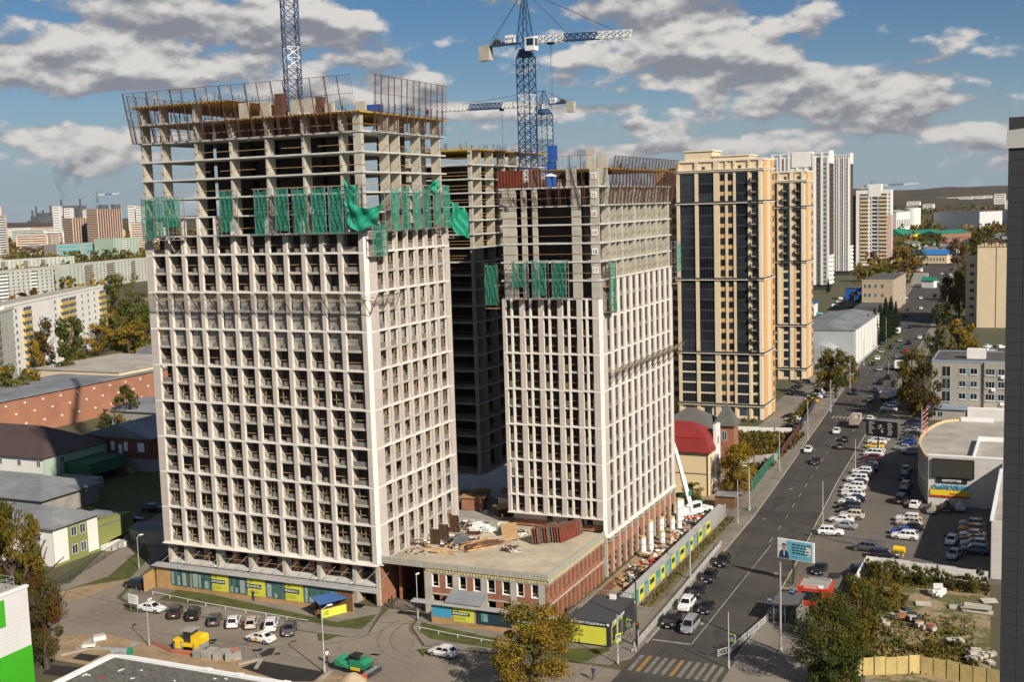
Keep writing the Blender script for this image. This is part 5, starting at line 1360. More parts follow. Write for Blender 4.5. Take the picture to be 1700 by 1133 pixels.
for i in range(52):
    for z in (3.0, 6.2, 9.0):
        if (i+int(z)) % 2: continue
        mb = None; pc('vent', t, 0, 3+i*3.4, z, .25, 3.55+i*3.4, z+.5, WHITEP)
t = thing('works_hall', (-300, 330, 0), 0, 'grey arched-roof hall behind the long brick works', 'building')
pc('wall', t, 0, 0, 0, 36, 50, 11, CONCD); mb = MB(); mb.prof([(18-19*math.cos(pi*i/10), 12+5*math.sin(pi*i/10)) for i in range(11)], -.5, 50, ROOFG, 'Y'); ob('arched_roof', fixnormals(mb.mesh('arched_roof')), t)
for i in range(20): pc('eaves_tooth', t, 1+i*1.75, -.4, 11, 1.8+i*1.75, 0, 11.9, DARKM)
pc('flat_annex', t, -8, -42, 0, 30, -1, 12.2, CREAM); pc('annex_roof', t, -8.3, -42.3, 12.2, 30.3, -.8, 12.4, ROOFM)
for (x, y, w, d, h, m_, lb) in ((-250, 262, 30, 24, 5.5, ROOFG, 'low shed with a long grey roof against the brick works'), (-222, 268, 22, 20, 6.0, CREAM, 'cream walled low shed with a grey roof in the yard'), (-205, 258, 34, 30, 5.0, ROOFG, 'dark grey roofed yard shed close to the tower')):
    t = thing('shed', (x, y, 0), 0, lb, 'shed'); pc('wall', t, 0, 0, 0, w, d, h, CREAM if m_ is CREAM else CONCD); hiproof(t, 0, 0, w, d, h, 1.8, ROOFG, .5, gable=True)

# --- panel blocks of flats on the left
PANEL1 = mat('grey_white_panel', (0.50, 0.50, 0.44), 0.85, 0.12, 0.12); brickify(PANEL1, 6.4, 2.8, 0, (.75, .75, .75), off=0, msize=.05)
PANEL2 = mat('bright_white_panel', (0.84, 0.82, 0.76), 0.85, 0.07, 0.12); brickify(PANEL2, 6.4, 2.8, 0, (.84, .83, .8), off=0, msize=.05)
PANEL3 = mat('greenish_panel', (0.46, 0.49, 0.42), 0.85, 0.12, 0.1); brickify(PANEL3, 6.4, 2.8, 0, (.8, .8, .8), off=0, msize=.05)
PANEL4 = mat('pinkish_brick_panel', (0.66, 0.49, 0.37), 0.85, 0.12, 0.1)
YBALC = mat('yellow_balcony', (0.58, 0.42, 0.12), 0.7, 0.08, 0.3); BRBALC = mat('brown_balcony', (0.30, 0.23, 0.14), 0.8, 0.1, 0.3)
def flats(label, p0, p1, h, depth, floors, bays, wall, balc=(), balm=None, blank=(), group='panel blocks of flats', roofm=None, fr=None):
    t, W = facade_root('block_of_flats', p0, p1, label, 'apartment block', group)
    pc('wall', t, 0, 0, 0, W, depth, h, wall); pc('roof', t, .4, .4, h, W-.4, depth-.4, h+.2, roofm or ROOFM)
    pc('parapet', t, -.2, -.2, h-.4, W+.2, .25, h+.5, wall)
    fh = (h-2.2)/floors; bw = W/bays
    w1 = winmesh(min(2.0, bw*.55), fh*.52, fr or WHITEP, GLASSB, 1); w2 = winmesh(bw*.94, fh*.52, WHITEP, GLASSB, 4)
    for i in range(bays):
        if i in blank: continue
        for k in range(floors):
            z = 1.4+k*fh
            if i in balc:
                pc('balcony', t, i*bw+bw*.02, -1.1, z-fh*.28, (i+1)*bw-bw*.02, -.02, z+fh*.18, balm or BRBALC)
                ob('balcony_glazing', w2, t, (i*bw+bw*.03, -.9, z+fh*.18))
            else: ob('window', w1, t, (i*bw+bw*.22, -.03, z+fh*.2))
    me = winmesh(1.6, fh*.5, WHITEP, GLASSB, 1)
    for k in range(floors):
        for j in range(int(depth//6)): ob('window', me, t, (W+.04, 2+j*6, 1.6+k*fh), pi/2)
    return t
flats('nine-storey grey panel block with brown balconies at the left edge', (-344.25,299.25), (-398.83,383.07), 27.32, 13, 9, 11, PANEL1, (1, 2, 8, 9), BRBALC)
flats('white panel block with yellow balconies among the trees', (-367.02,332.27), (-420.6,441.97), 28.60, 13, 9, 14, PANEL2, (2, 7, 8, 13), YBALC, (3, 4, 5))
flats('long greenish panel block behind the white one, right part', (-783.13,782.62), (-804.08,905.63), 22.14, 14, 9, 22, PANEL3, (4, 5, 10, 11, 17), None)
flats('grey panel block with brown strips and white balconies farther left', (-693.96,614.63), (-702.38,686.41), 25.53, 14, 9, 14, PANEL1, (2, 3, 9), PANEL2, roofm=BROWNP)
flats('long low panel block with pale rooftops beyond', (-1070.45,951.34), (-1046.15,1055.94), 18.52, 14, 9, 20, PANEL3, (3, 8, 12), None)
flats('pinkish brick block at far left with striped balconies', (-1559.8,1408.23), (-1576.99,1448.65), 71.75, 40, 17, 4, PANEL4, (1, 2), PANEL2)
flats('taller pinkish block cut by the left edge', (-1656.58,1462.94), (-1644.37,1500.37), 88.63, 60, 20, 7, PANEL4, (3,), PANEL2)
flats('small brick block of flats with pale stripes', (-1844.66,1772.73), (-1884.59,1863.2), 35.25, 40, 10, 8, PANEL4, (2, 5), PANEL2)
flats('mint green block just left of the tall tower', (-1346.52,1443.49), (-1346.14,1500.24), 29.66, 40, 10, 8, MINT, (3,), PANEL2)
# unfinished brick towers far left
def far_frame(label, p0, p1, h, depth, floors, bays):
    t, W = facade_root('unfinished_tower', p0, p1, label, 'tower', 'far unfinished towers')
    pc('core', t, .8, .8, 0, W-.8, depth-.8, h, BROWNP); fh = h/floors
    for k in range(floors+1): pc('floor_slab', t, 0, -.8, k*fh-.35, W, depth, k*fh+.35, PANEL4)
    for i in range(bays+1): pc('column', t, i*W/bays-.9, -1.0, 0, i*W/bays+.9, .7, h, PANEL4)
    for j in range(6): pc('column', t, W-.6, j*depth/5-.9, 0, W+.5, j*depth/5+.9, h, PANEL4)
    return t
far_frame('taller of the two unfinished brick towers on the far left skyline', (-1702.38,1786.92), (-1792.07,1949.73), 80.88, 22, 24, 10)
far_frame('lower stepped unfinished brick tower left of its taller twin', (-1756.89,1775.73), (-1779.36,1861.21), 64.80, 22, 18, 9)
BLUESH = mat('turquoise_band', (0.10, 0.38, 0.42), 0.6, 0.08, 0.3)
t, W = facade_root('school_building', (-1404.39,1382.02), (-1395.14,1452.77), 'low building with turquoise window bands before the unfinished brick towers', 'building')
pc('wall', t, 0, 0, 0, W, 30, 24, CONCD)
for z in (6, 13, 19): pc('turquoise_band', t, 2, -.3, z, W*.62, 0, z+3, BLUESH); pc('turquoise_band', t, W*.72, -.3, z, W-2, 0, z+3, BLUESH)

# ---------------------------------------------------------------- protection screens, hanging scaffolds, cranes
def screen_panel(t, name, origin, along, out, width, height, tilt, rows=3, dense=.33, lean=None):
    """a steel screen: masts, rails and thin bars; origin bottom corner, out = outward unit vector, tilt = outward lean at the top"""
    o = Vector(origin); a = Vector(along); n = Vector(out); up = (Vector((0, 0, height))+n*tilt)
    mb = MB()
    def P_(u, v): return o+a*u+up*v
    k = int(width/dense)
    for i in range(k+1): mb.beam(P_(width*i/k, 0), P_(width*i/k, 1), .024, RUST)
    for i in range(rows+1): mb.beam(P_(0, i/rows), P_(width, i/rows), .06, RUST)
    for u in (width*.06, width*.52):
        mb.beam(P_(u, 0)+n*.12, P_(u, 1)+n*.12, .11, RUST); mb.beam(P_(u+.3, 0)+n*.12, P_(u+.3, .5)+n*.12, .07, RUST)
    return ob(name, mb, t)
s1 = thing('protection_screen', (0, 0, 0), 0, 'long brown steel screen leaning out along the front top of the tallest tower', 'screen')
u = -136.2
while u < -93.5: screen_panel(s1, 'screen_panel', (u, 151.75, 72.9), (1, 0, 0), (0, -1, 0), 4.72, 7.9, 1.7); u += 4.76
s1b = thing('protection_screen', (0, 0, 0), 0, 'brown steel screen on the road side top of the tallest tower', 'screen')
v = 154.9
while v < 178: screen_panel(s1b, 'screen_panel', (-92.75, v, 73.2), (0, 1, 0), (1, 0, 0), 3.86, 8.0, .5, dense=.38); v += 3.92
s1c = thing('protection_screen', (0, 0, 0), 0, 'brown steel screen seen through the left end of the tallest tower', 'screen')
v = 152.4
while v < 176: screen_panel(s1c, 'screen_panel', (-136.0, v, 72.9), (0, 1, 0), (-1, 0, 0), 4.4, 7.8, 1.4, dense=.44); v += 4.44
s2 = thing('protection_screen', (0, 0, 0), 0, 'brown screen on the front top of the numbered middle tower', 'screen')
for u in (-83.0, -78.6, -74.4, -70.2): screen_panel(s2, 'screen_panel', (u, 177.3, 60.9), (1, 0, 0), (0, -1, 0), 4.1, 7.8 if u > -77 else 3.2, .9, dense=.8)
s2b = thing('protection_screen', (0, 0, 0), 0, 'dense brown screen along the road side top of the numbered middle tower', 'screen')
v = 180.2
while v < 216: screen_panel(s2b, 'screen_panel', (-65.1, v, 61.0), (0, 1, 0), (1, 0, 0), 3.55, 7.6, 1.3, dense=.25); v += 3.62
# scaffold cradles with green nets
def cradle(t_loc, along, out, w, h, label, netted=(0, 1), group='hanging scaffolds', frame=STEEL, sag=0.0):
    t = thing('hanging_scaffold', t_loc, 0, label, 'scaffold', group)
    a = Vector(along); n = Vector(out); d = 1.1
    mb = MB()
    for u in (0, w):
        for e in (0, d): mb.beam(a*u+n*e, a*u+n*e+Vector((0, 0, h)), .09, frame)
    lv_ = int(h/1.05)
    for i in range(lv_+1):
        z = Vector((0, 0, h*i/lv_))
        mb.beam(n*d+z, n*d+a*w+z, .07, frame); mb.beam(z, n*d+z, .06, frame); mb.beam(a*w+z, a*w+n*d+z, .06, frame)
    ob('frame', mb, t)
    for z in (0, h*.5):
        mb = MB(); q = [Vector((0, 0, z)), a*w+Vector((0, 0, z)), a*w+n*d+Vector((0, 0, z)), n*d+Vector((0, 0, z))]
        q = [tuple(p) for p in q]; mb.add(q+[(p[0], p[1], p[2]+.06) for p in q], [(0, 3, 2, 1), (4, 5, 6, 7), (0, 1, 5, 4), (1, 2, 6, 5), (2, 3, 7, 6), (3, 0, 4, 7)], WOOD); ob('platform', fixnormals(mb.mesh('platform')), t)
    rr = random.Random(int(abs(t_loc[0]*10)+t_loc[1]*7)); NN = 9
    lo_ = rr.choice((0, 0, 0, .08, .3)); hi_ = rr.uniform(.94, 1.02); sl = rr.uniform(-.25, .25)
    P_ = [[a*(w*i/NN+.08*math.sin(j*1.1+rr.random()))+n*(d+.08+.10*math.sin(i*2.1+j*1.3+rr.random()*1.5))+Vector((0, 0, h*(lo_+(hi_-lo_)*j/NN)+sl*(i/NN-.5)*(1 if j == 0 else .3)-.22*math.sin(pi*i/NN)*(j == NN))) for i in range(NN+1)] for j in range(NN+1)]
    mb = MB(); mb.grid(P_, GREENN_T); ob('net', mb, t)
    return t
GREENN_T = mat('green_mesh_net', (0.022, 0.20, 0.13), 0.75, 0.4, 1.4, rnd=0.25, alpha=0.6)
fu = (.8, 3.5, 6.1, 16.6, 23.1, 26.9, 30.4, 33.6, 36.6, 39.5)
words_ = ('first', 'second', 'third', 'fourth', 'fifth', 'sixth', 'seventh', 'eighth', 'ninth', 'tenth')
for i, u in enumerate(fu):
    cradle((-135.39+u, 152.2, 57.3+(.5 if i > 2 else 0)), (1, 0, 0), (0, -1, 0), 2.45, 7.0, words_[i]+' green-netted scaffold from the left on the front of the tallest tower')
for i, u in enumerate((5.8, 9.2, 12.7, 16.0, 19.5, 22.8)):
    cradle((-93.2, 152.3+u, 57.9), (0, 1, 0), (1, 0, 0), 2.3, 6.4+(i % 2)*.5, words_[i]+' green-netted scaffold from the corner on the road side of the tallest tower')
cradle((-93.4, 152.6, 54.2), (0, 1, 0), (1, 0, 0), 4.2, 5.2, 'green-netted corner scaffold hanging lowest on the tallest tower')
cradle((-93.3, 178.6, 56.0), (0, 1, 0), (1, 0, 0), 2.2, 6.0, 'green-netted scaffold at the far end of the tallest tower')
for i, u in enumerate((2.5, 6.1, 9.6)):
    cradle((-83.1+u, 177.6, 45.9), (1, 0, 0), (0, -1, 0), 2.4, 6.3, words_[i]+' green-netted scaffold from the left on the numbered middle tower')
cradle((-65.5, 178.4, 43.6), (0, 1, 0), (1, 0, 0), 3.0, 8.2, 'red-framed scaffold with a green strip on the corner of the middle tower', frame=RUST)
cradle((-65.4, 215.6, 45.6), (0, 1, 0), (1, 0, 0), 2.4, 8.0, 'green-netted scaffold on the far corner of the middle tower')
cradle((-86.0, 178.5, 44.2), (1, 0, 0), (0, -1, 0), 2.4, 7.6, 'red-framed scaffold on the left corner of the middle tower', frame=RUST)
CLOTH = mat('bright_green_cloth', (0.02, 0.33, 0.20), 0.7, 0.12, 0.5, trans=.2)
def cloth(loc, w, h, along, out, label, seed, tat=.5):
    t = thing('green_cloth', loc, 0, label, 'cloth', 'loose green cloths'); r = random.Random(seed); a = Vector(along); n = Vector(out); NN = 16
    P_ = []
    for j in range(NN+1):
        row = []
        for i in range(NN+1):
            s_, v_ = i/NN, j/NN
            sag = -.8*math.sin(pi*s_)*(1-v_)
            row.append(a*(w*(s_+.12*math.sin(3*v_+seed)))+n*(.35+.35*math.sin(5*s_+6*v_)+.16*math.sin(13*s_-9*v_+seed))+Vector((0, 0, -h*v_*(1-.25*abs(s_-.5))+sag+.3*math.sin(7*s_+seed)*v_)))
        P_.append(row)
    mb = MB(); mb.grid(P_, CLOTH); me = mb.mesh('cloth', True); ob('sheet', me, t)
cloth((-95.0, 151.0, 62.2), 5.0, 3.9, (1, .1, 0), (.3, -1, 0), 'bright green cloth slung around the corner scaffold of the tallest tower', 2)
cloth((-92.3, 178.2, 62.3), 3.2, 5.6, (.75, .4, -.35), (1, -.3, 0), 'bright green cloth flapping off the far end scaffold of the tallest tower', 4)
cloth((-96.2, 151.6, 66.2), 2.2, 4.2, (1, 0, -.4), (0, -1, 0), 'torn narrow green cloth hanging above the tower corner', 1)
cloth((-92.2, 171.0, 66.0), 2.0, 2.2, (.1, 1, 0), (1, 0, 0), 'small green cloth folded over a scaffold top on the road side', 3)
# catch nets on brackets
NETM = mat('pale_catch_net', (0.42, 0.38, 0.26), 0.8, 0.35, 2.5, alpha=0.38)
def catch_net(label, o, along, out, L_, z, proj, rise, step):
    t = thing('catch_net', (0, 0, 0), 0, label, 'safety net', 'catch nets'); o = Vector(o); a = Vector(along); n = Vector(out)
    k = int(L_/step)
    for i in range(k+1):
        mb = MB(); p = o+a*(i*L_/k); mb.tube(p+Vector((0, 0, z-2.6)), p+n*proj+Vector((0, 0, z+rise)), .06, RUST, 6); mb.tube(p+Vector((0, 0, z)), p+n*proj*.55+Vector((0, 0, z+.1)), .04, RUST, 5); ob('bracket', mb, t)
    N1, N2 = k*4, 7
    P_ = [[o+a*(L_*i/N1)+n*(proj*j/N2)+Vector((0, 0, z-.2+(rise+.1)*j/N2-.75*math.sin(pi*j/N2)*(.6+.4*math.sin(i*pi/2)**2)-.25*math.sin(pi*(i % 4)/4))) for i in range(N1+1)] for j in range(N2+1)]
    mb = MB(); mb.grid(P_, NETM); ob('net', mb, t)
    for e in (1.0,): mb = MB(); mb.tube(o+n*proj+Vector((0, 0, z+rise-.2)), o+a*L_+n*proj+Vector((0, 0, z+rise-.2)), .04, RUST, 5); ob('edge_rope', mb, t)
catch_net('sagging catch net on brackets across the front of the tallest tower', (-135.6, 152.2, 0), (1, 0, 0), (0, -1, 0), 42.5, 48.2, 2.6, .7, 3.3)
catch_net('short catch net wrapped round the corner of the tallest tower', (-93.2, 152.4, 0), (0, 1, 0), (1, 0, 0), 7.0, 48.0, 1.5, .5, 3.4)
catch_net('catch net on brackets along the road side of the middle tower', (-65.4, 180.0, 0), (0, 1, 0), (1, 0, 0), 37.5, 34.0, 2.2, .9, 3.2)

# tower cranes
CRB = mat('crane_blue', (0.022, 0.062, 0.15), 0.5, 0.15, 1.0); CRW = mat('crane_white', (0.66, 0.66, 0.64), 0.5, 0.08, 1.0)
def lattice(mb, p, q, w, step, m, r=.09, tri=False, m2=None):
    p = Vector(p); q = Vector(q); d = (q-p); L_ = d.length; d.normalize()
    u = Vector((0, 0, 1)) if abs(d.z) < .9 else Vector((1, 0, 0)); sx = d.cross(u).normalized(); sy = sx.cross(d).normalized()
    cs = [(-1, -1), (1, -1), (1, 1), (-1, 1)] if not tri else [(-1, -.8), (1, -.8), (0, .9)]
    k = max(1, round(L_/step))
    C_ = [[p+d*(L_*i/k)+sx*a*w/2+sy*b*w/2 for a, b in cs] for i in range(k+1)]
    for j in range(len(cs)): mb.beam(C_[0][j], C_[-1][j], r*1.5, m)
    for i in range(k):
        mm = m2 if (m2 and i % 8 in (6, 7)) else m
        for j in range(len(cs)):
            j2 = (j+1) % len(cs); mb.beam(C_[i][j], C_[i+1][j2] if i % 2 else C_[i+1][j2], r, mm); mb.beam(C_[i+1][j], C_[i+1][j2], r*.8, mm)
            mb.beam(C_[i][j2], C_[i+1][j], r*.8, mm)
def crane(loc, zs, zt, ang, jib, cjib, label, apex=9.0, jib_rise=0.0, hook=(10, 20), w=2.0):
    t = thing('tower_crane', (loc[0], loc[1], 0), rad(ang), label, 'crane', 'tower cranes')
    mb = MB(); lattice(mb, (0, 0, zs), (0, 0, zt), w, 1.7, CRB, .11, m2=CRW); ob('mast', mb, t)
    for z in (zt-2.4, zt-9, zt-16.5):
        if z > zs: mb = MB(); 
        if z > zs:
            s_ = w*.75
            for a in (-1, 1): mb.box(-s_, a*s_-.2*(a < 0), z, s_, a*s_+.2*(a > 0), z+.06, STEEL); mb.box(a*s_-.05, -s_, z+1.0, a*s_+.05, s_, z+1.06, STEEL); mb.box(-s_, a*s_-.03, z+1.0, s_, a*s_+.03, z+1.06, STEEL)
            for a in (-1, 1):
                for b in (-1, 1): mb.box(a*s_-.04, b*s_-.04, z, a*s_+.04, b*s_+.04, z+1.05, STEEL)
            ob('service_platform', mb, t)
    mb = MB(); mb.lathe([(w*.62, 0), (w*.62, .5), (w*.5, .9), (w*.5, 1.3)], (0, 0, zt), CRB, 12); ob('slewing_ring', mb, t)
    mb = MB(); z0 = zt+1.3
    for a, b in ((-1, -1), (1, -1), (1, 1), (-1, 1)): mb.beam((a*w*.5, b*w*.5, z0), (a*.15, b*.15, z0+apex), .16, CRB)
    for i in range(5):
        f = 1-i/5.5; g_ = 1-(i+1)/5.5; za, zb = z0+apex*(i/5.5), z0+apex*((i+1)/5.5)
        for a, b, c, d in ((-1, -1, 1, -1), (1, -1, 1, 1), (1, 1, -1, 1), (-1, 1, -1, -1)): mb.beam((a*w*.5*f, b*w*.5*f, za), (c*w*.5*g_, d*w*.5*g_, zb), .09, CRB)
    ob('apex_tower', mb, t)
    zj = z0+1.6
    n3 = 3
    for i, m_ in enumerate((CRW, CRB, CRW)):
        mb = MB(); a, b = w*.5+(jib-w*.5)*i/3, w*.5+(jib-w*.5)*(i+1)/3; lattice(mb, (a, 0, zj+jib_rise*a/jib), (b, 0, zj+jib_rise*b/jib), 1.25*w/2.3, 1.3, m_, .10*w/2, tri=True); ob('jib_section', mb, t)
    mb = MB(); mb.box(-cjib, -.6, zj-.5, -w*.5, .6, zj-.25, CRB)
    for s in (-1, 1):
        mb.beam((-cjib, s*.62, zj+.6), (-w*.5, s*.62, zj+.6), .06, STEEL)
        for i in range(8): mb.beam((-cjib+i*(cjib-1)/7, s*.62, zj-.3), (-cjib+i*(cjib-1)/7, s*.62, zj+.6), .05, STEEL)
    ob('counter_jib', mb, t)
    pc('counterweight', t, -cjib-.2, -.7, zj-2.9, -cjib+2.0, .7, zj-.2, CONC)
    mb = MB(); mb.tube((-cjib+3.4, -.5, zj+.3), (-cjib+3.4, .5, zj+.3), .5, DARKM, 10); mb.box(-cjib+2.5, -.5, zj-.25, -cjib+5, .5, zj+.1, DARKM); ob('hoist_winch', mb, t)
    pc('electric_box', t, -cjib*.42, -.55, zj-.2, -cjib*.42+1.6, .55, zj+1.2, WHITEP)
    cab = pc('cab', t, w*.55, -w*.5-1.3, z0-.6, w*.55+1.9, -w*.5+.1, z0+1.7, WHITEP)
    pc('cab_window', t, w*.55+1.9, -w*.5-1.15, z0+.2, w*.55+1.93, -w*.5-.05, z0+1.5, GLASSB); pc('cab_window', t, w*.55+.3, -w*.5-1.33, z0+.3, w*.55+1.7, -w*.5-1.3, z0+1.5, GLASSB)
    mb = MB(); tip = (0, 0, z0+apex)
    for x in (jib*.42, jib*.86): mb.tube(tip, (x, 0, zj+.55+jib_rise*x/jib), .05, DARKM, 5)
    for s in (-.4, .4): mb.tube(tip, (-cjib+2, s, zj), .04, DARKM, 5)
    ob('tie_bars', mb, t)
    mb = MB(); hx, hz = hook; mb.box(hx-.5, -.5, zj-1.2, hx+.5, .5, zj-.7, DARKM)
    for s in (-.25, .25): mb.tube((hx, s, zj-1.0), (hx, s, zj-hz), .03, DARKM, 4)
    mb.box(hx-.25, -.2, zj-hz-.9, hx+.25, .2, zj-hz, DARKM); ob('trolley_and_hook', mb, t)
    return t
crane((-87.3, 200.0), 0, 87.8, -6, 21, 9.3, 'blue and white tower crane with long ties behind the middle tower', 10.5, -.8, (5.2, 24), 2.5)
crane((-126.0, 300.0), 0, 85.6, 176, 34, 9.0, 'farther blue crane with its jib pointing left past the near mast', 5.0, .6, (13, 14), 3.3)
crane((-113.6, 165.0), 74, 119, 140, 40, 12, 'blue crane mast rising out of the tallest tower beyond the top edge', 9, 0, (20, 10), 2.3)
t = thing('site_board', (-85.6, 205, 0), 0, 'plain blue board hung beside the crane masts', 'board'); pc('panel', t, 0, 0, 69.2, 1.9, .12, 72.0, BLUEP); pc('lower_panel', t, -.4, .2, 66.6, 1.6, .32, 69.1, BLUEP)
for a in (.2, 1.5): pc('post', t, a, .13, 60, a+.1, .2, 69.2, DARKM)
# loose things on the tower tops
def worker(loc, rz, shirt, label, helmet=None, trousers=None, skin=True, bag=None, pose='stand', group='people', kidscale=1.0):
    t = thing('person', loc if len(loc) == 3 else (*loc, 0.13), rz, label, 'person', group)
    sm = mat('shirt_'+shirt[0], shirt[1], .9, .1, 4); tm = mat('trousers_'+(trousers or ('dark', (0.03, 0.03, 0.04)))[0], (trousers or ('dark', (0.03, 0.03, 0.04)))[1], .9, .1, 4)
    SKIN = mat('skin', (0.45, 0.27, 0.19), .6, .1, 6); HAIR = mat('hair_or_cap', (0.03, 0.02, 0.015), .8, .1, 6)
    st = .16 if pose != 'walk' else .34
    # one continuous figure grown from a skeleton
    me = bpy.data.meshes.new('body'); bm = bmesh.new()
    J = dict(pel=(0, 0, .95), ch=(0, .01, 1.28), nk=(0, .0, 1.50), hd=(0, -.02, 1.60), ht=(0, -.02, 1.74), ls=(-.19, 0, 1.42), rs=(.19, 0, 1.42), le=(-.26, -.04, 1.15), re=(.26, -.04, 1.15), lw=(-.25, -.18 if pose == 'walk' else -.08, .93), rw=(.25, .02 if pose == 'walk' else -.1, .93), lfi=(-.25, -.22 if pose == 'walk' else -.1, .82), rfi=(.25, .03 if pose == 'walk' else -.12, .82),
             lh=(-.10, 0, .90), rh=(.10, 0, .90), lk=(-.11, -st*.6, .50), rk=(.11, st*.3, .50), la=(-.11, -st*.45 if pose == 'walk' else 0, .09), ra=(.11, st, .10) if pose == 'walk' else (.11, .02, .09), lt=(-.11, -st*.45-.18, .04), rt=(.11, st-.14 if pose == 'walk' else -.16, .04))
    if pose == 'reach': J.update(re=(.30, -.20, 1.55), rw=(.28, -.36, 1.75), rfi=(.28, -.42, 1.85), le=(-.26, -.2, 1.2), lw=(-.1, -.38, 1.3), lfi=(-.05, -.44, 1.34))
    if pose == 'ride': J.update(le=(-.26, -.14, 1.2), lw=(-.2, -.36, 1.12), lfi=(-.2, -.42, 1.08), re=(.26, -.14, 1.2), rw=(.2, -.36, 1.12), rfi=(.2, -.42, 1.08))
    RR = dict(pel=.15, ch=.165, nk=.06, hd=.095, ht=.075, ls=.08, rs=.08, le=.05, re=.05, lw=.036, rw=.036, lfi=.035, rfi=.035, lh=.10, rh=.10, lk=.068, rk=.068, la=.048, ra=.048, lt=.042, rt=.042)
    sk = bm.verts.layers.skin.verify()
    V = {k: bm.verts.new(p) for k, p in J.items()}
    for a, b in (('pel', 'ch'), ('ch', 'nk'), ('nk', 'hd'), ('hd', 'ht'), ('ch', 'ls'), ('ch', 'rs'), ('ls', 'le'), ('le', 'lw'), ('lw', 'lfi'), ('rs', 're'), ('re', 'rw'), ('rw', 'rfi'), ('pel', 'lh'), ('pel', 'rh'), ('lh', 'lk'), ('lk', 'la'), ('la', 'lt'), ('rh', 'rk'), ('rk', 'ra'), ('ra', 'rt')): bm.edges.new((V[a], V[b]))
    for k, v in V.items():
        r_ = RR[k]; v[sk].radius = (r_*1.15 if k in ('ch', 'pel') else r_, r_*.8 if k in ('ch', 'pel') else r_); v[sk].use_root = (k == 'pel')
    bm.to_mesh(me); bm.free()
    tmp = bpy.data.objects.new('body', me)
    tmp.modifiers.new('s', 'SKIN'); sd = tmp.modifiers.new('d', 'SUBSURF'); sd.levels = 1; sd.render_levels = 1
    m2 = evaluated_mesh(tmp)
    for m_ in (sm, tm, SKIN, BLACK): m2.materials.append(m_)
    for p in m2.polygons:
        c = p.center; p.use_smooth = True
        p.material_index = 2 if (c.z > 1.49 or (abs(c.x) > .16 and c.z < .93 and c.z > .7) or (pose == 'reach' and c.z > 1.7)) else (3 if c.z < .085 else (1 if c.z < .93 else 0))
    ob('body', m2, t)
    mb = MB(); hm = helmet or HAIR
    mb.lathe([(.105, -.02), (.115, .03), (.10, .09), (.05, .125), (.01, .13)], (0, -.005, 1.66), hm, 10); ob('helmet' if helmet else 'hair', mb, t)
    if bag: mb = MB(); mb.cbox((0, .2, 1.22), (.3, .16, .42), bag); ob('backpack', mb, t)
    return t
worker((-99.9, 158, lv(23)), 2, ('grey', (0.15, 0.15, 0.16)), 'worker standing on the tower deck near the screen gap', ORANGE)
worker((-94.4, 168.5, lv(23)), 1, ('black', (0.02, 0.02, 0.025)), 'dark-clad worker on the tower deck behind the road-side screen', BLACK)
worker((-94.2, 169.4, lv(23)), 1.4, ('brown', (0.10, 0.06, 0.04)), 'second dark-clad worker close beside the first on the deck', BLACK)
worker((-94.6, 175.6, lv(23)), .6, ('navy', (0.03, 0.04, 0.09)), 'worker on the far end of the tower deck', BLACK)
pc('site_container', None, -97.8, 160.5, lv(23), -95.0, 162.0, lv(23)+1.5, BLUEP).__setitem__('label', 'small blue crate on the tower deck beside the screen'); bpy.data.objects['site_container']['category'] = 'crate'
t = thing('portable_toilet', (-75.3, 179.0, lv(19)+.12), 0, 'blue portable toilet with white roof on the middle tower', 'toilet'); pc('cabin', t, 0, 0, 0, 1.35, 1.35, 1.9, BLUEP); hiproof(t, 0, 0, 1.35, 1.35, 1.9, .35, WHITEP, .08); pc('door', t, .25, -.03, .1, 1.1, 0, 1.8, mat('toilet_door', (0.03, 0.14, 0.45), .5, .1, 1))
def form_panel(loc, rz, w, h, label, m=RUST, tilt=0.0, group='formwork panels'):
    t = thing('formwork_panel', loc, (tilt, 0, rz), label, 'formwork', group); mb = MB()
    mb.box(0, -.03, 0, w, .02, h, mat('form_plywood', (0.10, 0.055, 0.03), .8, .3, 1.0)); ob('plywood', mb, t); mb = MB()
    k = max(2, int(w/.55))
    for i in range(k+1): mb.box(w*i/k-.05, -.16, 0, w*i/k+.05, -.03, h, m)
    for i in range(int(h/.4)+1): mb.box(0, -.13, i*.4, w, -.031, i*.4+.07, m)
    ob('ribs', mb, t); return t
FRED = mat('form_red_steel', (0.26, 0.045, 0.028), .7, .3, 1.0)
form_panel((-83.2, 178.0, lv(19)+.12), 0, 4.4, 2.9, 'red ribbed formwork panel at the left top of the middle tower', FRED)
form_panel((-77.8, 178.2, lv(19)+.12), 0, 2.2, 3.0, 'pinkish ribbed formwork panel beside the portable toilet', mat('form_pink_steel', (0.33, 0.16, 0.13), .7, .3, 1.0))

# ---------------------------------------------------------------- hoardings, pavilion, gates, fences
PLY = mat('plywood_board', (0.40, 0.25, 0.11), 0.85, 0.15, 0.8, rnd=.1); PLYB = mat('brown_plank', (0.17, 0.085, 0.04), 0.85, 0.25, 1.5, rnd=.15, stretch=(1, 1, .15))
LIME = mat('lime_banner', (0.60, 0.60, 0.06), 0.6, 0.04, 0.5); NAVYB = mat('dark_banner_box', (0.02, 0.04, 0.055), 0.6, 0.05, 0.5); INK = mat('black_ink', (0.02, 0.02, 0.02), 0.7, 0.05, 1)
HROOF = mat('hoarding_roof_sheet', (0.33, 0.33, 0.31), 0.7, 0.15, 0.4)
PHOTO = mat('printed_city_picture', (0.02, 0.07, 0.065), 0.5, 0.6, 0.7, rgb2=(0.10, 0.22, 0.20), stretch=(1.6, 1.6, .5))
PHOTOL = mat('printed_light_city_picture', (0.05, 0.22, 0.20), 0.5, 0.5, 0.9, rgb2=(0.20, 0.42, 0.38), stretch=(1.6, 1.6, .5))
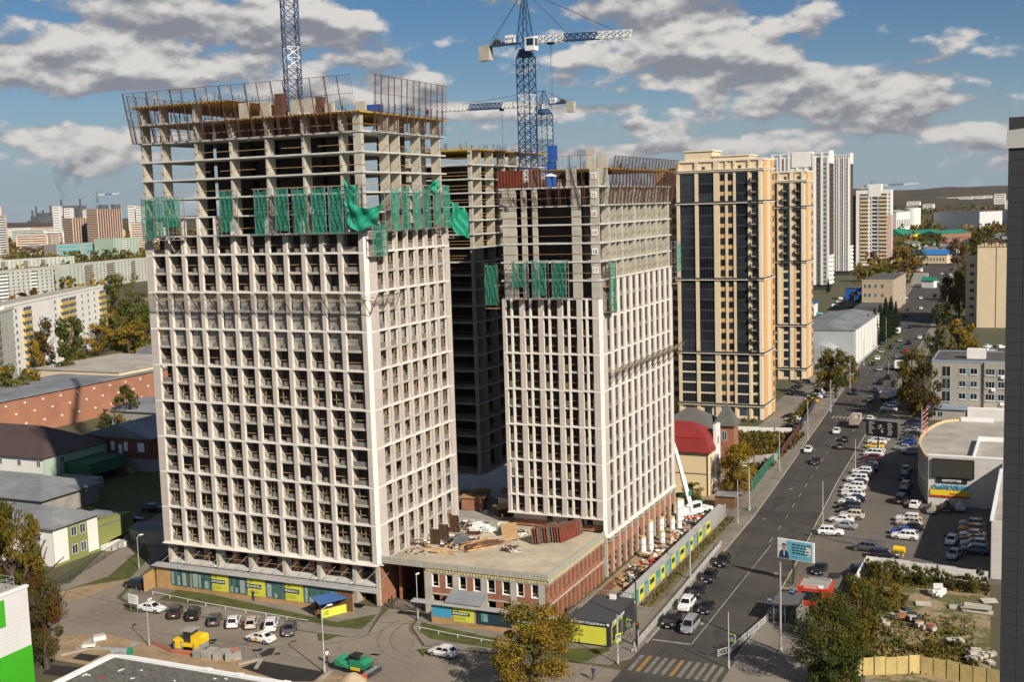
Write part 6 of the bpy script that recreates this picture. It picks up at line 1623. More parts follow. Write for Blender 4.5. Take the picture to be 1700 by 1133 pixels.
PHOTOB = mat('printed_tower', (0.30, 0.36, 0.34), 0.5, 0.3, 3.0)
def photo_banner(t, x0, x1, z0, z1, y, seed, light=False):
    b = pc('picture_banner', t, x0, y-.03, z0, x1, y, z1, PHOTOL if light else PHOTO); r = random.Random(seed)
    mb = MB(); u = x0+.2
    while u < x1-.8:
        w = r.uniform(.35, 1.0); h = (z1-z0)*r.uniform(.25, .85); mb.box(u, y-.036, z0+.15, min(u+w, x1-.1), y-.031, z0+.15+h, PHOTOB); u += w+r.uniform(.2, .9)
    ob('printed_buildings', mb, t)
def lime_banner(t, x0, x1, z0, z1, y, line=True):
    pc('lime_banner', t, x0, y-.03, z0, x1, y, z1, LIME)
    w = x1-x0
    pc('banner_box', t, x0-.3, y-.045, z0+(z1-z0)*.42, x0+w*.8, y-.031, z0+(z1-z0)*.66, NAVYB)
    mb = MB(); r = random.Random(int(x0*10))
    for zz in (.50, .56):
        u = x0-.15
        while u < x0+w*.7: l_ = r.uniform(.15, .5); mb.box(u, y-.05, z0+(z1-z0)*zz, u+l_, y-.046, z0+(z1-z0)*zz+.10, WHITEP); u += l_+.12
    for zz in (.12, .2, .28):
        u = x0+.2
        while u < x0+w*.55: l_ = r.uniform(.12, .4); mb.box(u, y-.035, z0+(z1-z0)*zz, u+l_, y-.031, z0+(z1-z0)*zz+.07, INK); u += l_+.1
    ob('small_print', mb, t)
    text('LAND', .28, INK, t, (x0+.25, y-.035, z1-.42), bold=True, extrude=.002); text('LORD', .28, INK, t, (x0+.25, y-.035, z1-.72), bold=True, extrude=.002)
def hoarding(label, x0, x1, y, h, seq, boards=0):
    t = thing('site_hoarding', (0, 0, .11), 0, label, 'hoarding', 'site hoardings')
    i = 0; x = x0
    while x < x1-.1:
        e = min(x+1.22, x1); pc('hoarding_board', t, x, y, 0, e-.02, y+.06, h, PLY); x = e
    s = 0
    for kind, a, b in seq:
        s += 1
        if kind == 'p': photo_banner(t, a+.05, b-.03, .75, h-.08, y-.01, s)
        elif kind == 'l': lime_banner(t, a+.02, b-.05, .75, h-.08, y-.01)
        elif kind == 'w':
            u = a
            while u < b-.05: pc('plank', t, u, y-.06, .3, min(u+.28, b)-.015, y-.02, h-.05, PLYB); u += .28
        elif kind == 'd': pc('dark_banner', t, a, y-.035, .75, b, y-.01, h-.08, NAVYB); pc('picture_banner', t, a+.8, y-.045, 1.2, a+1.9, y-.036, h-.6, PHOTOL)
        elif kind == 'b': pc('picture_banner', t, a, y-.04, 1.1, b, y-.01, h-.3, BLUESIGN)
    return t
hoarding('long hoarding with city pictures and lime banners before the tallest tower', -134.0, -95.8, 148.3, 3.7,
  [('p', ux((-130.96,148.3,1.55)), ux((-126.87,148.3,1.48))), ('p', ux((-126.62,148.3,1.51)), ux((-122.6,148.3,1.44))), ('l', ux((-122.48,148.3,1.45)), ux((-119.25,148.3,1.3))), ('p', ux((-119.13,148.3,1.32)), ux((-115.6,148.3,1.21))), ('l', ux((-115.48,148.3,1.22)), ux((-112.12,148.3,1.1))), ('p', ux((-112,148.3,1.12)), ux((-108.35,148.3,1.04))),
   ('l', ux((-108.23,148.3,1.05)), ux((-104.97,148.3,0.94))), ('p', ux((-104.86,148.3,0.95)), ux((-98.92,148.3,0.68))), ('w', ux((-98.71,148.3,0.7)), -96.0)])
t = thing('protective_canopy', (0, 0, 0), 0, 'grey sheet canopy on slanting struts above the long hoarding', 'canopy')
mb = MB(); mb.prof([(147.75, 3.86), (149.5, 4.05), (149.5, 4.12), (147.75, 3.93)], -134.6, -91.5, HROOF, 'X'); ob('roof_sheet', fixnormals(mb.mesh('roof_sheet')), t)
for i in range(18):
    x = -133.5+i*2.4; mb = MB(); mb.tube((x, 148.0, 3.95), (x+1.3, 151.6, 6.0), .035, CONCD, 5); ob('strut', mb, t); pc('post', t, x, 149.0, 0, x+.1, 149.1, 4.0, STEEL) if i % 3 == 0 else None
hoarding('short hoarding with lime and dark banners before the brick podium', -82.7, -61.0, 148.8, 3.0,
  [('b', -82.5, -79.4), ('l', -79.0, -75.6), ('d', -75.3, -69.6), ('l', -69.0, -65.3), ('l', -65.0, -61.2)])
t = thing('protective_canopy', (0, 0, 0), 0, 'narrow grey canopy over the podium hoarding', 'canopy'); mb = MB(); mb.prof([(148.3, 3.1), (149.6, 3.25), (149.6, 3.32), (148.3, 3.17)], -86, -60.9, HROOF, 'X'); ob('roof_sheet', fixnormals(mb.mesh('roof_sheet')), t)
mb = MB(); mb.prof([(149, 3.4), (151.6, 4.5), (151.6, 4.58), (149, 3.48)], -80.6, -74.6, ROOFG, 'X'); ob('tilted_sheet', fixnormals(mb.mesh('tilted_sheet')), t)
for x in (-85.6, -74, -66): pc('post', t, x, 149.2, 0, x+.1, 149.3, 3.2, DARKM)
# road-side hoarding (runs along Y)
t = thing('site_hoarding', (-56.6, 161.0, .13), rad(90), 'hoarding of lime and teal pictures running along the road', 'hoarding', 'site hoardings')
x = 0
while x < 58: pc('hoarding_board', t, x, 0, 0, x+1.2, .06, 2.7, PLY); x += 1.22
x = .3; s = 0
while x < 47:
    w = (2.2, 3.4, 2.6)[s % 3]
    if s % 2: photo_banner(t, x, x+w, .25, 2.55, -.01, s+40, True)
    else: pc('lime_banner', t, x, -.04, .25, x+w, -.01, 2.55, LIME); pc('banner_box', t, x+.5, -.055, 1.2, x+w*.8, -.041, 2.0, NAVYB)
    x += w+.05; s += 1
x = 47.5
while x < 58: pc('grey_sheet', t, x, -.05, 0, x+1.1, -.01, 2.8, CONCD); x += 1.13
mb = MB(); mb.prof([(-.3, 2.72), (.9, 2.95), (.9, 3.02), (-.3, 2.79)], 0, 57, HROOF, 'X'); ob('roof_sheet', fixnormals(mb.mesh('roof_sheet')), t)
# kerbside entrance shelter with blue roof
t = thing('entrance_shelter', (-99.48,144.46), 0, 'timber shelter with sloping blue roof and yellow banner on the lawn', 'shelter')
t.rotation_euler = (0, 0, rad(62))
for i in range(14): pc('plank', t, i*.36, 1.4, .15, i*.36+.33, 1.46, 2.5, PLYB)
pc('banner', t, .1, -.3, .2, 5.2, -.24, 1.5, LIME); text('LAND', .34, INK, t, (.5, -.31, .95), bold=True, extrude=.002); text('LORD', .34, INK, t, (.5, -.31, .58), bold=True, extrude=.002)
for u in (0, 2.5, 5.0): pc('post', t, u, -.2, 0, u+.1, -.1, 2.5, DARKM); pc('post', t, u, 1.45, 0, u+.1, 1.55, 2.9, DARKM)
mb = MB(); mb.prof([(-.7, 2.5), (2.0, 3.0), (2.0, 3.06), (-.7, 2.56)], -.3, 5.6, mat('blue_roof_sheet', (0.05, 0.12, 0.30), .5, .1, .5), 'X'); ob('roof_sheet', fixnormals(mb.mesh('roof_sheet')), t)
# sales pavilion
CHAR = mat('charcoal_cladding', (0.030, 0.031, 0.033), 0.6, 0.1, 0.5); ROOFC = mat('charcoal_roof', (0.055, 0.055, 0.057), 0.9, 0.12, 0.3)
t = thing('sales_pavilion', (-60.6, 148.2, .13), 0, 'charcoal sales pavilion with lime front wall beside the pavement', 'pavilion')
pc('wall', t, .1, .1, 0, 6.0, 11.0, 3.0, CHAR); pc('roof', t, 0, 0, 3.0, 6.2, 11.2, 3.45, CHAR); pc('roof_felt', t, .25, .25, 3.45, 5.95, 10.95, 3.5, ROOFC)
pc('lime_front', t, .35, .03, .25, 5.5, .09, 2.75, LIME); text('LAND', .55, INK, t, (.7, .02, 1.75), bold=True, extrude=.004); text('LORD', .55, INK, t, (.7, .02, 1.2), bold=True, extrude=.004)
text('ОТДЕЛ ПРОДАЖ', .42, WHITEP, t, (.85, -.01, 3.07), bold=True, extrude=.01); text('330-88-48', .30, WHITEP, t, (4.15, -.01, 3.1), bold=True, extrude=.01)
for u in (.3, 5.65): pc('logo_square', t, u, -.02, 3.08, u+.36, -.005, 3.4, WHITEP)
text('ОТДЕЛ ПРОДАЖ', .6, WHITEP, t, (6.21, .7, 3.02), (pi/2, 0, pi/2), bold=True, extrude=.01); pc('logo_square', t, 6.2, 10.3, 3.05, 6.23, 10.7, 3.42, WHITEP)
for y_ in (.9, 3.4): pc('window_frame', t, 6.0, y_, .3, 6.05, y_+2.0, 2.7, LIME); pc('dark_pane', t, 6.05, y_+.12, .42, 6.07, y_+1.88, 2.58, GLASSB)
pc('door', t, 6.0, 7.0, 0, 6.06, 8.6, 2.5, GLASSD)
mb = MB()
for i in range(24):
    mb.box(.02, i*.46, 3.5, .06, i*.46+.04, 4.25, STEEL)
mb.box(.0, 0, 4.22, .08, 11.0, 4.3, STEEL)
for i in range(13): mb.box(i*.46, 10.95, 3.5, i*.46+.04, 11.0, 4.25, STEEL)
mb.box(0, 10.93, 4.22, 6.0, 11.02, 4.3, STEEL); ob('roof_railing', mb, t)
pc('air_conditioner', t, 2.6, 9.6, 3.5, 3.5, 10.1, 4.1, WHITEP)
# gate at the site entrance
t = thing('site_gate', (-91.46,152.41), rad(6), 'black steel bar gate across the site entrance', 'gate'); mb = MB()
for i in range(26): mb.box(i*.28, 0, 0, i*.28+.03, .03, 1.6, DARKM)
for z in (.1, .8, 1.6): mb.box(0, -.01, z, 7.2, .04, z+.05, DARKM)
ob('bars', mb, t); [pc('gate_post', t, x, -.08, 0, x+.14, .08, 2.2, DARKM) for x in (-.15, 3.6, 7.2)]
# pavement guard rails, white lattice
GRAIL = mat('white_guard_rail', (0.55, 0.55, 0.53), 0.5, 0.15, 1.0)
def guard(label, pts, seg=2.2, h=.95, m=None, style='x'):
    t = thing('guard_rail', (0, 0, .13), 0, label, 'railing', 'pavement railings')
    for a, b in zip(pts[:-1], pts[1:]):
        a = Vector((*a, 0)); b = Vector((*b, 0)); n = max(1, round((b-a).length/seg))
        for i in range(n):
            p = a.lerp(b, i/n); q = a.lerp(b, (i+1)/n); mb = MB(); up = Vector((0, 0, h)); mm = m or GRAIL
            mb.beam(p+up, q+up, .06, mm); mb.beam(p+up*.15, q+up*.15, .05, mm) if h > .6 else None; mb.beam(p, p+up*1.05, .07, mm)
            if style == 'x':
                for k in range(4):
                    c0, c1 = p.lerp(q, k/4), p.lerp(q, (k+1)/4); mb.beam(c0+up*.15, c1+up, .045, mm); mb.beam(c1+up*.15, c0+up, .045, mm)
            elif style == 'n' and h > .6:
                for k in range(1, 9): c0 = p.lerp(q, k/9); mb.beam(c0+up*.15, c0+up, .03, mm)
            ob('rail_panel', mb, t)
    return t
guard('white lattice railing along the left pavement of the main road', [(-51.19,150.49), (-51.69,172.64), (-52.53,200.94)])
guard('white lattice railing by the bus stop', [(-39.91,150.17), (-38.65,152), (-36.59,166.89)])
guard('thin white rail on the lawn before the tallest tower', [(-132, 145.0), (-120, 143.4), (-100, 142.2)], 4, .5, WHITEP, 'n')
guard('thin white rail on the lawn before the podium', [(-82.8,145.33), (-76.14,144.41), (-64.52,143.52)], 4, .5, WHITEP, 'n')
guard('black bar fence between the lots', [(-36.07,211.24), (-32.85,209.51), (-25.55,208.46)], 2.5, 1.1, DARKM, 'n')
guard('dark fence round the white and olive house', [(-149.29,140.34), (-152.89,152.86), (-158.86,171.65)], 3, 1.5, DARKM, 'n')
# sheet fences farther along the road
def sheet_fence(label, pts, h, m, w=2.2, name='fence', post=None):
    t = thing(name, (0, 0, .1), 0, label, 'fence', 'fences')
    for a, b in zip(pts[:-1], pts[1:]):
        dx, dy = b[0]-a[0], b[1]-a[1]; L_ = math.hypot(dx, dy); n = max(1, round(L_/w)); ang = math.atan2(dy, dx)
        for i in range(n):
            o = ob('fence_panel', unit(m), t, (a[0]+dx*i/n, a[1]+dy*i/n, 0), ang, (L_/n-.04, .06, h*(1+.03*((i*7) % 3-1))))
            if post: ob('post', unit(post), t, (a[0]+dx*i/n, a[1]+dy*i/n, 0), ang, (.12, .12, h+.15))
    return t
GFEN = mat('green_fence_sheet', (0.02, 0.13, 0.085), .6, .12, .5); MAROON = mat('maroon_fence_sheet', (0.10, 0.04, 0.035), .7, .15, .5)
sheet_fence('green sheet-metal fence beside the pavement near the yellow tree', [(-56.43,241.41), (-57.7,260.36), (-58.04,276.83)], 2.3, GFEN, 2.4, post=CREAM)
sheet_fence('maroon sheet fence beyond the green one', [(-57.77,276.91), (-59.7,309.72)], 2.2, MAROON)
sheet_fence('grey slatted fence along the apartment yard', [(-59.72,311.44), (-65.06,371.42), (-67.24,417.98)], 1.9, DARKM, 2.5)
sheet_fence('concrete wall behind the overgrown plot', [(-64.75,264.66), (-57.09,270.27)], 2.2, CONCD, 3)
sheet_fence('white board fence below the orange tower', [(-77.95,303.8), (-60.83,305.16)], 1.6, WHITEW, 3)
YFEN = mat('yellow_steel_fence', (0.52, 0.40, 0.16), .7, .2, .8, rnd=.12)
sheet_fence('pale yellow steel fence at the lower right', [(-22.5, 149.5), (-14.5, 153.5), (-5, 151.5)], 2.4, YFEN, 1.5, post=mat('yellow_fence_post', (0.42, 0.33, 0.14), .7, .2, .8))
sheet_fence('white slab fence along the edge of the wasteland', [(-27.2, 182.5), (-27.0, 196.4), (-8.3, 193.8)], 2.0, WHITEW, 2.5)
sheet_fence('plywood hoarding stub with arrow at the yard entrance', [(-134.26,145.59), (-134.68,149.7)], 3.0, PLY, 1.25)
# street lamps, poles and signs
POLE = mat('lamp_pole_steel', (0.42, 0.42, 0.40), .6, .12, 1.0); POLEC = mat('concrete_pole', (0.36, 0.34, 0.30), .9, .12, 1.0)
def lamp(pos, h, ang, label, head=True, m=None, reach=1.4, r=.10):
    t = thing('street_lamp' if head else 'utility_pole', (*pos, .1), rad(ang), label, 'street lamp' if head else 'pole', 'street lamps and poles')
    mb = MB(); mb.tube((0, 0, 0), (0, 0, h), r, m or POLE, 8, r*.65); ob('pole', mb, t)
    mb = MB(); mb.tube((0, 0, 0), (0, 0, .9), r*1.5, m or POLE, 8); ob('base', mb, t)
    if head:
        mb = MB(); mb.tube((0, 0, h), (reach, 0, h+.35), .05, m or POLE, 6); ob('arm', mb, t)
        mb = MB(); mb.cbox((reach+.3, 0, h+.38), (.75, .28, .14), WHITEP); ob('lamp_head', mb, t)
    return t
lamp((-53.54,226.36), 8.6, 180, 'tall grey street lamp on the pavement by the red-roofed house', reach=.5, r=.16)
lamp((-53.43,216.6), 8.4, 90, 'bare pole between the hoarding end and the street lamp', False)
lamp((-52.58,181.15), 9.0, 0, 'pole at the middle of the road-side railing', False, r=.13)
lamp((-51.35,150.19), 10.5, 135, 'double-armed lamp post by the sales pavilion corner', reach=1.6, r=.14, m=DARKM)
lamp((-55.16,262.39), 9.0, 120, 'lamp post at the end of the green fence', r=.13)
lamp((-55.58,298.46), 10, 120, 'lamp post with double arm by the maroon fence', r=.13)
lamp((-56.76,339.35), 9.5, 0, 'street pole beside the hedge', False, r=.13)
lamp((-58.43,385.41), 9.5, 0, 'street pole by the trees of the second orange tower', True, r=.13)
lamp((-61.54,437.92), 9.5, 0, 'street pole near the distant crossing', False, r=.13); lamp((-62.2,478.28), 9.5, 0, 'thin pole in front of the spruces', False, r=.13); lamp((-63.07,512.81), 10, 160, 'street lamp beside the spruces', r=.13); lamp((-64.89,557.3), 10, 160, 'farther street lamp beside the spruces', r=.13)
lamp((-32.48,154.7), 12.5, 0, 'tall concrete pole on the bus-stop pavement', False, POLEC, r=.17)
lamp((-37.59,146.82), 7.6, 0, 'grey sign pole at the right end of the crossing', False, r=.10)
lamp((-51.69,143.4), 6.8, 0, 'grey sign pole at the left end of the crossing', False, r=.10)
lamp((-116.66,126.76), 6.2, 100, 'thin white lamp post by the road roller', reach=.6, r=.07)
lamp((-87.29,127.26), 8.6, 60, 'tall lamp post beside the scooter rider', reach=.9, r=.10)
lamp((-85.4,149.48), 6.5, 90, 'white-headed lamp by the site gate', reach=.1, r=.08)
lamp((-37.91,218.17), 8.8, 0, 'thin pole at the edge of the parking lot', False, r=.10); lamp((-39.03,265.41), 7.5, 0, 'pole among the parked cars', False, r=.10)
lamp((-144.48,155.74), 5.5, 60, 'short lamp behind the shed at the yard entrance', reach=.4, r=.08)
lamp((-127.21,153.63), 6.5, 20, 'site floodlight pole above the hoarding', reach=.5, r=.05)
lamp((-28.78,303.72), 9, 180, 'pole near the office trees', False, r=.11)
SIGNYE = mat('fluorescent_sign', (0.72, 0.80, 0.02), .5, .03, 1); SIGNB = mat('sign_blue_field', (0.01, 0.06, 0.30), .5, .03, 1)
def ped_sign(pos, h, rz, label, pole=True, both=True, s=1.0):
    t = thing('crossing_sign', (*pos, .12), rad(rz), label, 'road sign', 'pedestrian crossing signs')
    if pole: mb = MB(); mb.tube((0, 0, 0), (0, 0, h), .045, POLE, 6); ob('pole', mb, t)
    mb = MB(); mb.box(-.55*s, -.06, h-1.0*s, .55*s, -.03, h+.1*s, SIGNYE); ob('backing', mb, t); mb = MB(); mb.box(-.42*s, -.075, h-.87*s, .42*s, -.061, h-.03*s, SIGNB); ob('field', mb, t)
    mb = MB(); mb.add([(-.34*s, -.08, h-.80*s), (.34*s, -.08, h-.80*s), (0, -.08, h-.10*s)], [(0, 1, 2)], WHITEP); ob('triangle', mb, t)
    mb = MB(); mb.box(-.05*s, -.09, h-.55*s, .05*s, -.083, h-.32*s, INK); mb.box(-.06*s, -.09, h-.29*s, .04*s, -.083, h-.21*s, INK); mb.beam((-.02*s, -.087, h-.55*s), (-.14*s, -.087, h-.75*s), .05*s, INK, .008); mb.beam((.02*s, -.087, h-.55*s), (.13*s, -.087, h-.75*s), .05*s, INK, .008); ob('walking_figure', mb, t)
    return t
ped_sign((-52.5,150.74), 3.4, -16, 'yellow-edged crossing sign beside the traffic light'); ped_sign((-37.4,147.97), 4.2, -20, 'yellow-edged crossing sign on the right pavement', False)
ped_sign((-51.62,143.43), 4.0, 70, 'yellow-edged crossing sign seen nearly edge-on by the pavilion', False)
def traffic_light(pos, h, label, lit, rz=-20):
    t = thing('traffic_light', (*pos, .13), rad(rz), label, 'traffic light', 'traffic lights'); pc('housing', t, -.17, -.15, h-.95, .17, .15, h, DARKM)
    mb = MB(); mb.tube((0, .15, 0), (0, .15, h), .05, POLE, 6); ob('pole', mb, t)
    for i, c in enumerate(((0.6, .02, .01), (.5, .25, .01), (.02, .5, .12))):
        m_ = mat('signal_lens_%d%d' % (i, lit == i), c if lit == i else tuple(x*.08 for x in c), .3, .05, 1)
        if lit == i: b = m_.node_tree.nodes['Principled BSDF']; b.inputs['Emission Color'].default_value = (*c, 1); b.inputs['Emission Strength'].default_value = 1.5
        mb = MB(); mb.tube((0, -.17, h-.17-i*.3), (0, -.15, h-.17-i*.3), .12, m_, 10); ob('lens', mb, t)
traffic_light((-50.99,149.61), 3.6, 'traffic light with red lamp lit by the pavilion', 0); traffic_light((-50.64,418.67), 5.4, 'distant traffic light showing green', 2)
def stop_sign(pos, h, label, rz=-25):
    t = thing('bus_stop_sign', (*pos, .13), rad(rz), label, 'sign', 'bus stop signs'); mb = MB(); mb.tube((0, 0, 0), (0, 0, h), .045, POLE, 6); ob('pole', mb, t)
    pc('panel', t, -.42, -.05, h-1.3, .42, -.02, h, SIGNB); pc('white_field', t, -.34, -.065, h-.85, .34, -.051, h-.12, WHITEP); pc('bus_symbol', t, -.22, -.075, h-.6, .22, -.066, h-.35, INK); pc('frame', t, -.42, -.06, h-.06, .42, -.051, h-.001, WHITEP)
stop_sign((-36.54,166.64), 3.2, 'blue bus stop sign on a post by the railing end'); stop_sign((-33.98,169.98), 4.2, 'blue bus stop sign above the shelter roof')
# bus shelter and red kiosk
t = thing('bus_shelter', (-35.8, 165.6, .13), 0, 'dark flat-roofed bus shelter on the right pavement', 'bus shelter')
pc('roof', t, -.4, -.4, 2.7, 3.6, 5.6, 2.95, CHAR); pc('roof_felt', t, -.3, -.3, 2.95, 3.5, 5.5, 2.97, mat('shelter_felt', (0.10, 0.10, 0.10), .9, .15, .5))
for x, y_ in ((0, 0), (1.6, 0), (3.2, 0), (3.2, 5.0), (0, 5.0)): pc('post', t, x, y_, 0, x+.12, y_+.12, 2.7, STEEL)
pc('glass_panel', t, .14, .03, .3, 1.6, .07, 2.5, GLASSB); pc('poster_panel', t, 1.74, .02, .2, 3.2, .08, 2.6, CHAR); pc('side_panel', t, 3.2, .2, .2, 3.28, 4.9, 2.6, STEEL); pc('back_panel', t, .2, 4.95, .2, 3.1, 5.0, 2.5, CONCD); pc('bench', t, 1.6, 2, .45, 3.0, 4.2, .52, WOOD)
t = thing('kiosk', (-34.0, 174.2, .13), 0, 'red kiosk with grey roof and illuminated banner behind the bus shelter', 'kiosk')
KRED = mat('kiosk_red', (0.55, 0.045, 0.02), .5, .08, .5)
pc('wall', t, 0, 0, 0, 4.6, 4.2, 2.7, KRED); pc('roof', t, -.1, -.1, 2.7, 4.7, 4.3, 2.95, KRED); pc('roof_sheet', t, .2, .2, 2.95, 4.4, 4.0, 3.0, CONCD); pc('window', t, .6, -.03, .9, 3.2, -.005, 2.3, GLASSD); pc('banner', t, .9, -.12, 2.75, 2.9, -.05, 3.4, mat('pink_banner', (0.62, 0.30, 0.24), .6, .1, 2)); pc('vent', t, 3.1, -.1, 2.8, 3.8, .1, 3.4, WHITEP); pc('column', t, 3.6, -.6, 0, 4.3, -.05, 2.6, KRED)
mb = MB(); mb.path([(1.0, 4.0, 3.1), (4.2, 4.1, 3.2), (4.4, 3.9, 2.2)], .12, STEEL); ob('flue_pipe', mb, t)
# billboards
LBLUE = mat('billboard_sky_blue', (0.17, 0.50, 0.62), .5, .05, .5); SUIT = mat('printed_suit', (0.03, 0.04, 0.09), .6, .1, 2); FACE = mat('printed_face', (0.50, 0.30, 0.21), .6, .08, 2)
t = thing('billboard', (-36.7, 184.1, .1), rad(-14), 'pale blue election billboard with a suited man above the road edge', 'billboard')
mb = MB(); mb.tube((0, .3, 0), (0, .3, 3.8), .16, DARKM, 10); ob('post', mb, t); pc('panel', t, -2.6, 0, 3.9, 3.6, .28, 7.1, WHITEP); pc('print', t, -1.0, -.03, 4.05, 3.3, -.002, 6.95, LBLUE); pc('white_print', t, -2.5, -.025, 4.0, -1.02, -.002, 7.0, WHITEP)
mb = MB(); V = [(-2.35, 4.0), (-.55, 4.0), (-.75, 5.0), (-1.15, 5.35), (-1.7, 5.35), (-2.2, 5.0)]; mb.add([(a, -.035, b) for a, b in V], [tuple(range(6))], SUIT); mb.add([(-1.55, -.04, 5.3), (-1.3, -.04, 5.3), (-1.38, -.04, 4.3), (-1.45, -.04, 4.3)], [(0, 1, 2, 3)], WHITEP); mb.add([(-1.43+.34*math.cos(a*pi/6), -.045, 5.85+.48*math.sin(a*pi/6)) for a in range(12)], [tuple(range(12))], FACE); mb.add([(-1.43+.36*math.cos(a*pi/8), -.048, 6.1+.30*math.sin(a*pi/8)) for a in range(9)], [tuple(range(9))], INK); ob('printed_man', mb, t)
mb = MB(); r = random.Random(2)
for z, n_ in ((6.3, 5), (5.85, 4), (5.4, 5), (4.95, 4), (4.4, 2)):
    u = -.1
    for k in range(n_): l_ = r.uniform(.3, .7); mb.box(u, -.04, z, u+l_, -.031, z+(.22 if z > 4.5 else .1), NAVYB); u += l_+.12
ob('printed_lines', mb, t); mb = MB(); mb.add([(2.6+.5*math.cos(a*pi/8), -.037, 5.6+.9*math.sin(a*pi/8)) for a in range(16)], [tuple(range(16))], PAPER); ob('printed_letter', mb, t)
t = thing('billboard', (-39.6, 286.5, .1), rad(-18), 'black billboard with white skull-like print above the parked cars', 'billboard')
mb = MB(); mb.tube((2.8, .3, 0), (2.8, .3, 4.5), .2, DARKM, 10); ob('post', mb, t); pc('panel', t, -.1, 0, 4.4, 7.6, .35, 8.2, BLACK); pc('frame_edge', t, -.2, -.05, 4.25, 7.7, .4, 4.42, BLUEPAN); pc('frame_edge', t, -.2, -.05, 8.2, 7.7, .4, 8.36, BLUEPAN)
mb = MB(); r = random.Random(9)
for cx in (.5, 5.2):
    for z in frange(5.0, 7.7, 8):
        l_ = r.uniform(.8, 1.7); mb.box(cx+r.uniform(0, .2), -.03, z, cx+l_, -.002, z+.12, WHITEP)
for k in range(9): a = r.uniform(0, 6.28); mb.beam((3.6+.2*math.cos(a), -.02, 6.3+.3*math.sin(a)), (3.6+.85*math.cos(a), -.02, 6.3+1.1*math.sin(a)), .18, WHITEP, .02)
ob('printed_motif', mb, t)

# ---------------------------------------------------------------- vehicles
def road_ang(y): 
    a = at_y(y-5); b = at_y(y+5); return math.degrees(math.atan2(10, (b[0]-a[0])))
GP = 'cars parked along the side street'
for p, a, ty, c, lb in (
 ((-137.38,147.1), 168, 'suv', 'black', 'black car half hidden by the plywood stub'), ((-126.74,138.75), 2, 'sedan', 'white', 'white fastback sedan at the kerb corner by the notice board'), ((-121.79,138.49), 122, 'suv', 'brown', 'dark brown crossover parked second from the corner'),
 ((-118.55,138.78), 122, 'suv', 'black', 'black crossover parked tail out between two dark cars'), ((-113.88,137.94), 121, 'wagon', 'grey', 'dark grey wagon with roof bars parked nose in'), ((-110.51,138.05), 120, 'hatch', 'white', 'white hatchback parked beside the dark wagon'),
 ((-107.74,138.77), 120, 'wagon', 'beige', 'creamy white small van-like car in the parked row'), ((-104.28,138.94), 119, 'suv', 'white', 'white crossover with glass roof in the parked row'), ((-100.53,138.18), 296, 'hatch', 'grey', 'dark grey hatchback at the end of the row facing out'),
 ((-102.51,133.88), 176, 'sedan', 'white', 'white sedan with orange round emblem driving past the parked row'), ((-75.11,138.02), 176, 'hatch', 'white', 'white hatchback parked by the podium lawn')): car(p, a, ty, c, lb, GP, 2)
o = [x for x in bpy.data.objects if x.get('label', '').startswith('white sedan with orange')][0]
mb = MB(); mb.add([(.15+.34*math.cos(k*pi/8), .905, .62+.3*math.sin(k*pi/8)) for k in range(16)], [tuple(range(16))], mat('orange_decal', (0.75, 0.30, 0.02), .5, .05, 2)); ob('round_emblem', mb, o)
GR = 'cars on the main road'
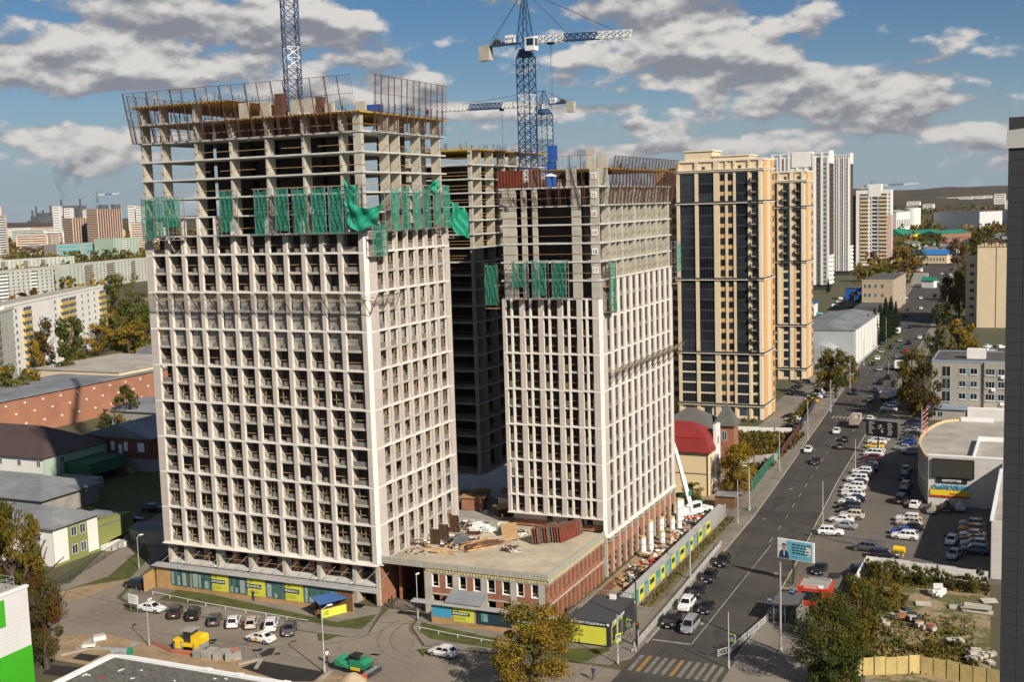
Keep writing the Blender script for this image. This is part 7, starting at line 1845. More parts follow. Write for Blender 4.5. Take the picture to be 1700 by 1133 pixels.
for p, d, ty, c, lb in (
 ((-49.67,190.7), -1, 'suv', 'black', 'black crossover coming down the left lane, farthest of the queue'), ((-49.58,181.86), -1, 'suv', 'black', 'boxy black off-roader second in the queue'), ((-49.39,174.05), -1, 'suv', 'black', 'black crossover just behind the white one in the queue'),
 ((-49.28,167.62), -1, 'suv', 'white', 'white crossover waiting near the stop line'), ((-46.2,167.58), -1, 'sedan', 'black', 'black car beside the white crossover'), ((-49.38,160.19), -1, 'suv', 'black', 'large black car first at the stop line by the kerb'), ((-46.25,158.97), -1, 'van', 'silver', 'silver minivan first at the stop line by the centre'),
 ((-50.28,309.78), -1, 'sedan', 'white', 'white sedan coming past the dump truck'), ((-46.66,300.2), 1, 'hatch', 'brown', 'grey-brown hatchback following the dump truck'), ((-46.25,291.11), 1, 'hatch', 'grey', 'grey hatchback last behind the dump truck'), ((-52.89,284.77), -1, 'sedan', 'white', 'white car in the oncoming kerb lane'), ((-49.01,272.68), -1, 'sedan', 'black', 'black sedan coming towards the wide empty road'),
 ((-44.57,329.97), 1, 'sedan', 'white', 'white sedan right of the dump truck'), ((-55.39,373.78), -1, 'suv', 'black', 'black crossover coming past the hedge'), ((-48.86,361.52), 1, 'suv', 'green', 'dark boxy off-roader ahead of the dump truck'), ((-49.9,379.95), 1, 'hatch', 'silver', 'silver hatchback near the tree shade'),
 ((-50.56,396.36), 1, 'suv', 'black', 'black car just short of the far crossing'), ((-49.47,407.49), 1, 'suv', 'black', 'black car in the far right lane short of the crossing'), ((-54.66,426.78), -1, 'sedan', 'silver', 'silver sedan just beyond the crossing'), ((-51.64,433.63), 1, 'sedan', 'white', 'white sedan beside the green truck'),
 ((-58.69,440.14), -1, 'hatch', 'black', 'black hatchback leaving the crossing'), ((-58.97,455.23), -1, 'hatch', 'white', 'white hatchback by the traffic signal'), ((-52.62,461.75), 1, 'sedan', 'silver', 'silver sedan ahead of the green truck'), ((-60.19,476.75), -1, 'sedan', 'silver', 'pale sedan with red patch coming on'), ((-51.62,478.37), 1, 'hatch', 'red', 'bright red hatchback in the far right lane'),
 ((-54.41,491.42), 1, 'suv', 'green', 'dark pickup-like car by the red hatchback'), ((-58.7,490.64), -1, 'sedan', 'black', 'black sedan before the spruces'), ((-53.2,505.95), 1, 'suv', 'black', 'black crossover ahead of the red hatchback'), ((-57.62,513.73), -1, 'sedan', 'silver', 'silver sedan by the spruces'), ((-50.93,525.91), 1, 'sedan', 'white', 'white sedan at the right kerb far up the road'),
 ((-59.56,568.43), -1, 'hatch', 'black', 'black hatchback leaving the long shade'), ((-57.81,599.07), 1, 'hatch', 'grey', 'grey car inside the long shade band'), ((-67.88,625.2), -1, 'suv', 'darkred', 'dark red car at the kerb far up the road'), ((-69.6,654.89), -1, 'sedan', 'navy', 'navy sedan at the kerb far up the road'), ((-63.68,662.44), 1, 'sedan', 'white', 'white sedan beyond the shade band'),
 ((-70,727.69), -1, 'suv', 'white', 'white car turning in near the tan building'), ((-72,862.1), -1, 'sedan', 'white', 'small white car far up the hill road'), ((-66.28,839.26), 1, 'sedan', 'silver', 'small silver car far up the hill road'), ((-78.25,911.75), -1, 'hatch', 'grey', 'tiny grey car near the top of the road'), ((-69.88,904.96), 1, 'hatch', 'red', 'tiny red car near the top of the road'),
 ((-76.6,952.54), -1, 'sedan', 'white', 'tiny white car near the top of the road'), ((-69.51,938.15), 1, 'suv', 'white', 'tiny white van-like car near the top of the road'), ((-73.57,1004.58), 1, 'suv', 'black', 'tiny black car at the road end')):
    car(p, road_ang(p[1])+(180 if d < 0 else 0), ty, c, lb, GR, 2 if p[1] < 320 else 1, .04)
# parking lot
GL = 'cars in the parking lot'
rowL = [((-35.82,214.19), 5, 'suv', 'white', 'white crossover parked at the near end of the long row'), ((-34.19,219.39), 175, 'sedan', 'silver', 'silver coupe second in the long row'), ((-35.36,223.4), 178, 'sedan', 'white', 'white car with orange stripe third in the long row'), ((-34.03,227.01), 178, 'suv', 'beige', 'beige-white crossover fourth in the long row'), ((-34.89,230.46), 178, 'wagon', 'black', 'black estate fifth in the long row'), ((-35.6,233.59), 178, 'suv', 'black', 'black crossover sixth in the long row'),
 ((-36.17,237.35), 178, 'hatch', 'white', 'white hatchback seventh in the long row'), ((-35.53,240.08), 178, 'sedan', 'navy', 'dark sedan eighth in the long row'), ((-36.27,243.47), 178, 'suv', 'white', 'white crossover ninth in the long row'), ((-36.92,246.99), 178, 'sedan', 'white', 'white sedan tenth in the long row'), ((-36.92,250.27), 178, 'suv', 'white', 'white crossover eleventh in the long row'), ((-36.92,253.62), 178, 'hatch', 'black', 'dark hatchback twelfth in the long row'),
 ((-37.4,256.91), 178, 'van', 'white', 'boxy white off-roader in the middle of the long row'), ((-37.04,260.55), 178, 'hatch', 'black', 'black hatchback just past the boxy white one'), ((-37.38,264.68), 178, 'suv', 'white', 'white crossover with black roof in the long row'), ((-36.68,267.99), 178, 'sedan', 'navy', 'navy sedan in the shade side of the long row'), ((-36.93,271.72), 178, 'hatch', 'grey', 'grey hatchback in the long row by the pole'), ((-37.22,274.87), 178, 'sedan', 'black', 'black sedan in the long row by the pole'),
 ((-37.49,278.79), 178, 'suv', 'darkred', 'dark red crossover in the long row'), ((-37.68,284.22), 178, 'van', 'white', 'white van in the long row'), ((-37.82,288.43), 178, 'sedan', 'white', 'white sedan next to the yellow taxi'), ((-38.61,293.32), 178, 'sedan', 'yellow', 'yellow taxi under the black billboard'), ((-38.73,298.57), 178, 'suv', 'white', 'white crossover behind the yellow taxi'), ((-38.52,302.51), 178, 'suv', 'beige', 'pale crossover half under the black billboard'), ((-38.35,316.48), 178, 'suv', 'grey', 'grey car peeping out right of the black billboard'),
 ((-23.8,227.62), 178, 'suv', 'white', 'white off-roader, rear of the five car cluster'), ((-23.38,224.68), 178, 'suv', 'beige', 'pale crossover in the five car cluster'), ((-22.77,221.87), 178, 'sedan', 'black', 'black sedan in the five car cluster'), ((-23.78,218.6), 178, 'sedan', 'blue', 'bright blue car in the five car cluster'), ((-23.13,215.54), 178, 'suv', 'white', 'white crossover, nearest of the five car cluster'),
 ((-23.76,238.84), 84, 'sedan', 'white', 'white sedan by the covered boat'), ((-26.7,241.88), 84, 'van', 'black', 'black minivan parked in the lane edge'), ((-26.74,248.58), 84, 'hatch', 'navy', 'navy hatchback in the building shade'), ((-27.02,254.46), 84, 'suv', 'beige', 'pale crossover in the building shade'), ((-28.21,262.08), 84, 'hatch', 'navy', 'dark blue hatchback in the shade'), ((-28.61,269.19), 84, 'suv', 'silver', 'silver car in the shade by the curved wall'),
 ((-31.87,293.06), 178, 'sedan', 'silver', 'silver sedan in front of the curved wall'), ((-29.63,288.69), 178, 'suv', 'silver', 'silver crossover nearest the curved wall'), ((-31.5,299.87), 178, 'hatch', 'blue', 'blue hatchback in the far row'), ((-32.06,305.13), 178, 'hatch', 'grey', 'grey hatchback in the far row'), ((-31.79,310.81), 178, 'sedan', 'black', 'black sedan in the far row'), ((-31.85,315.74), 178, 'sedan', 'silver', 'silver sedan in the far row'), ((-31.99,319.95), 178, 'suv', 'grey', 'grey crossover in the far row'), ((-32.95,324.92), 178, 'van', 'navy', 'dark van at the end of the far row'),
 ((-28.68,206.26), 172, 'suv', 'grey', 'dark grey crossover at the lot entrance'), ((-25.03,202.68), 8, 'suv', 'black', 'black crossover beside the yellow barrier'), ((-33.79,191.64), 264, 'sedan', 'black', 'black sedan behind the election billboard'), ((-15.25,215.39), 262, 'hatch', 'white', 'white hatchback in the deep shade of the lot'), ((-14.23,206.71), 258, 'hatch', 'silver', 'silver hatchback facing out at the shade edge'), ((-27.46,191.48), 250, 'van', 'navy', 'dark truck cab beside the white slab fence'),
 ((-12.61,227.35), 180, 'suv', 'silver', 'silver car, farthest in the shaded row'), ((-12.39,223.61), 180, 'suv', 'orange', 'orange-brown car in the shaded row'), ((-12.1,220.43), 180, 'sedan', 'white', 'white sedan in the shaded row'), ((-11.82,217.33), 180, 'sedan', 'navy', 'navy sedan in the shaded row'), ((-11.52,213.94), 180, 'suv', 'silver', 'silver crossover in the shaded row'), ((-11.22,210.28), 180, 'suv', 'grey', 'grey crossover, nearest in the shaded row'),
 ((-41.67,346.33), 182, 'suv', 'white', 'white car parked by the shop steps'), ((-41.87,353.52), 182, 'hatch', 'silver', 'silver car parked by the tree shade'), ((-35.16,359.5), 80, 'sedan', 'silver', 'silver sedan in the trees beside the office'), ((-34.78,349.13), 80, 'sedan', 'silver', 'silver car nearest the office wall')]
for p, a, ty, c, lb in rowL: car(p, a+((p[0]*7) % 5)-2, ty, c, lb, GL, 2)

# yard of the orange towers
for i, (p, c, ty) in enumerate((((-64.04,323.8), 'white', 'sedan'), ((-62.56,319.57), 'silver', 'sedan'), ((-65.88,328.07), 'black', 'hatch'), ((-63.04,312.27), 'black', 'sedan'), ((-65.06,355.21), 'yellow', 'hatch'), ((-65.41,363.07), 'white', 'suv'), ((-66.06,368.78), 'white', 'sedan'), ((-66.36,373.53), 'white', 'hatch'), ((-66.12,378.53), 'darkred', 'sedan'), ((-66.78,383.43), 'silver', 'suv'), ((-67.47,388.46), 'grey', 'sedan'), ((-67.98,393.66), 'white', 'sedan'), ((-73.76,369.3), 'black', 'sedan'), ((-74.18,379.12), 'black', 'hatch'), ((-74.22,384.25), 'grey', 'suv'), ((-73.99,392.26), 'navy', 'sedan'))):
    car(p, 178 if i < 12 else 250, ty, c, c+' '+{'suv': 'crossover', 'hatch': 'hatchback', 'sedan': 'sedan'}[ty]+' number %d of the fenced yard row by the orange towers, counted from the road sign' % (i+1) if False else ['white sedan nearest the gate pavilion', 'silver sedan beside the gate pavilion', 'black hatchback behind the gate pavilion', 'black sedan at the yard fence corner', 'yellow hatchback in the fenced yard', 'white crossover next to the yellow hatchback', 'white sedan second past the yellow hatchback', 'white hatchback third past the yellow hatchback', 'dark red sedan in the fenced yard', 'silver crossover past the dark red sedan', 'grey sedan near the yard trees', 'white sedan farthest in the fenced yard', 'black sedan at the yard kerb opposite', 'black hatchback in the kerb row opposite', 'grey crossover in the kerb row opposite', 'navy sedan at the end of the kerb row'][i], 'cars in the fenced yard', 1)
for i, (p, c) in enumerate((((-174.96,178.77), 'silver'), ((-168.21,180.01), 'black'), ((-169.71,188.45), 'black'))): car(p, (150, 30, 20)[i], ('sedan', 'sedan', 'suv')[i], c, ['silver sedan behind the olive house in shade', 'dark sedan in the shaded yard left of the tower', 'dark crossover tucked beside the tall tower'][i], 'cars in the shaded yard', 1)
for i, (p, c) in enumerate((((-111.03,627), 'lightblue'), ((-110.26,672.96), 'white'), ((-112.67,700.13), 'silver'), ((-114.61,720.86), 'white'), ((-100.77,666.33), 'navy'), ((-79.69,727.14), 'white'), ((-75.69,702.69), 'grey'), ((-76.76,683.23), 'silver'), ((-22.83,499.13), 'white'), ((-19.62,495.8), 'grey'), ((-17.96,498.05), 'white'), ((-21.14,485.99), 'silver'))):
    car(p, 20+i*13 % 60, ('sedan', 'suv')[i % 2], c, ['light blue car outside the green garage', 'white car first at the blue garages', 'silver car second at the blue garages', 'white car third at the blue garages', 'navy car in front of the tan building', 'white car on the lot past the tan building', 'grey car on the lot past the tan building', 'silver car by the red poster past the tan building', 'white car behind the office wall', 'grey car behind the office wall', 'second white car behind the office wall', 'silver car below the pale wall'][i], 'far parked cars', 0)
# trucks and machines
MUD = mat('sandy_truck_body', (0.30, 0.27, 0.21), .8, .2, .8); SAND = mat('sand_load', (0.42, 0.33, 0.22), .95, .2, 1.0, bump=.5, bscale=5)
def truck(pos, ang, bodym, cabm, label, load=None):
    t = thing('truck', (*pos, .03), rad(ang), label, 'truck', 'trucks'); pc('chassis', t, -3.9, -.9, .6, 3.6, .9, 1.0, DARKM)
    mb = MB(); mb.prof([(1.9, 1.0), (4.1, 1.0), (4.2, 1.9), (3.8, 2.9), (1.9, 3.0)], -1.2, 1.2, cabm, 'Y'); ob('cab', fixnormals(mb.mesh('cab')), t); mb = MB(); mb.quad((4.17, -1.0, 2.0), (4.17, 1.0, 2.0), (3.86, 1.0, 2.8), (3.86, -1.0, 2.8), CGLASS); ob('windscreen', mb, t)
    for s in (-1, 1): pc('side_wall', t, -4.1, s*1.22-.05, 1.05, 1.7, s*1.22+.05, 2.9, bodym); [pc('rib', t, -4.0+k*.95, s*1.3-.04, 1.05, -3.85+k*.95, s*1.3+.04, 2.9, bodym) for k in range(6)]
    pc('tailgate', t, -4.15, -1.2, 1.05, -4.05, 1.2, 2.8, bodym); pc('headboard', t, 1.65, -1.2, 1.05, 1.8, 1.2, 3.1, bodym); pc('bed', t, -4.05, -1.2, 1.02, 1.7, 1.2, 1.15, bodym)
    if load: mb = MB(); mb.grid([[(-4+5.6*i/8, -1.15+2.3*j/6, 2.3+.7*math.sin(pi*i/8)*math.sin(pi*j/6)+.06*math.sin(i*3+j*5)) for j in range(7)] for i in range(9)], load); ob('load', mb, t)
    for x in (-3.0, -1.7, 2.7):
        for s in (-1, 1): ob('wheel', wheel_mesh(.5), t, (x, s*1.05, .5))
    for s in (-1, 1): pc('tail_light', t, -4.2, s*.95-.2, .75, -4.12, s*.95+.2, .95, TAILL)
    return t
truck((-47.24,321.03), road_ang(315), MUD, WHITEP, 'dusty dump truck loaded with sand driving away', SAND); truck((-48.7,431.14), road_ang(445), WHITEW, mat('truck_green', (0.08, 0.16, 0.07), .6, .1, 1), 'green and white truck at the far crossing', mat('green_tarp_load', (0.10, 0.17, 0.05), .9, .2, 1)); truck((-61.9,540.44), road_ang(560)+180, WHITEP, WHITEP, 'white delivery truck coming past the spruces', WHITEP); truck((-44.06,366.08), 75, WHITEW, WHITEP, 'white box truck standing in the tree shade', WHITEW)
# yellow tandem road roller
t = thing('road_roller', (*(-109.91,127.74), .02), rad(6), 'yellow tandem road roller on the side street', 'road roller')
for x in (-1.55, 1.55): mb = MB(); mb.tube((x, -1.0, .72), (x, 1.0, .72), .72, STEEL, 18); ob('drum', mb, t); [pc('drum_fork', t, x-.35, s*1.08-.08, .5, x+.35, s*1.08+.08, 1.5, YELLOW) for s in (-1, 1)]
pc('chassis', t, -1.0, -.95, .75, 1.0, .95, 1.35, YELLOW); pc('front_frame', t, -2.2, -1.0, 1.45, -.6, 1.0, 1.75, YELLOW); mb = MB(); mb.prof([(.6, 1.3), (2.35, 1.3), (2.35, 2.15), (2.0, 2.4), (.6, 2.4)], -.95, .95, YELLOW, 'Y'); ob('engine_cover', fixnormals(mb.mesh('engine_cover')), t)
pc('cab_base', t, -.7, -.9, 1.36, .6, .9, 1.8, DARKM); pc('cab_glass', t, -.62, -.82, 1.8, .52, .82, 2.95, GLASSB); pc('cab_roof', t, -.95, -1.05, 2.98, .85, 1.05, 3.12, CONCD); pc('seat', t, -.3, -.3, 1.8, .2, .3, 2.4, BLACK)
for x in (-.68, .55):
    for s in (-.85, .78): pc('cab_post', t, x, s, 1.8, x+.08, s+.08, 2.98, DARKM)
# green paver
PGR = mat('paver_green', (0.02, 0.22, 0.11), .5, .15, 1.0)
t = thing('asphalt_paver', (*(-83.31,129.16), .02), rad(-4), 'green asphalt paver at the street edge', 'paver')
for s in (-1, 1): mb = MB(); mb.prof([(-1.6, .15), (1.6, .15), (1.9, .45), (1.6, .8), (-1.6, .8), (-1.9, .45)], s*.85-.18, s*.85+.18, BLACK, 'Y'); ob('track', fixnormals(mb.mesh('track')), t)
mb = MB(); mb.prof([(-.6, .8), (1.7, .8), (1.9, 1.4), (1.2, 1.8), (-.6, 1.75)], -1.0, 1.0, PGR, 'Y'); ob('engine_body', fixnormals(mb.mesh('engine_body')), t); mb = MB(); mb.prof([(-2.9, .9), (-.7, .7), (-.7, 1.0), (-2.9, 1.7)], -1.25, 1.25, PGR, 'Y'); ob('hopper', fixnormals(mb.mesh('hopper')), t)
pc('yellow_side_panel', t, -.4, -1.06, .55, 1.1, -1.02, .95, YELLOW); pc('control_canopy', t, -.9, -.8, 2.2, .5, .8, 2.35, BLACK); pc('canopy_leg', t, -.85, -.7, 1.75, -.75, .7, 2.2, DARKM); pc('screed', t, 2.1, -1.5, .1, 2.9, 1.5, .5, DARKM); pc('screed_platform', t, 1.9, -1.4, .55, 2.6, 1.4, .65, STEEL); pc('seat', t, .2, -.6, 1.8, .6, -.1, 2.3, BLACK)
mb = MB(); [mb.tube((2.3, s, .6), (2.3, s, 1.6), .03, DARKM, 5) for s in (-1.3, -.4, .4, 1.3)]; mb.tube((2.3, -1.3, 1.6), (2.3, 1.3, 1.6), .03, DARKM, 5); ob('handrail', mb, t)
# truck crane behind the hoarding
t = thing('truck_crane', (*(-63.14,218.96), .03), rad(64), 'white truck crane with its boom raised behind the hoarding', 'mobile crane')
pc('chassis', t, -4.5, -1.2, .7, 5, 1.2, 1.3, WHITEP); mb = MB(); mb.prof([(-1.8, 1.3), (1.4, 1.3), (1.4, 3.0), (-.8, 3.0), (-1.8, 2.4)], -1.5, -.2, WHITEP, 'Y'); ob('operator_cab', fixnormals(mb.mesh('operator_cab')), t); pc('cab_glass', t, -1.2, -1.55, 2.0, 1.0, -1.5, 2.8, GLASSD); pc('counterweight', t, -3.2, -1.1, 1.35, -1.9, 1.2, 2.2, WHITEP)
for x in (-3.4, -2.1, 2.6, 3.9): [ob('wheel', wheel_mesh(.52), t, (x, s*1.1, .52)) for s in (-1, 1)]
for i, (a, b, w) in enumerate(((0, 6.2, .75), (6.2, 12, .62), (12, 17.2, .48))):
    d = Vector((-.24, .10, .97)).normalized(); mb = MB(); mb.beam(Vector((.3, .5, 2.0))+d*a, Vector((.3, .5, 2.0))+d*b, w, WHITEP); ob('boom_section', mb, t)
d = Vector((-.24, .10, .97)).normalized(); mb = MB(); p_ = Vector((.3, .5, 2.0))+d*17.2; mb.cbox(p_, (.9, .7, .6), DARKM); mb.tube(p_+Vector((-.6, 0, 0)), p_+Vector((-.6, 0, -9)), .03, DARKM, 4); mb.cbox(p_+Vector((-.6, 0, -9.3)), (.3, .3, .7), DARKM); ob('hook_line', mb, t); pc('green_mark', t, -.45, -.05, 4.2, .12, .05, 5.2, PGR)

# ---------------------------------------------------------------- vegetation
GT = 'trees'
def T_(q, kind, level, label, var=0, shape='round', group=GT, low=.12, name='tree', cat='tree', sw=1.0): return tree(q[:2], q[2], q[3]*sw, kind, level, label, group, var, shape, name, cat, low=low)
T_((-57.62,129.6,12.1,12.01), 'gold', 'close', 'large golden tree in front of the lime hoarding', 1, low=.2)
T_((-24.26,145.52,12.21,10.18), 'green', 'close', 'big dark green tree at the bus-stop corner', 2, low=.06); T_((-22.82,158.22,10.83,8.09), 'mixed', 'near', 'orange-tinged tree behind the big green one', 1, low=.05); T_((-22.39,177.42,7.37,6.27), 'olive', 'near', 'bushy olive tree by the wasteland fence', 0, low=.02)
T_((-124.21,115.02,13.33,6.76), 'dark', 'close', 'dark brownish tree beside the green and white building', 0, low=.16); T_((-134.83,119.92,21.06,8.69), 'mixed', 'near', 'tall turning tree at the left edge', 2, low=.2); T_((-134.66,123.8,19.05,5.14), 'olive', 'near', 'slim olive tree before the white house', 1, 'slim', low=.15); T_((-150.96,131.95,15.69,6.71), 'gold', 'near', 'golden tree cut by the left edge', 0)
T_((-58.54,237.5,11.17,8.98), 'yellow', 'near', 'bright yellow tree beside the red-roofed house', 1, low=.08); T_((-65.46,228,4.73,4.88), 'olive', 'near', 'thin half-bare tree beside the crane boom', 2, low=.2); T_((-61.6,243.13,6.13,5.12), 'olive', 'mid', 'low olive tree behind the yellow one', 0)
for i, (q, h_) in enumerate((((-66.05,481.41,14.6,2.38), 0), ((-64.87,491.53,16.08,2.43), 0), ((-64.36,504.01,16.69,2.48), 0), ((-63.84,517.07,18.35,2.54), 0), ((-63.28,530.77,17.75,2.6), 0), ((-63.52,549.96,14.04,2.69), 0), ((-130.39,770.53,9.62,3.84), 0))): spruce(q[:2], q[2], (words_[i]+' dark spruce in the row beside the road, counted from the near end') if i < 6 else 'single dark spruce by the beige shed', 'spruces beside the road')
for a, k, lb, v in (((-59.36,364.56,15.51,11.36), 'mixed', 'broad turning tree beside the fenced yard', 0), ((-59.56,391.62,9.47,7.83), 'olive', 'olive tree near the crossing signal', 1), ((-67.69,389.72,9.12,6.68), 'green', 'green tree in front of the arched hangar', 2), ((-68.31,453.36,8.64,6.32), 'gold', 'small golden tree by the hangar', 1),
 ((-34.78,341.17,18.89,9.2), 'olive', 'tall olive tree left of the office', 0), ((-30.81,332.74,16.41,9.76), 'dark', 'dark tree against the office wall', 1), ((-40.52,371.54,11.05,7.3), 'green', 'green tree overhanging the road by the office', 2), ((-38.22,455.97,14.42,9.71), 'green', 'green tree behind the office', 0), ((-31.07,457.42,15.47,11.44), 'gold', 'golden tree behind the office', 1), ((-26.61,458.32,13.23,6.58), 'gold', 'small golden tree behind the office', 2),
 ((-45.97,612.3,20.6,11.76), 'dark', 'dark tree along the right side of the road', 2), ((-46.65,570.25,13.79,11), 'green', 'green tree at the right kerb beyond the shade', 0), ((-42.36,628.02,22.55,12.02), 'olive', 'olive tree left of the blank cream block', 1), ((-45.87,716.71,22.22,11.63), 'dark', 'dark tree behind the cream block corner', 0),
 ((-125.66,875.05,13.37,11.22), 'yellow', 'yellow tree at the foot of the cream tower', 0), ((-116.48,874.86,14.59,14.6), 'gold', 'golden tree at the foot of the cream tower', 1), ((-109.75,887.15,12.57,13.88), 'yellow', 'yellow tree right of the golden one', 2), ((-87.4,862.32,17.52,15.03), 'rust', 'rust-coloured tree at the road bend', 1), ((-90.06,828.22,12.07,9.66), 'olive', 'olive tree beside the rust-coloured one', 0), ((-106.56,1084.61,14.63,13.61), 'olive', 'tree in front of the blue-roofed shop', 2),
 ((-74.34,1080.48,23.1,18.54), 'rust', 'rusty tree on the road beyond the bridge', 0), ((-62.74,1176.67,24.96,22.26), 'mixed', 'turning tree near the far red houses', 1), ((-110.45,1304.6,21.81,21.26), 'olive', 'tree beside the far road', 2),
 ((-244.53,263.3,12.8,9.14), 'mixed', 'round green-yellow tree against the brick wall', 1), ((-251.08,261.5,6.43,5.29), 'green', 'small green tree at the foot of the brick wall', 0),
 ((-504.61,539.82,28.6,17.87), 'green', 'dark green tree beside the white panel block', 2), ((-429.87,472.05,24.89,18.63), 'green', 'green tree left of the tall tower', 0), ((-360.16,390.88,16.9,23.28), 'gold', 'broad golden tree behind the works hall', 1), ((-390.95,405.51,13.66,13.59), 'gold', 'golden tree beside the white block', 2), ((-341.94,341.19,24.47,14.85), 'green', 'tall dark green tree before the white block', 1), ((-368.58,351.98,21.93,12.13), 'dark', 'thin dark tree before the white block', 0), ((-319.7,302.61,20.05,7.13), 'yellow', 'slim yellow poplar behind the works', 1), ((-290.48,262.9,18.69,12.97), 'olive', 'olive tree at the left edge behind the works', 2), ((-293.11,273,15.38,9.52), 'mixed', 'turning tree behind the works roof', 0), ((-301.66,296.77,13.94,12.19), 'green', 'green tree behind the works roof', 2), ((-314.39,317.56,14.11,10.77), 'olive', 'olive tree beside the works hall', 1), ((-301.95,291.73,11.56,8.04), 'gold', 'golden tree behind the works roof', 2), ((-368.67,409.8,18.92,13.46), 'green', 'green tree just left of the tall tower', 1),
 ((-871.7,795.32,17.66,12.14), 'gold', 'small golden tree between the panel blocks', 0), ((-798.93,796.39,15.04,8.59), 'olive', 'small olive tree between the panel blocks', 1), ((-841,889.53,16.48,17.66), 'green', 'green tree before the long greenish block', 2)):
    T_(a, k, 'mid', lb, v, 'slim' if 'slim' in lb else 'round', low=.08)
# shrubs of the wasteland and the plots
BUSH = {k: get_crown(k, 'mid', 5, 'round') for k in ('green', 'olive', 'dark', 'gold')}
def bush(pos, h, w, kind, label, group='shrubs'):
    t = thing('shrub', (pos[0], pos[1], .1), 0, label, 'shrub', group); ob('foliage', BUSH[kind], t, (0, 0, -.12*h), pos[1] % 6, (w, w, h*1.1)); mb = MB(); [mb.tube((0, 0, 0), (.25*w*math.cos(a), .25*w*math.sin(a), h*.6), .03, BARK, 5) for a in (0, 2, 4)]; ob('stems', mb, t)
r = random.Random(11)
for i in range(22):
    x = -26.4+i*.85; bush((x, 192.6-(i % 4)*.7-(i/22)*2), r.uniform(1.6, 4.0), r.uniform(1.5, 2.6), r.choice(('green', 'olive', 'green', 'dark')), ORD[i]+' leafy shrub from the left along the white slab fence', 'shrubs along the slab fence')
for i in range(16): bush((-26+i*1.15, r.uniform(155, 166)), r.uniform(.6, 1.5), r.uniform(1.6, 3.0), r.choice(('green', 'olive', 'dark', 'gold')), ORD[i]+' low shrub from the left in the near part of the wasteland', 'shrubs of the near wasteland')
for i in range(6): bush((r.uniform(-26, -21), 170+3*i), r.uniform(.8, 1.8), r.uniform(1.5, 3), r.choice(('green', 'olive')), ORD[i]+' low shrub on the left strip of the wasteland, counted from the front', 'shrubs of the left wasteland')
for i in range(26): bush((-74+(i % 7)*2.4+r.uniform(-.8, .8), 268+(i//7)*9+r.uniform(-2, 2)), r.uniform(1.2, 2.6), r.uniform(2.5, 4.5), r.choice(('dark', 'olive', 'gold', 'dark')), ORD[i % 7]+' shrub from the left in the '+('near', 'second', 'third', 'back')[i//7]+' row of the overgrown plot', 'shrubs of the overgrown plot')
for i in range(18):
    y_ = 318+i*4; l_, _ = at_y(y_); bush((l_-6.6+r.uniform(-.6, .6), y_), r.uniform(1.3, 2.4), r.uniform(2.0, 3.2), r.choice(('green', 'olive', 'gold')), ORD[i]+' hedge shrub along the yard fence, counted from the near end', 'hedge shrubs')
for i in range(9): bush((-95+i*2.6, 319.5), 1.1, 1.8, r.choice(('green', 'dark')), ORD[i]+' trimmed shrub from the left at the foot of the nearer orange tower', 'shrubs below the orange tower')
# grass tufts on the waste ground and the lawns
def tufts(name, label, areas, n, h, mats, seed):
    rr = random.Random(seed); mb = MB()
    for i in range(n):
        x0, y0, x1, y1, z = rr.choice(areas); x, y_ = rr.uniform(x0, x1), rr.uniform(y0, y1); m_ = rr.choice(mats); hh = h*rr.uniform(.5, 1.4); a = rr.uniform(0, pi); w = hh*.55
        mb.add([(x-w*math.cos(a), y_-w*math.sin(a), z), (x+w*math.cos(a), y_+w*math.sin(a), z), (x+w*.6*math.cos(a+.8), y_+w*.6*math.sin(a), z+hh), (x-w*.7*math.cos(a), y_-w*.7*math.sin(a), z+hh*.8)], [(0, 1, 2, 3)], m_)
    ob(name, mb, label=label, cat='grass', kind='stuff')
tufts('weeds', 'rough weeds covering the wasteland behind the yellow fence', [(-25, 153.5, -13, 158, .13), (-22, 157, -8, 163, .13), (-27, 172, -23.5, 192, .13), (-25, 188, -8, 192, .13), (-23, 174, -19, 184, .13), (-15, 161, -8, 165, .13), (-26, 153, -8, 165, .13), (-24, 165, -9, 176, .13)], 7000, .3, (LF['olive'], LF['green'], LF['gold'], DRYG), 3)
tufts('weeds', 'dry weeds on the verge beside the road hoarding', [(-56.3, 166, -54.6, 220, .16)], 1500, .22, (DRYG, LF['olive'], DRYG), 4)
tufts('weeds', 'weeds of the overgrown plot beyond the brick turret', [(-76, 262, -57.5, 306, .05)], 3000, .7, (LF['dark'], LF['olive'], DRYG, LF['gold']), 6)
sheet('lawn', [(-62.1,451.15), (-62.61,560.2), (-59.96,548.02), (-57.85,432.31)], .14, GRASS); sheet('lawn', [(-78, 306), (-60, 308), (-63, 380), (-72, 380), (-72, 318), (-100, 318), (-100, 308)], .01, GRASS)
sheet('yard_paving', [(-71.8, 312), (-62.2, 312), (-67, 412), (-76, 412), (-75, 340), (-71.8, 336)], .02, PAVE)

# ---------------------------------------------------------------- close roofs, site clutter, people, far city
# green and white building at the lower left
GRP = mat('green_wall_panel', (0.05, 0.36, 0.015), .55, .04, .3); brickify(GRP, 3.2, .42, 0, (.82, .82, .82), off=.5, msize=.02)
WPN = mat('white_wall_panel', (0.62, 0.61, 0.60), .55, .04, .3); brickify(WPN, 3.2, .42, 0, (.80, .80, .80), off=.5, msize=.02)
t = thing('office_building', (-114.9, 72, 0), 0, 'white and bright green panelled building corner at the lower left', 'building')
pc('wall', t, -14, 0, 0, 0, 32.3, 16, WPN); pc('green_panel', t, 0, 14, 12.2, .08, 28.6, 15.5, GRP); pc('green_panel', t, 0, 14, 0, .08, 32.3, 8.6, GRP); pc('white_panel', t, 0, 0, 8.62, .07, 13.9, 15.9, WPN); pc('roof', t, -13.6, .3, 16.02, -.4, 31.9, 16.2, ROOFM); pc('coping', t, -.5, -.1, 16.0, .15, 32.4, 16.25, WHITEP)
mb = MB()
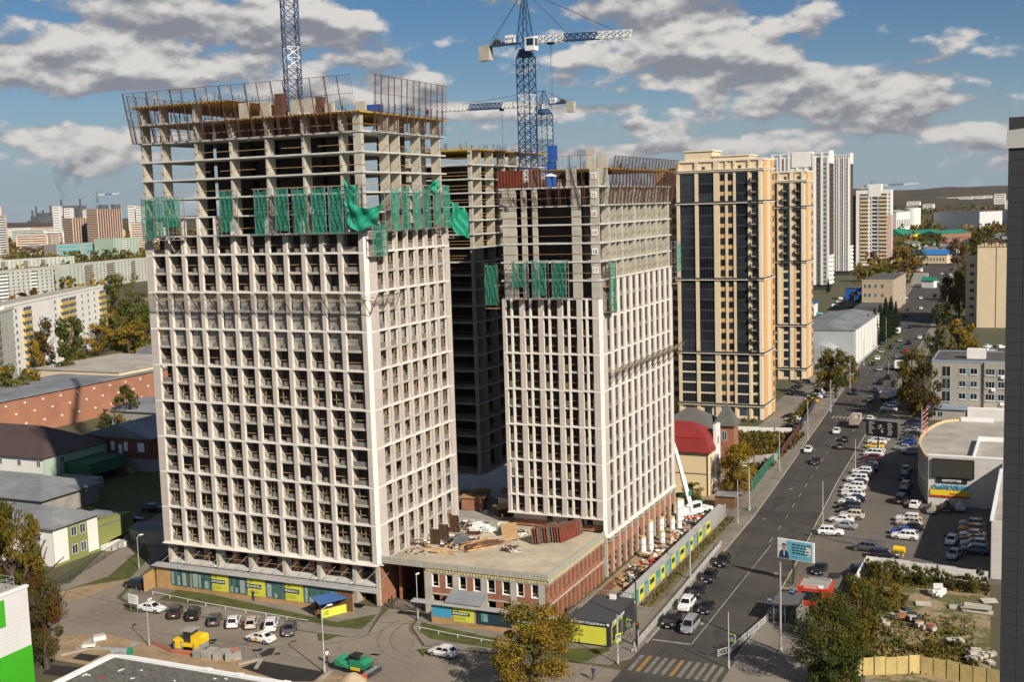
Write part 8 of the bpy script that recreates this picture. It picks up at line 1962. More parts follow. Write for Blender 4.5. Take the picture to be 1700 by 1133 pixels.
for i in range(9): mb.tube((-1.2, 23+i*1.05, 16.2), (-1.2, 23+i*1.05, 17.4), .04, STEEL, 5)
for z in (16.8, 17.4): mb.tube((-1.2, 22, z), (-1.2, 31.4, z), .04, STEEL, 5); mb.tube((-1.2, 31.4, z), (-8, 31.4, z), .04, STEEL, 5)
ob('roof_railing', mb, t); mb = MB(); mb.tube((-3, 27.5, 16.2), (-3, 27.5, 20.4), .35, STEEL, 10); ob('flue', mb, t)
# near gravel roof with white edge
GRAV = mat('gravel_roof', (0.115, 0.105, 0.095), .97, .5, 2.2, rgb2=(0.19, 0.175, 0.155), bump=.8, bscale=6)
t = thing('flat_roof_building', (-107.8, 80, 0), 0, 'gravel flat roof with white parapet along the bottom edge', 'building')
pc('wall', t, .1, 0, 0, 34, 30.6, 5.6, CONCD); pc('roof_gravel', t, .5, 0, 5.6, 33.6, 30.2, 5.75, GRAV); pc('parapet', t, 0, 30.22, 5.3, 34, 30.9, 6.05, WHITEP); pc('parapet', t, -.35, 0, 5.3, .35, 30.21, 6.06, WHITEP)
for i, x in enumerate((14.5, 19.2, 26.0)): pc('parapet_joint', t, x, 30.15, 6.05, x+.9, 31.0, 6.12, WHITEP)
r = random.Random(21); G2 = 'scraps on the gravel roof'
for i in range(26):
    m_ = r.choice((WHITEP, WHITEP, RED, DARKM, CONC)); s_ = r.uniform(.15, .8); o = thing('roof_scrap', (-106.6+i*.8, 80+r.uniform(20, 29.6), 5.76), r.uniform(0, 3), ORD[i]+' scrap from the left on the gravel roof, '+{'white_paint': 'white', 'red_paint': 'red', 'dark_metal': 'dark', 'concrete': 'pale grey'}[m_.name], 'scrap', G2)
    mb = MB(); mb.prism([(0, 0), (s_*1.3, .05), (s_*1.25, .16), (s_*.5, .22), (0, .15)], 0, .06, m_); ob('piece', mb, o)
t = thing('vent_pipe', (-107.2, 110.6, 6.1), .2, 'grey vent duct with a teal end on the roof corner', 'duct'); mb = MB(); mb.tube((-.6, 0, .4), (1.6, .1, .4), .42, STEEL, 12); ob('duct', mb, t); mb = MB(); mb.tube((1.6, .1, .4), (2.0, .1, .4), .48, PGR, 12); ob('fan_end', mb, t); pc('cowl', t, 1.7, .5, .9, 2.4, .9, 1.3, STEEL)
# pallets of kerb stones behind the roof, scattered slabs
for i, (a, b) in enumerate(((330, 1092), (343, 1094), (352, 1090), (362, 1096), (372, 1092), (382, 1097), (392, 1095))): pass
for i, p in enumerate(((-106.97,125.7), (-105.55,125.75), (-105.48,126.95), (-103.89,126.13), (-103.58,127.17), (-102.15,126.53), (-101.49,127))):
    t = thing('paver_pallet', (*p, .03), .1*i, ['grey paver stack nearest the roller', 'second grey paver stack from the roller', 'third grey paver stack from the roller', 'fourth grey paver stack from the roller', 'fifth grey paver stack from the roller', 'sixth grey paver stack from the roller', 'last grey paver stack, with a dark gap'][i], 'pallet', 'paver stacks')
    pc('pallet_base', t, -.7, -.55, 0, .7, .55, .14, WOOD); [pc('paver_layer', t, -.65, -.5, .15+k*.24, .65, .5, .37+k*.24, CONCD) for k in range(4)]
MESHO = mat('orange_barrier_mesh', (0.55, 0.12, 0.06), .7, .2, 2, alpha=.6)
for i, (p, q) in enumerate((((-116.83,127.45), (-111.84,125.83)), ((-111.84,125.83), (-108.06,126.01)), ((-105.83,127.53), (-102.94,129.3)), ((-83.79,125.34), (-80.8,127.5)))): mb = MB(); mb.quad((*p, .02), (*q, .02), (*q, .75), (*p, .6), MESHO); ob('barrier_mesh', mb, label=['orange barrier mesh from the lamp post', 'orange barrier mesh behind the roller', 'orange barrier mesh behind the paver stacks', 'orange barrier mesh beside the paver'][i], cat='barrier', group='orange barriers')
t = thing('sand_heap', (*(-82.25,126.12), 0), 0, 'pale sand heap at the bottom edge by the paver', 'heap'); mb = MB(); mb.lathe([(1.9, 0), (1.3, .5), (.7, .95), (.1, 1.15)], (0, 0, 0), SAND, 14); ob('heap', mb, t)
for p, q, lb in (((-125.58,126.31), .9, 'pale concrete slab block on the sandy ground'), ((-124.69,123.35), .6, 'small white slab block on the sandy ground')): t = thing('slab_block', (*p, .02), q, lb, 'block'); pc('slab', t, -.9, -.5, 0, .9, .5, .5, WHITEW); pc('upper_slab', t, -.8, -.4, .5, .7, .5, .75, CONC)
t = thing('notice_board', (*(-129.29,137.55), .1), rad(-8), 'white notice board on legs at the street corner', 'board'); pc('panel', t, -1.1, 0, 1.2, 1.1, .08, 2.7, WHITEP); [pc('leg', t, x, .08, 0, x+.08, .16, 1.3, STEEL) for x in (-.8, .7)]; mb = MB(); [mb.box(-.9, -.01, 1.5+.16*k, -.9+1.7*(.5+.5*((k*7) % 3)/2), -.002, 1.55+.16*k, CONCD) for k in range(7)]; ob('printed_lines', mb, t)
# clutter on the podium roof
def roof_at(p): return (p[0], p[1], 7.26)
for i, (p, rz, n_) in enumerate((((-74.8,168.56,7.25), 1.2, 3), ((-73.6,169.67,7.25), 1.15, 3), ((-72.17,170.51,7.25), 1.2, 4), ((-71.55,171.79,7.25), 1.25, 3))):
    for k in range(n_): form_panel((p[0]+k*.42, p[1]+k*.1, 7.26), rz+.05*k, 5.2, 2.6, ORD[k]+' leaning formwork panel in the '+ORD[i]+' stack on the podium roof', FRED if k % 2 else mat('form_grey_steel', (0.16, 0.13, 0.10), .8, .3, 1.0), tilt=-.12, group='formwork stacks on the podium roof')
for i, (p, rz, h_) in enumerate((((-90.48,163.66,7.25), .1, 2.6), ((-90.32,166.27,7.25), .2, 2.7), ((-90.79,171.02,7.25), .1, 3.0))): form_panel(p, rz, 1.6, h_, ['standing rusty formwork panel nearest the tower corner', 'second standing rusty formwork panel by the tower', 'third standing rusty formwork panel by the tower'][i], RUST, .08)
def pile(name, label, cat, p, z, n_, dims, m, seed, spread, layers=3, group=None):
    rr = random.Random(seed); t = thing(name, (p[0], p[1], z), 0, label, cat, group)
    for i in range(n_):
        l_, w_, h_ = (d*rr.uniform(.75, 1.2) for d in dims); mb = MB(); mb.cbox((0, 0, 0), (l_, w_, h_), m if not isinstance(m, tuple) else rr.choice(m), 0); ob(name.split('_')[0]+'_piece' if name != 'rubble_heap' else 'rubble_piece', mb, t, (rr.uniform(-spread[0], spread[0]), rr.uniform(-spread[1], spread[1]), h_/2+rr.uniform(0, layers)*h_), (rr.uniform(-.06, .06), rr.uniform(-.06, .06), spread[2]+rr.uniform(-spread[3], spread[3])))
    return t
pile('timber_stack', 'stack of brown formwork girders in the middle of the podium roof', 'timber', (-82.08,165.05,7.25), 7.26, 22, (5.2, .18, .2), (RUST, WOOD, PLYB), 1, (1.2, 1.4, 1.05, .12)); pile('timber_stack', 'pale plank pile right of the girders on the podium roof', 'timber', (-80.67,168.39,7.25), 7.26, 18, (5.5, .3, .1), (WOOD, CONC, SCREED), 2, (.9, 1.0, 1.0, .05), 5)
pile('timber_stack', 'loose planks near the front of the podium roof', 'timber', (-86.51,160.08,7.25), 7.26, 14, (2.4, .2, .12), (WOOD, YLP), 3, (1.6, .8, .1, .5)); pile('timber_stack', 'long girders lying behind the pale planks', 'timber', (-86.08,166.58,7.25), 7.26, 12, (4.0, .15, .18), (RUST, DARKM), 4, (1.5, .8, .9, .3))
pile('insulation_stack', 'white wrapped insulation blocks at the back of the podium roof', 'insulation', (-84.62,173.05,7.25), 7.26, 16, (1.3, .7, .55), WHITEP, 5, (2.6, .7, -.1, .1), 2); pile('debris_heap', 'grey scrap and white sheets near the back parapet', 'debris', (-88.4,175.73,7.25), 7.26, 22, (.9, .5, .25), (WHITEP, STEEL, DARKM, CONC), 6, (2.2, .8, 0, 1.5))
pile('rebar_bundle', 'rusty brown scrap bundle beside the white blocks', 'rebar', (-86.38,170.94,7.25), 7.26, 16, (2.0, .08, .08), RUST, 7, (.7, .4, .1, .4), 6); pile('debris_heap', 'scattered boards along the foot of the tower wall on the podium roof', 'debris', (-90.17,159.88,7.25), 7.26, 24, (.8, .3, .1), (WOOD, CONC, RUST), 8, (2.0, 2.2, 0, 1.5), 1)
t = thing('plywood_sheet', (*(-80.01,171.18,7.25)[:2], 7.4), 0, 'orange plywood sheet leaning on props at the back of the podium roof', 'plywood'); mb = MB(); mb.cbox((0, 0, .9), (2.6, 4.6, .12), PLY, .5, ('X', .35)); ob('sheet', mb, t); [pc('prop', t, x, .5, 0, x+.1, .6, 1.2, WOOD) for x in (-.8, .6)]
t = thing('grey_box', (*(-86.07,165.5,7.25)[:2], 7.26), .2, 'grey tarpaulin-covered box on the podium roof', 'box'); mb = MB(); mb.prof([(-1.2, 0), (1.2, 0), (1.1, 1.1), (.2, 1.5), (-1.0, 1.3)], -.8, .8, mat('grey_tarp', (0.13, 0.14, 0.14), .7, .2, 1), 'Y'); ob('cover', fixnormals(mb.mesh('cover')), t); pc('skid', t, -1.4, -1, -.0, 1.4, 1, .12, RUST)
t = thing('white_pipe', (*(-86.74,167.46,7.25)[:2], 7.4), 0, 'long white pipe lying across the podium roof', 'pipe'); mb = MB(); mb.tube((-4, 1, .12), (4.6, .4, .12), .16, WHITEP, 8); ob('pipe', mb, t)
for i, p in enumerate(((-91.81,162.86,7.25), (-87.14,163.35,7.25), (-79.43,173.25,7.25), (-89.82,172.89,7.25), (-76.53,164.47,7.25))): pile('debris_heap', ('offcuts and bags beside the tower wall on the podium roof', 'boards and brackets between the planks and the grey box', 'mixed scrap behind the leaning formwork stacks', 'cable drums and scrap by the back parapet', 'loose bars lying before the formwork stacks')[i], 'debris', p, 7.26, 22, (1.1, .25, .18), (WOOD, RUST, CONC, WHITEP, DARKM), 90+i, (1.5, 1.1, .3, 1.4), 2)
for i, (x, y_, w_, d_, h_, m_) in enumerate(((-88, 184, 5, 3, 2.6, STEEL), (-95, 183.5, 4, 2.5, 2.2, BRICK), (-90, 190, 3, 6, 1.2, WOOD), (-98, 188, 6, 2.2, 1.6, CONCD), (-86.5, 181, 2.5, 2.5, 1.4, RUST))): t = thing('courtyard_stack', (x, y_, 7.6), .2*i, ('pale-roofed site hut', 'brick pallet stack', 'plank stack', 'grey block stack', 'rusty formwork stack')[i]+' in the dark courtyard between the towers', 'stack'); pc('stack_body', t, 0, 0, 0, w_, d_, h_, m_); pc('cover_sheet', t, -.3, -.3, h_, w_+.3, d_+.3, h_+.12, STEEL if i == 0 else WOOD)
pc('courtyard_deck', None, -103, 179.6, 7.2, -83.4, 193.6, 7.5, CONCD, kind='structure')
# clutter of the yard beside the middle tower
r = random.Random(33)
for i in range(9):
    y_ = 176+i*5.1; lb = ['rubble heap at the near end of the dirt yard', 'mixed rubble and bags second from the near end', 'broken boards and bricks by the third base column', 'heap of red and white bags in the dirt yard', 'brick pallet remains in the middle of the yard', 'scrap heap past the middle of the yard', 'pale bag heap before the truck crane', 'dark scrap heap beside the truck crane', 'rubble at the far end of the yard'][i]
    pile('rubble_heap', lb, 'rubble', (-61.6+r.uniform(-1.2, .8), y_), .05, 34, (.8, .5, .3), ((CONC, WHITEP, BRICK), (WOOD, CONC, DARKM), (RED, WHITEP, CONC))[i % 3]+(WOOD, DARKM), 50+i, (1.7, 2.4, 0, 1.6), 2, 'rubble heaps of the yard')
for i in range(7):
    t = thing('wrapped_column', (-63.6+(i % 3)*.5, 190.5+i*3.9-(i % 2)*1.2, .02), 0, words_[i]+' white wrapped column beside the middle tower base, counted from the road corner', 'column', 'wrapped columns'); hh = (3.4, 5.6, 2.4, 4.2, 3.0, 5.8, 4.4)[i]; mb = MB(); mb.tube((0, 0, 0), (0, 0, hh), .48, WHITEP, 10); ob('wrapping', mb, t); mb = MB(); mb.tube((0, 0, hh), (0, 0, hh+.25), .5, YFOAM, 10); ob('foam_cap', mb, t); [pc('tape_band', t, -.5, -.5, z, .5, .5, z+.05, CONC) for z in (hh*.3, hh*.7)]
sheet('board_walk', [(-64.0, 160), (-62.6, 160), (-62.8, 176), (-64.2, 176)], .25, PLYB, label='long trench edge strip of planks in the dirt yard', cat='planks', kind=None, thick=.1)
t = thing('site_gatehouse', (-60.5, 226.5, 0), 0, 'brown shed with grey roof sheet at the far yard corner', 'shed'); pc('wall', t, 0, 0, 0, 4, 3.2, 2.5, PLYB); pc('roof_sheet', t, -.3, -.3, 2.55, 4.4, 3.6, 2.7, STEEL)
t = thing('netted_heap', (-68, 230.5, 0), 0, 'green net-covered heap below the yellow house', 'heap'); mb = MB(); mb.grid([[(-4+8*i/10, -1.5+3*j/5, 1.7*math.sin(pi*i/10)**.6*math.sin(pi*(j+.5)/6)) for j in range(6)] for i in range(11)], GFEN); ob('net_cover', mb, t)
# boats and barrels on the lot, slabs on the wasteland
for i, (p, m_, lb) in enumerate((((-20.49,236.05), mat('olive_cover', (0.22, 0.20, 0.15), .8, .1, 1), 'olive covered boat on a trailer in the sun'), ((-17.93,238.3), DARKM, 'dark covered boat on a trailer in shade'), ((-15.47,239.09), mat('pale_cover', (0.45, 0.46, 0.48), .8, .1, 1), 'pale covered boat on a trailer in shade'))):
    t = thing('covered_boat', (*p, 0), rad(95), lb, 'boat', 'covered boats'); mb = MB(); mb.add([(-2.2, -1.0, .7), (-2.2, 1.0, .7), (1.2, 1.0, .7), (2.6, 0, .8), (1.2, -1.0, .7), (-2.0, 0, 1.6), (.2, 0, 2.1), (2.3, 0, 1.3)], [(0, 1, 5), (1, 2, 6, 5), (2, 3, 7, 6), (3, 4, 6, 7), (4, 0, 5, 6), (0, 4, 3, 2, 1)], m_); ob('cover', fixnormals(mb.mesh('cover')), t); pc('trailer_frame', t, -2.4, -.8, .45, 3.6, .8, .6, STEEL); [ob('wheel', wheel_mesh(.31), t, (-.6, s*.95, .31)) for s in (-1, 1)]
t = thing('water_barrel', (*(-22.81,204.53), 0), 0, 'yellow barrel on legs by the lot entrance', 'barrel'); mb = MB(); mb.tube((-.9, 0, 1.3), (.9, -.2, 1.3), .55, YELLOW, 14); ob('barrel', mb, t); [pc('leg', t, x, y_, 0, x+.08, y_+.08, 1.0, YELLOW) for x in (-.7, .6) for y_ in (-.4, .3)]
WRUB = (CONC, BRICK, DARKM, CONC)
pile('rubble_heap', 'red and dark rubble in the middle of the wasteland', 'rubble', (-18.36,173.39), .15, 14, (1.2, .9, .6), WRUB, 70, (1.6, 1.2, 0, 1.5), 1); pile('rubble_heap', 'small brick rubble pile left on the wasteland', 'rubble', (-20.93,169.85), .15, 7, (.9, .6, .5), WRUB, 71, (.8, .6, 0, 1.5), 1); pile('rubble_heap', 'red-topped rubble lumps near the wasteland track', 'rubble', (-15.62,169.71), .15, 10, (1.1, .8, .6), WRUB, 72, (1.6, .7, 0, 1.5), 1); pile('rubble_heap', 'grey broken concrete near the dark building', 'rubble', (-7.66,160.83), .15, 22, (.9, .6, .4), CONC, 73, (1.6, 2.0, 0, 1.5), 2)
pile('slab_stack', 'stack of concrete slabs at the right of the wasteland', 'slabs', (-9.16,179.89), .15, 6, (3.6, 1.4, .22), CONC, 74, (.2, .2, 0, .05), 4); pile('slab_stack', 'cone of stacked concrete rings on the wasteland', 'slabs', (-15.09,185.18), .15, 9, (1.9, 1.6, .35), WHITEW, 75, (.25, .25, 0, 1.5), 4)
for p, rz, lb in (((-11.17,166.42), .5, 'large tilted concrete slab lying on the wasteland'), ((-16.62,180.3), .1, 'white trough lying on the wasteland'), ((-11.91,180.29), 0, 'flat concrete slab beside the slab stack'), ((-7.75,184.85), .4, 'leaning slab next to the dark building')): t = thing('concrete_slab', (*p, .2), rz, lb, 'slab'); mb = MB(); mb.cbox((0, 0, .15), (2.2, 1.3, .22), CONC, 0, ('X', .12)); ob('slab', mb, t); pc('chipped_edge', t, -1.0, -.72, .0, .4, -.62, .2, CONC)
# people in the street
Wc = ('white', (0.62, 0.62, 0.60)); Bl = ('navy', (0.02, 0.035, 0.09)); Dk = ('black', (0.02, 0.02, 0.025))
worker((-50.89,147.77), 2.2, Wc, 'person all in white walking by the crossing', trousers=Wc, pose='walk'); worker((-52.93,137.36), .4, Bl, 'person in a navy jacket standing at the bottom edge', trousers=('dark blue', (0.02, 0.025, 0.05))); worker((-114.42,148.17), 2.9, Bl, 'worker in navy with an orange helmet wiping the hoarding', ORANGE, pose='reach', trousers=('dark blue', (0.02, 0.025, 0.05)))
rd = worker((-88.74,130.06), 1.2, Wc, 'person in white with a black backpack riding a scooter', bag=BLACK, pose='ride'); rd.location.z = .26
t = thing('kick_scooter', (*(-88.67,130.08), .03), 1.2, 'black kick scooter under the rider in white', 'scooter'); pc('deck', t, -.1, -.45, .12, .1, .4, .2, BLACK); mb = MB(); mb.tube((0, -.45, .15), (0, -.38, 1.1), .03, DARKM, 6); mb.tube((-.25, -.38, 1.1), (.25, -.38, 1.1), .02, DARKM, 6); ob('handlebar', mb, t); [ob('wheel', wheel_mesh(.11), t, (0, y_, .11), pi/2, (1, .3, 1)) for y_ in (-.5, .45)]
worker((-38.28,211.72), 1, Dk, 'dark-clad person at the lot corner'); worker((-56.71,286.6), .5, Dk, 'dark-clad person walking past the maroon fence', pose='walk'); worker((-16.42,215), 1.2, Dk, 'dark-clad person left of the shaded white car'); worker((-14.78,217.13), 2, Dk, 'dark-clad person behind the shaded white car'); worker((-59.02,364.65), .5, ('grey', (0.15, 0.15, 0.16)), 'person in grey on the pavement by the hedge', pose='walk'); worker((-59.25,399.74), .3, Dk, 'person in black near the far crossing', pose='walk'); worker((-107.5,136.99), 1, ('red', (0.25, 0.02, 0.03)), 'person in dark red between the parked white cars'); worker((-71.8,223.95), 1, Bl, 'worker in navy in the rubble beside the truck crane'); worker((-36.19,165.44), 2, Dk, 'dark-clad person waiting under the bus stop sign')
# road-side odds and ends of the far city, right
def shed(p0, p1, h, d, wall, roofm, label, roof=1.5, cat='building', group='far low buildings', name='low_building', n=0):
    t, W = facade_root(name, p0, p1, label, cat, group); pc('wall', t, 0, 0, 0, W, d, h, wall); hiproof(t, 0, 0, W, d, h, roof, roofm, .4, gable=True)
    if n: windows(t, frange(W*.06, W*.88, n), [h*.3], W/n*.45, h*.35, WHITEP, GLASSB)
    return t
BLR = mat('blue_roof', (0.03, 0.16, 0.42), .5, .1, .3); GRR = mat('green_roof', (0.02, 0.20, 0.11), .5, .1, .3); YLW = mat('yellow_market_wall', (0.72, 0.52, 0.02), .6, .1, .3); MARR = mat('maroon_roof', (0.12, 0.04, 0.035), .6, .1, .3)
shed((-113.58,1104.26), (-84.6,1100.26), 8, 20, CREAM, BLR, 'cream shop with a bright blue roof by the road bridge', 4, n=10); shed((-148.84,1383.9), (-133.97,1394.55), 7, 16, MINT, ROOFG, 'pale green house with a grey roof', 2, n=4); shed((-162.51,1571.02), (-129.53,1596.62), 12, 30, YLW, GRR, 'long yellow-walled market with green roof', 4); shed((-127.08,1557.99), (-96.13,1622.55), 11, 30, BRICK, GRR, 'brick and white market wing with green roof', 4, n=12); shed((-164.84,1500.06), (-156.37,1532.21), 12, 24, BRICK, GRR, 'green tent-roofed pavilion left of the market', 8)
shed((-186,2135.64), (-111.01,2087.46), 30, 60, WPN, ROOFD, 'long pale grey windowless warehouse across the view', 2); shed((-98.52,2216.59), (-55.57,2185.95), 28, 50, WPN, ROOFD, 'pale warehouse cut by the dark building', 2); shed((-227.96,1973.52), (-212.27,2023.86), 34, 40, WHITEW, ROOFM, 'white terraced block left of the round building', 3, n=8)
t = thing('round_building', (*(-219.83,2123.65), 0), 0, 'white round drum building in the distance', 'building'); mb = MB(); mb.tube((0, 0, 0), (0, 0, 38), 14, WHITEW, 20); ob('drum', mb, t); pc('roof_cap', t, -9, -9, 38, 9, 9, 39.5, ROOFM)
r = random.Random(77)
hc = [(WHITEW, MARR, 'white house with maroon roof'), (BRICK, ROOFG, 'brick house with grey roof'), (PALEY, MARR, 'cream house with maroon roof'), (WHITEW, ROOFG, 'white house with grey roof'), (BRICK, MARR, 'brick house with maroon roof'), (WHITEW, GRR, 'white house with green roof'), (CONCD, ROOFD, 'grey shed with dark roof')]
def houses(pts, group, where, sc=1.0):
    for i, p in enumerate(pts):
        w_, d_, h_ = r.uniform(10, 18)*sc, r.uniform(8, 12)*sc, r.uniform(4, 7)*sc; wm_, rm_, lb = hc[i % len(hc)]
        t = thing('house', (*p, 0), r.uniform(-.5, .5), lb+', '+ORD[i]+' '+where, 'house', group); pc('wall', t, 0, 0, 0, w_, d_, h_, wm_); hiproof(t, 0, 0, w_, d_, h_, r.uniform(2.5, 4)*sc, rm_, .5, gable=i % 2)
houses([(-127.36,1210.64), (-120.62,1244.31), (-113,1267.02), (-106.34,1290.68), (-101.57,1342.68), (-133.64,1424.89), (-138.41,1260.22), (-65.8,1404.6), (-61.17,1516.15), (-55.79,1606.13), (-71.81,1652.88), (-65.08,1293.67), (-50.11,1315.91), (-94.29,1413.12)], 'far houses beyond the bridge', 'of those among the trees beyond the road bridge')
houses([(-119.25,1086.24), (-109.85,984.31), (-109.3,940.3), (-102.5,983.75), (-97.15,912.51), (-78.32,817.51), (-98.02,817.33), (-122.53,1486.02)], 'kiosks near the road bend', 'of those near the bend of the road', .7)
houses([G(x, y) for x, y in ()], '', '')
FARB = []
for i, (p, w_, h_) in enumerate((((-477.16,5554.59), 150, 75), ((-420.8,5439.69), 130, 75), ((-364.36,5324.64), 130, 78), ((-323.69,5433.27), 130, 80), ((-281.67,5545.5), 90, 82), ((-207.56,4835.78), 100, 95), ((-514.15,4770.91), 120, 60), ((-413.8,4337.66), 90, 45), ((-137.07,3907.22), 90, 60))):
    t = thing('far_apartment_block', (*p, 0), 0, words_[i]+' pale slab block from the left on the wooded far slope', 'apartment block', 'pale blocks on the far slope'); w_ *= .4; h_ *= .55; pc('wall', t, 0, 0, 0, w_, 40, h_, WHITEW); pc('roof', t, 2, 2, h_, w_-2, 38, h_+3, ROOFM); [pc('window_band', t, 4, -.5, h_*(k+.5)/6, w_-4, 0, h_*(k+.5)/6+h_*.035, GLASSB) for k in range(6)]
# far left skyline
FACT = mat('hazy_factory_wall', (0.10, 0.10, 0.11), .9, .1, .05)
for i, (a, b, h_, lb) in enumerate((((-6342.28,6000,124.82), (-6221.98,6000,121.73), 65, 'low dark factory hall at the left skyline'), ((-6519.63,6200,126.07), (-6351.07,6200,121.74), 95, 'dark stepped factory block on the left skyline'), ((-6487.15,6400,121.94), (-6266.73,6400,116.28), 140, 'big dark power-station hall on the skyline'))):
    t = thing('far_factory', (a[0], a[1], 0), 0, lb, 'factory', 'far factories'); w_ = b[0]-a[0]; pc('hall', t, 0, 0, 0, w_, 200, h_, FACT); pc('upper_hall', t, w_*.25, 10, h_, w_*.8, 120, h_+22, FACT); [pc('stack', t, w_*f_, 30, h_, w_*f_+10, 40, h_+70, FACT) for f_ in (.1, .9)]
for i, px in enumerate(((-5658.81,6000,91.58), (-5556.86,6000,89.05))): t = thing('cooling_tower', (px[0], px[1], 0), 0, ('left', 'right')[i]+' one of two dark cooling towers on the skyline', 'cooling tower', 'cooling towers'); mb = MB(); mb.lathe([(42, 0), (34, 70), (28, 125), (30, 150)], (0, 0, 0), FACT, 16); ob('shell', mb, t); mb = MB(); mb.lathe([(30, 150), (31, 153)], (0, 0, 0), FACT, 16); ob('rim', mb, t)
for i, (a, h_) in enumerate((((-3359.77,3300,61.87), 112), ((-3303.9,3300,60.6), 104), ((-3310.95,3400,62.96), 96), ((-3001.91,3300,62.27), 104), ((-2966.15,3300,61.42), 100))): t = thing('far_apartment_block', (a[0], a[1], 0), .3, words_[i]+' white tower block from the left below the factory skyline', 'apartment block', 'far white blocks'); pc('wall', t, 0, 0, 0, 26, 26, h_, WHITEW); pc('roof', t, 1, 1, h_, 25, 25, h_+3, ROOFM); [pc('window_band', t, 2, -.4, h_*(k+.4)/12, 24, 0, h_*(k+.4)/12+2, GLASSB) for k in range(12)]
for i, (p, w_) in enumerate((((-3899.78,3692.41), 200), ((-4173.46,4064.41), 260), ((-4568.76,4549.45), 240), ((-5266.69,4954.07), 200))): t = thing('far_brick_block', (*p, 0), .6, words_[i]+' long reddish block from the left before the factory skyline', 'apartment block', 'far reddish blocks'); pc('wall', t, 0, 0, 0, w_, 40, 34, PANEL4); pc('roof', t, 1, 1, 34, w_-1, 39, 37, MARR); [pc('window_band', t, 4, -.4, 5+k*6, w_-4, 0, 7+k*6, GLASSB) for k in range(5)]
for i, (p, ty, w_, m_) in enumerate((((-1857.71,1725.46), 392, 60, PANEL4), ((-1984.14,1862.66), 394, 70, PANEL2), ((-2123.11,2019.84), 390, 60, PANEL4), ((-1990,1980.03), 386, 55, PANEL2), ((-2100.68,2109.2), 380, 50, PANEL4), ((-1659.89,1827.33), 372, 60, PANEL4), ((-1776.49,1974.33), 380, 60, PANEL2), ((-2515.09,2436.27), 383, 90, PANEL2), ((-2719.97,2511.62), 384, 90, PANEL3), ((-2384.51,2469.22), 384, 90, PANEL4), ((-3347.48,3055.26), 380, 90, PANEL2), ((-2774.16,2809.81), 379, 120, PANEL3))):
    h_ = (33.11, 27.98, 30.20, 34.48, 40.83, 49.82, 38.35, 34.54, 34.44, 29.38, 37.83, 35.52)[i]
    t = thing('far_apartment_block', (*p, 0), .6, ORD[i]+' block of the dense far quarter at left, '+('tan' if m_ is PANEL4 else 'pale'), 'apartment block', 'blocks of the far left quarter'); pc('wall', t, 0, 0, 0, w_, 30, h_, m_); pc('roof', t, 1, 1, h_, w_-1, 29, h_+2, ROOFM); n_ = int(h_/4.5); [pc('window_band', t, 3, -.4, h_*(k+.4)/n_, w_-3, 0, h_*(k+.4)/n_+1.6, GLASSB) for k in range(n_)]
houses([(-1720.52,1600.39), (-1821.18,1716.66), (-1667.08,1588.89), (-2379.78,2235.26), (-2598.48,2466.94), (-1568.41,1567.68), (-2333.05,2330.66), (-3195.02,2989.99), (-2883.02,2756.96), (-2122.39,1958.5)], 'far houses on the left', 'of those among the far trees on the left', 2.0)
crane(((-1807.78,1900,76.06)[0], 1900), 0, 108, 10, 52, 12, 'tiny pale crane above the far unfinished towers', 10, 2, (20, 10), 4)
crane(((-168.55,1250,64.07)[0], 1250), 0, 68, 5, 45, 10, 'tiny dark crane behind the roof of the cream tower', 6, 1, (20, 6), 3)
def wire(label, pts, sag=.5):
    t = thing('overhead_wire', (0, 0, 0), 0, label, 'wire', 'overhead wires')
    for a, b in zip(pts[:-1], pts[1:]):
        a, b = Vector(a), Vector(b); Q = [a.lerp(b, k/6)-Vector((0, 0, sag*4*(k/6)*(1-k/6))) for k in range(7)]; mb = MB(); mb.path(Q, .022, BLACK, 4); ob('span', mb, t)
for i, dx in enumerate((0, .5)): wire('%s trolley wire above the left lanes of the road' % ('outer', 'inner')[i], [(at_y(y_)[0]+2.2+dx, y_, 6.2) for y_ in (120, 165, 205, 245, 290, 340, 400)], .2); wire('%s trolley wire above the right lanes of the road' % ('outer', 'inner')[i], [(at_y(y_)[1]-2.6-dx, y_, 6.2) for y_ in (120, 165, 205, 245, 290, 340, 400)], .2)
for i, y_ in enumerate((181, 228, 262, 305)): l_, r_ = at_y(y_); wire(ORD[i]+' cross wire over the main road, counted from the near end', [(l_-1.2, y_, 7.6), (l_+3, y_, 6.4), (r_-3, y_, 6.4), (r_+1.2, y_, 7.6)], .15)
wire('cable from the left lamp post to the tall lamp on the side street', [(-116.7, 126.8, 6), (-87.3, 127.3, 7.6), (-52, 140, 7)], .8); wire('second cable along the side street', [(-150, 131, 7), (-116.7, 127, 5.6), (-87.3, 127.5, 7.2)], .8)
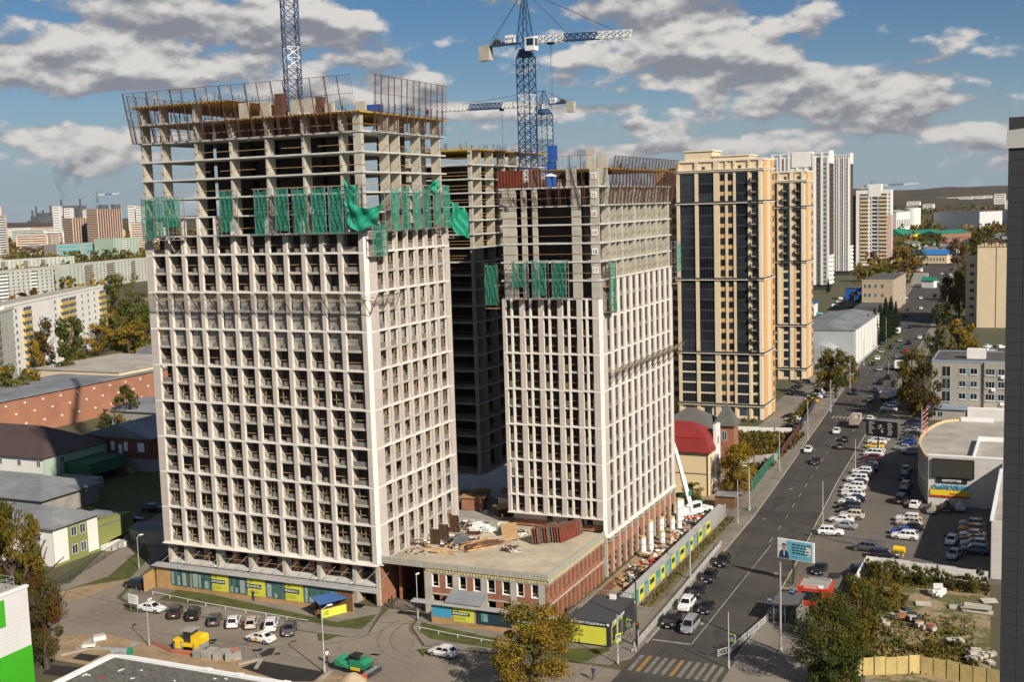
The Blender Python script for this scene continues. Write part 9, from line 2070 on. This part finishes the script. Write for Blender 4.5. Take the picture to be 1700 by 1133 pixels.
# wooded hills and far trees
HILL = mat('wooded_hill', (0.040, 0.040, 0.018), .95, .5, .006, rgb2=(0.095, 0.065, 0.025), bump=1.0, bscale=.02)
mb = MB(); rr = random.Random(5); P_ = []
for j, (R_, hb) in enumerate(((4200, -5), (5200, 30), (6400, 66), (7600, 100), (9500, 106), (13000, 60))):
    row = []
    for i in range(90):
        a = rad(-62+80*i/89); base = 1.0 if a > rad(-28) else .55
        row.append((R_*math.sin(a), R_*math.cos(a), hb*base*(1+.10*math.sin(i*.42+j)+.06*math.sin(i*1.3)+.03*math.sin(i*3.1+j)) if j else -5))
    P_.append(row)
mb.grid(P_, HILL); ob('hills', mb, kind='structure')
def woods(name, label, seed, spots):
    rr = random.Random(seed); data = {k: ([], []) for k in ('green', 'olive', 'gold', 'dark', 'rust')}
    for (x, y_, h_, w_) in spots:
        V, F = data[rr.choice(('green', 'olive', 'gold', 'dark', 'dark', 'olive', 'rust'))]
        for i in range(26):
            p = Vector((rr.gauss(0, .34), rr.gauss(0, .34), abs(rr.gauss(.5, .3)))); c = Vector((x+p.x*w_, y_+p.y*w_, h_*min(1, p.z))); n_ = Vector((rr.uniform(-1, 1), rr.uniform(-1, 1), rr.uniform(-.2, 1))).normalized(); a = n_.orthogonal().normalized(); b = n_.cross(a); s_ = w_*.20*rr.uniform(.6, 1.2); o = len(V); V += [c-a*s_, c-b*s_*.7, c+a*s_, c+b*s_*.7]; F.append((o, o+1, o+2, o+3))
    mb = MB()
    for k, (V, F) in data.items(): mb.add(V, F, LF[k])
    ob(name, mb, label=label, cat='trees', kind='stuff')
rr = random.Random(8); sp = []
for i in range(900):
    y_ = 700+4000*rr.random()**1.7; a = rad(rr.uniform(-7.6, 1.5)); x = y_*math.tan(a); l_ = at_y(min(y_, 2900))
    if l_[0]-12 < x < l_[1]+12: continue
    sp.append((x, y_, rr.uniform(7, 13)*(1+y_/9000), rr.uniform(8, 14)*(1+y_/5000)))
woods('distant_trees', 'mass of far trees between the low buildings on the right', 1, sp)
sp = []
for i in range(1300):
    y_ = 420+3600*rr.random()**1.5; a = rad(rr.uniform(-50, -36)); sp.append((y_*math.tan(a), y_, rr.uniform(8, 14)*(1+y_/9000), rr.uniform(8, 15)*(1+y_/4000)))
sp = [s_ for s_ in sp if not (-1100 < s_[0] < -480 and 500 < s_[1] < 1000 and rr.random() < .8)]
woods('distant_trees', 'mass of far trees between the blocks on the left', 2, sp)
# chimney smoke
SMK = bpy.data.materials.new('chimney_smoke'); SMK.use_nodes = True; N, L = SMK.node_tree.nodes, SMK.node_tree.links; N.remove(N['Principled BSDF'])
pv = N.new('ShaderNodeVolumePrincipled'); pv.inputs['Color'].default_value = (.12, .12, .14, 1); tc_ = N.new('ShaderNodeTexCoord'); nz = N.new('ShaderNodeTexNoise'); nz.inputs['Scale'].default_value = 3.2; nz.inputs['Detail'].default_value = 5; L.new(tc_.outputs['Generated'], nz.inputs['Vector'])
mr = N.new('ShaderNodeMapRange'); mr.inputs[1].default_value = .45; mr.inputs[2].default_value = .8; mr.inputs[4].default_value = .008; L.new(nz.outputs['Fac'], mr.inputs[0]); L.new(mr.outputs[0], pv.inputs['Density']); L.new(pv.outputs[0], N['Material Output'].inputs['Volume'])
mb = MB(); q = (-6378.3,6400,187.12); prof_ = [(14, 0), (30, 50), (55, 110), (85, 170), (110, 230), (80, 280), (20, 300)]
V = []; 
for k, (R_, z) in enumerate(prof_):
    for i in range(12): a = 2*pi*i/12; V.append((R_*math.cos(a)*1.4+z*.18, R_*math.sin(a), z))
mb.add(V, [(j*12+i, j*12+(i+1) % 12, (j+1)*12+(i+1) % 12, (j+1)*12+i) for j in range(6) for i in range(12)]+[tuple(range(11, -1, -1)), tuple(range(72, 84))], SMK); ob('chimney_smoke', mb, None, (q[0], q[1], q[2]-20), kind='stuff', label='grey smoke plume above the far factory', cat='smoke')

bpy.data.scenes.remove(TMP)

# ---------------------------------------------------------------- the air
HZ = bpy.data.materials.new('haze'); HZ.use_nodes = True; N, L = HZ.node_tree.nodes, HZ.node_tree.links; N.remove(N['Principled BSDF'])
pv = N.new('ShaderNodeVolumePrincipled'); pv.inputs['Color'].default_value = (.80, .88, 1.0, 1); pv.inputs['Density'].default_value = 0.000016; pv.inputs['Anisotropy'].default_value = .3; L.new(pv.outputs[0], N['Material Output'].inputs['Volume'])
mb = MB(); mb.box(-15000, -600, -12, 7000, 16500, 700, HZ); ob('haze', mb, kind='stuff', label='thin bluish haze over the distant city', cat='haze')
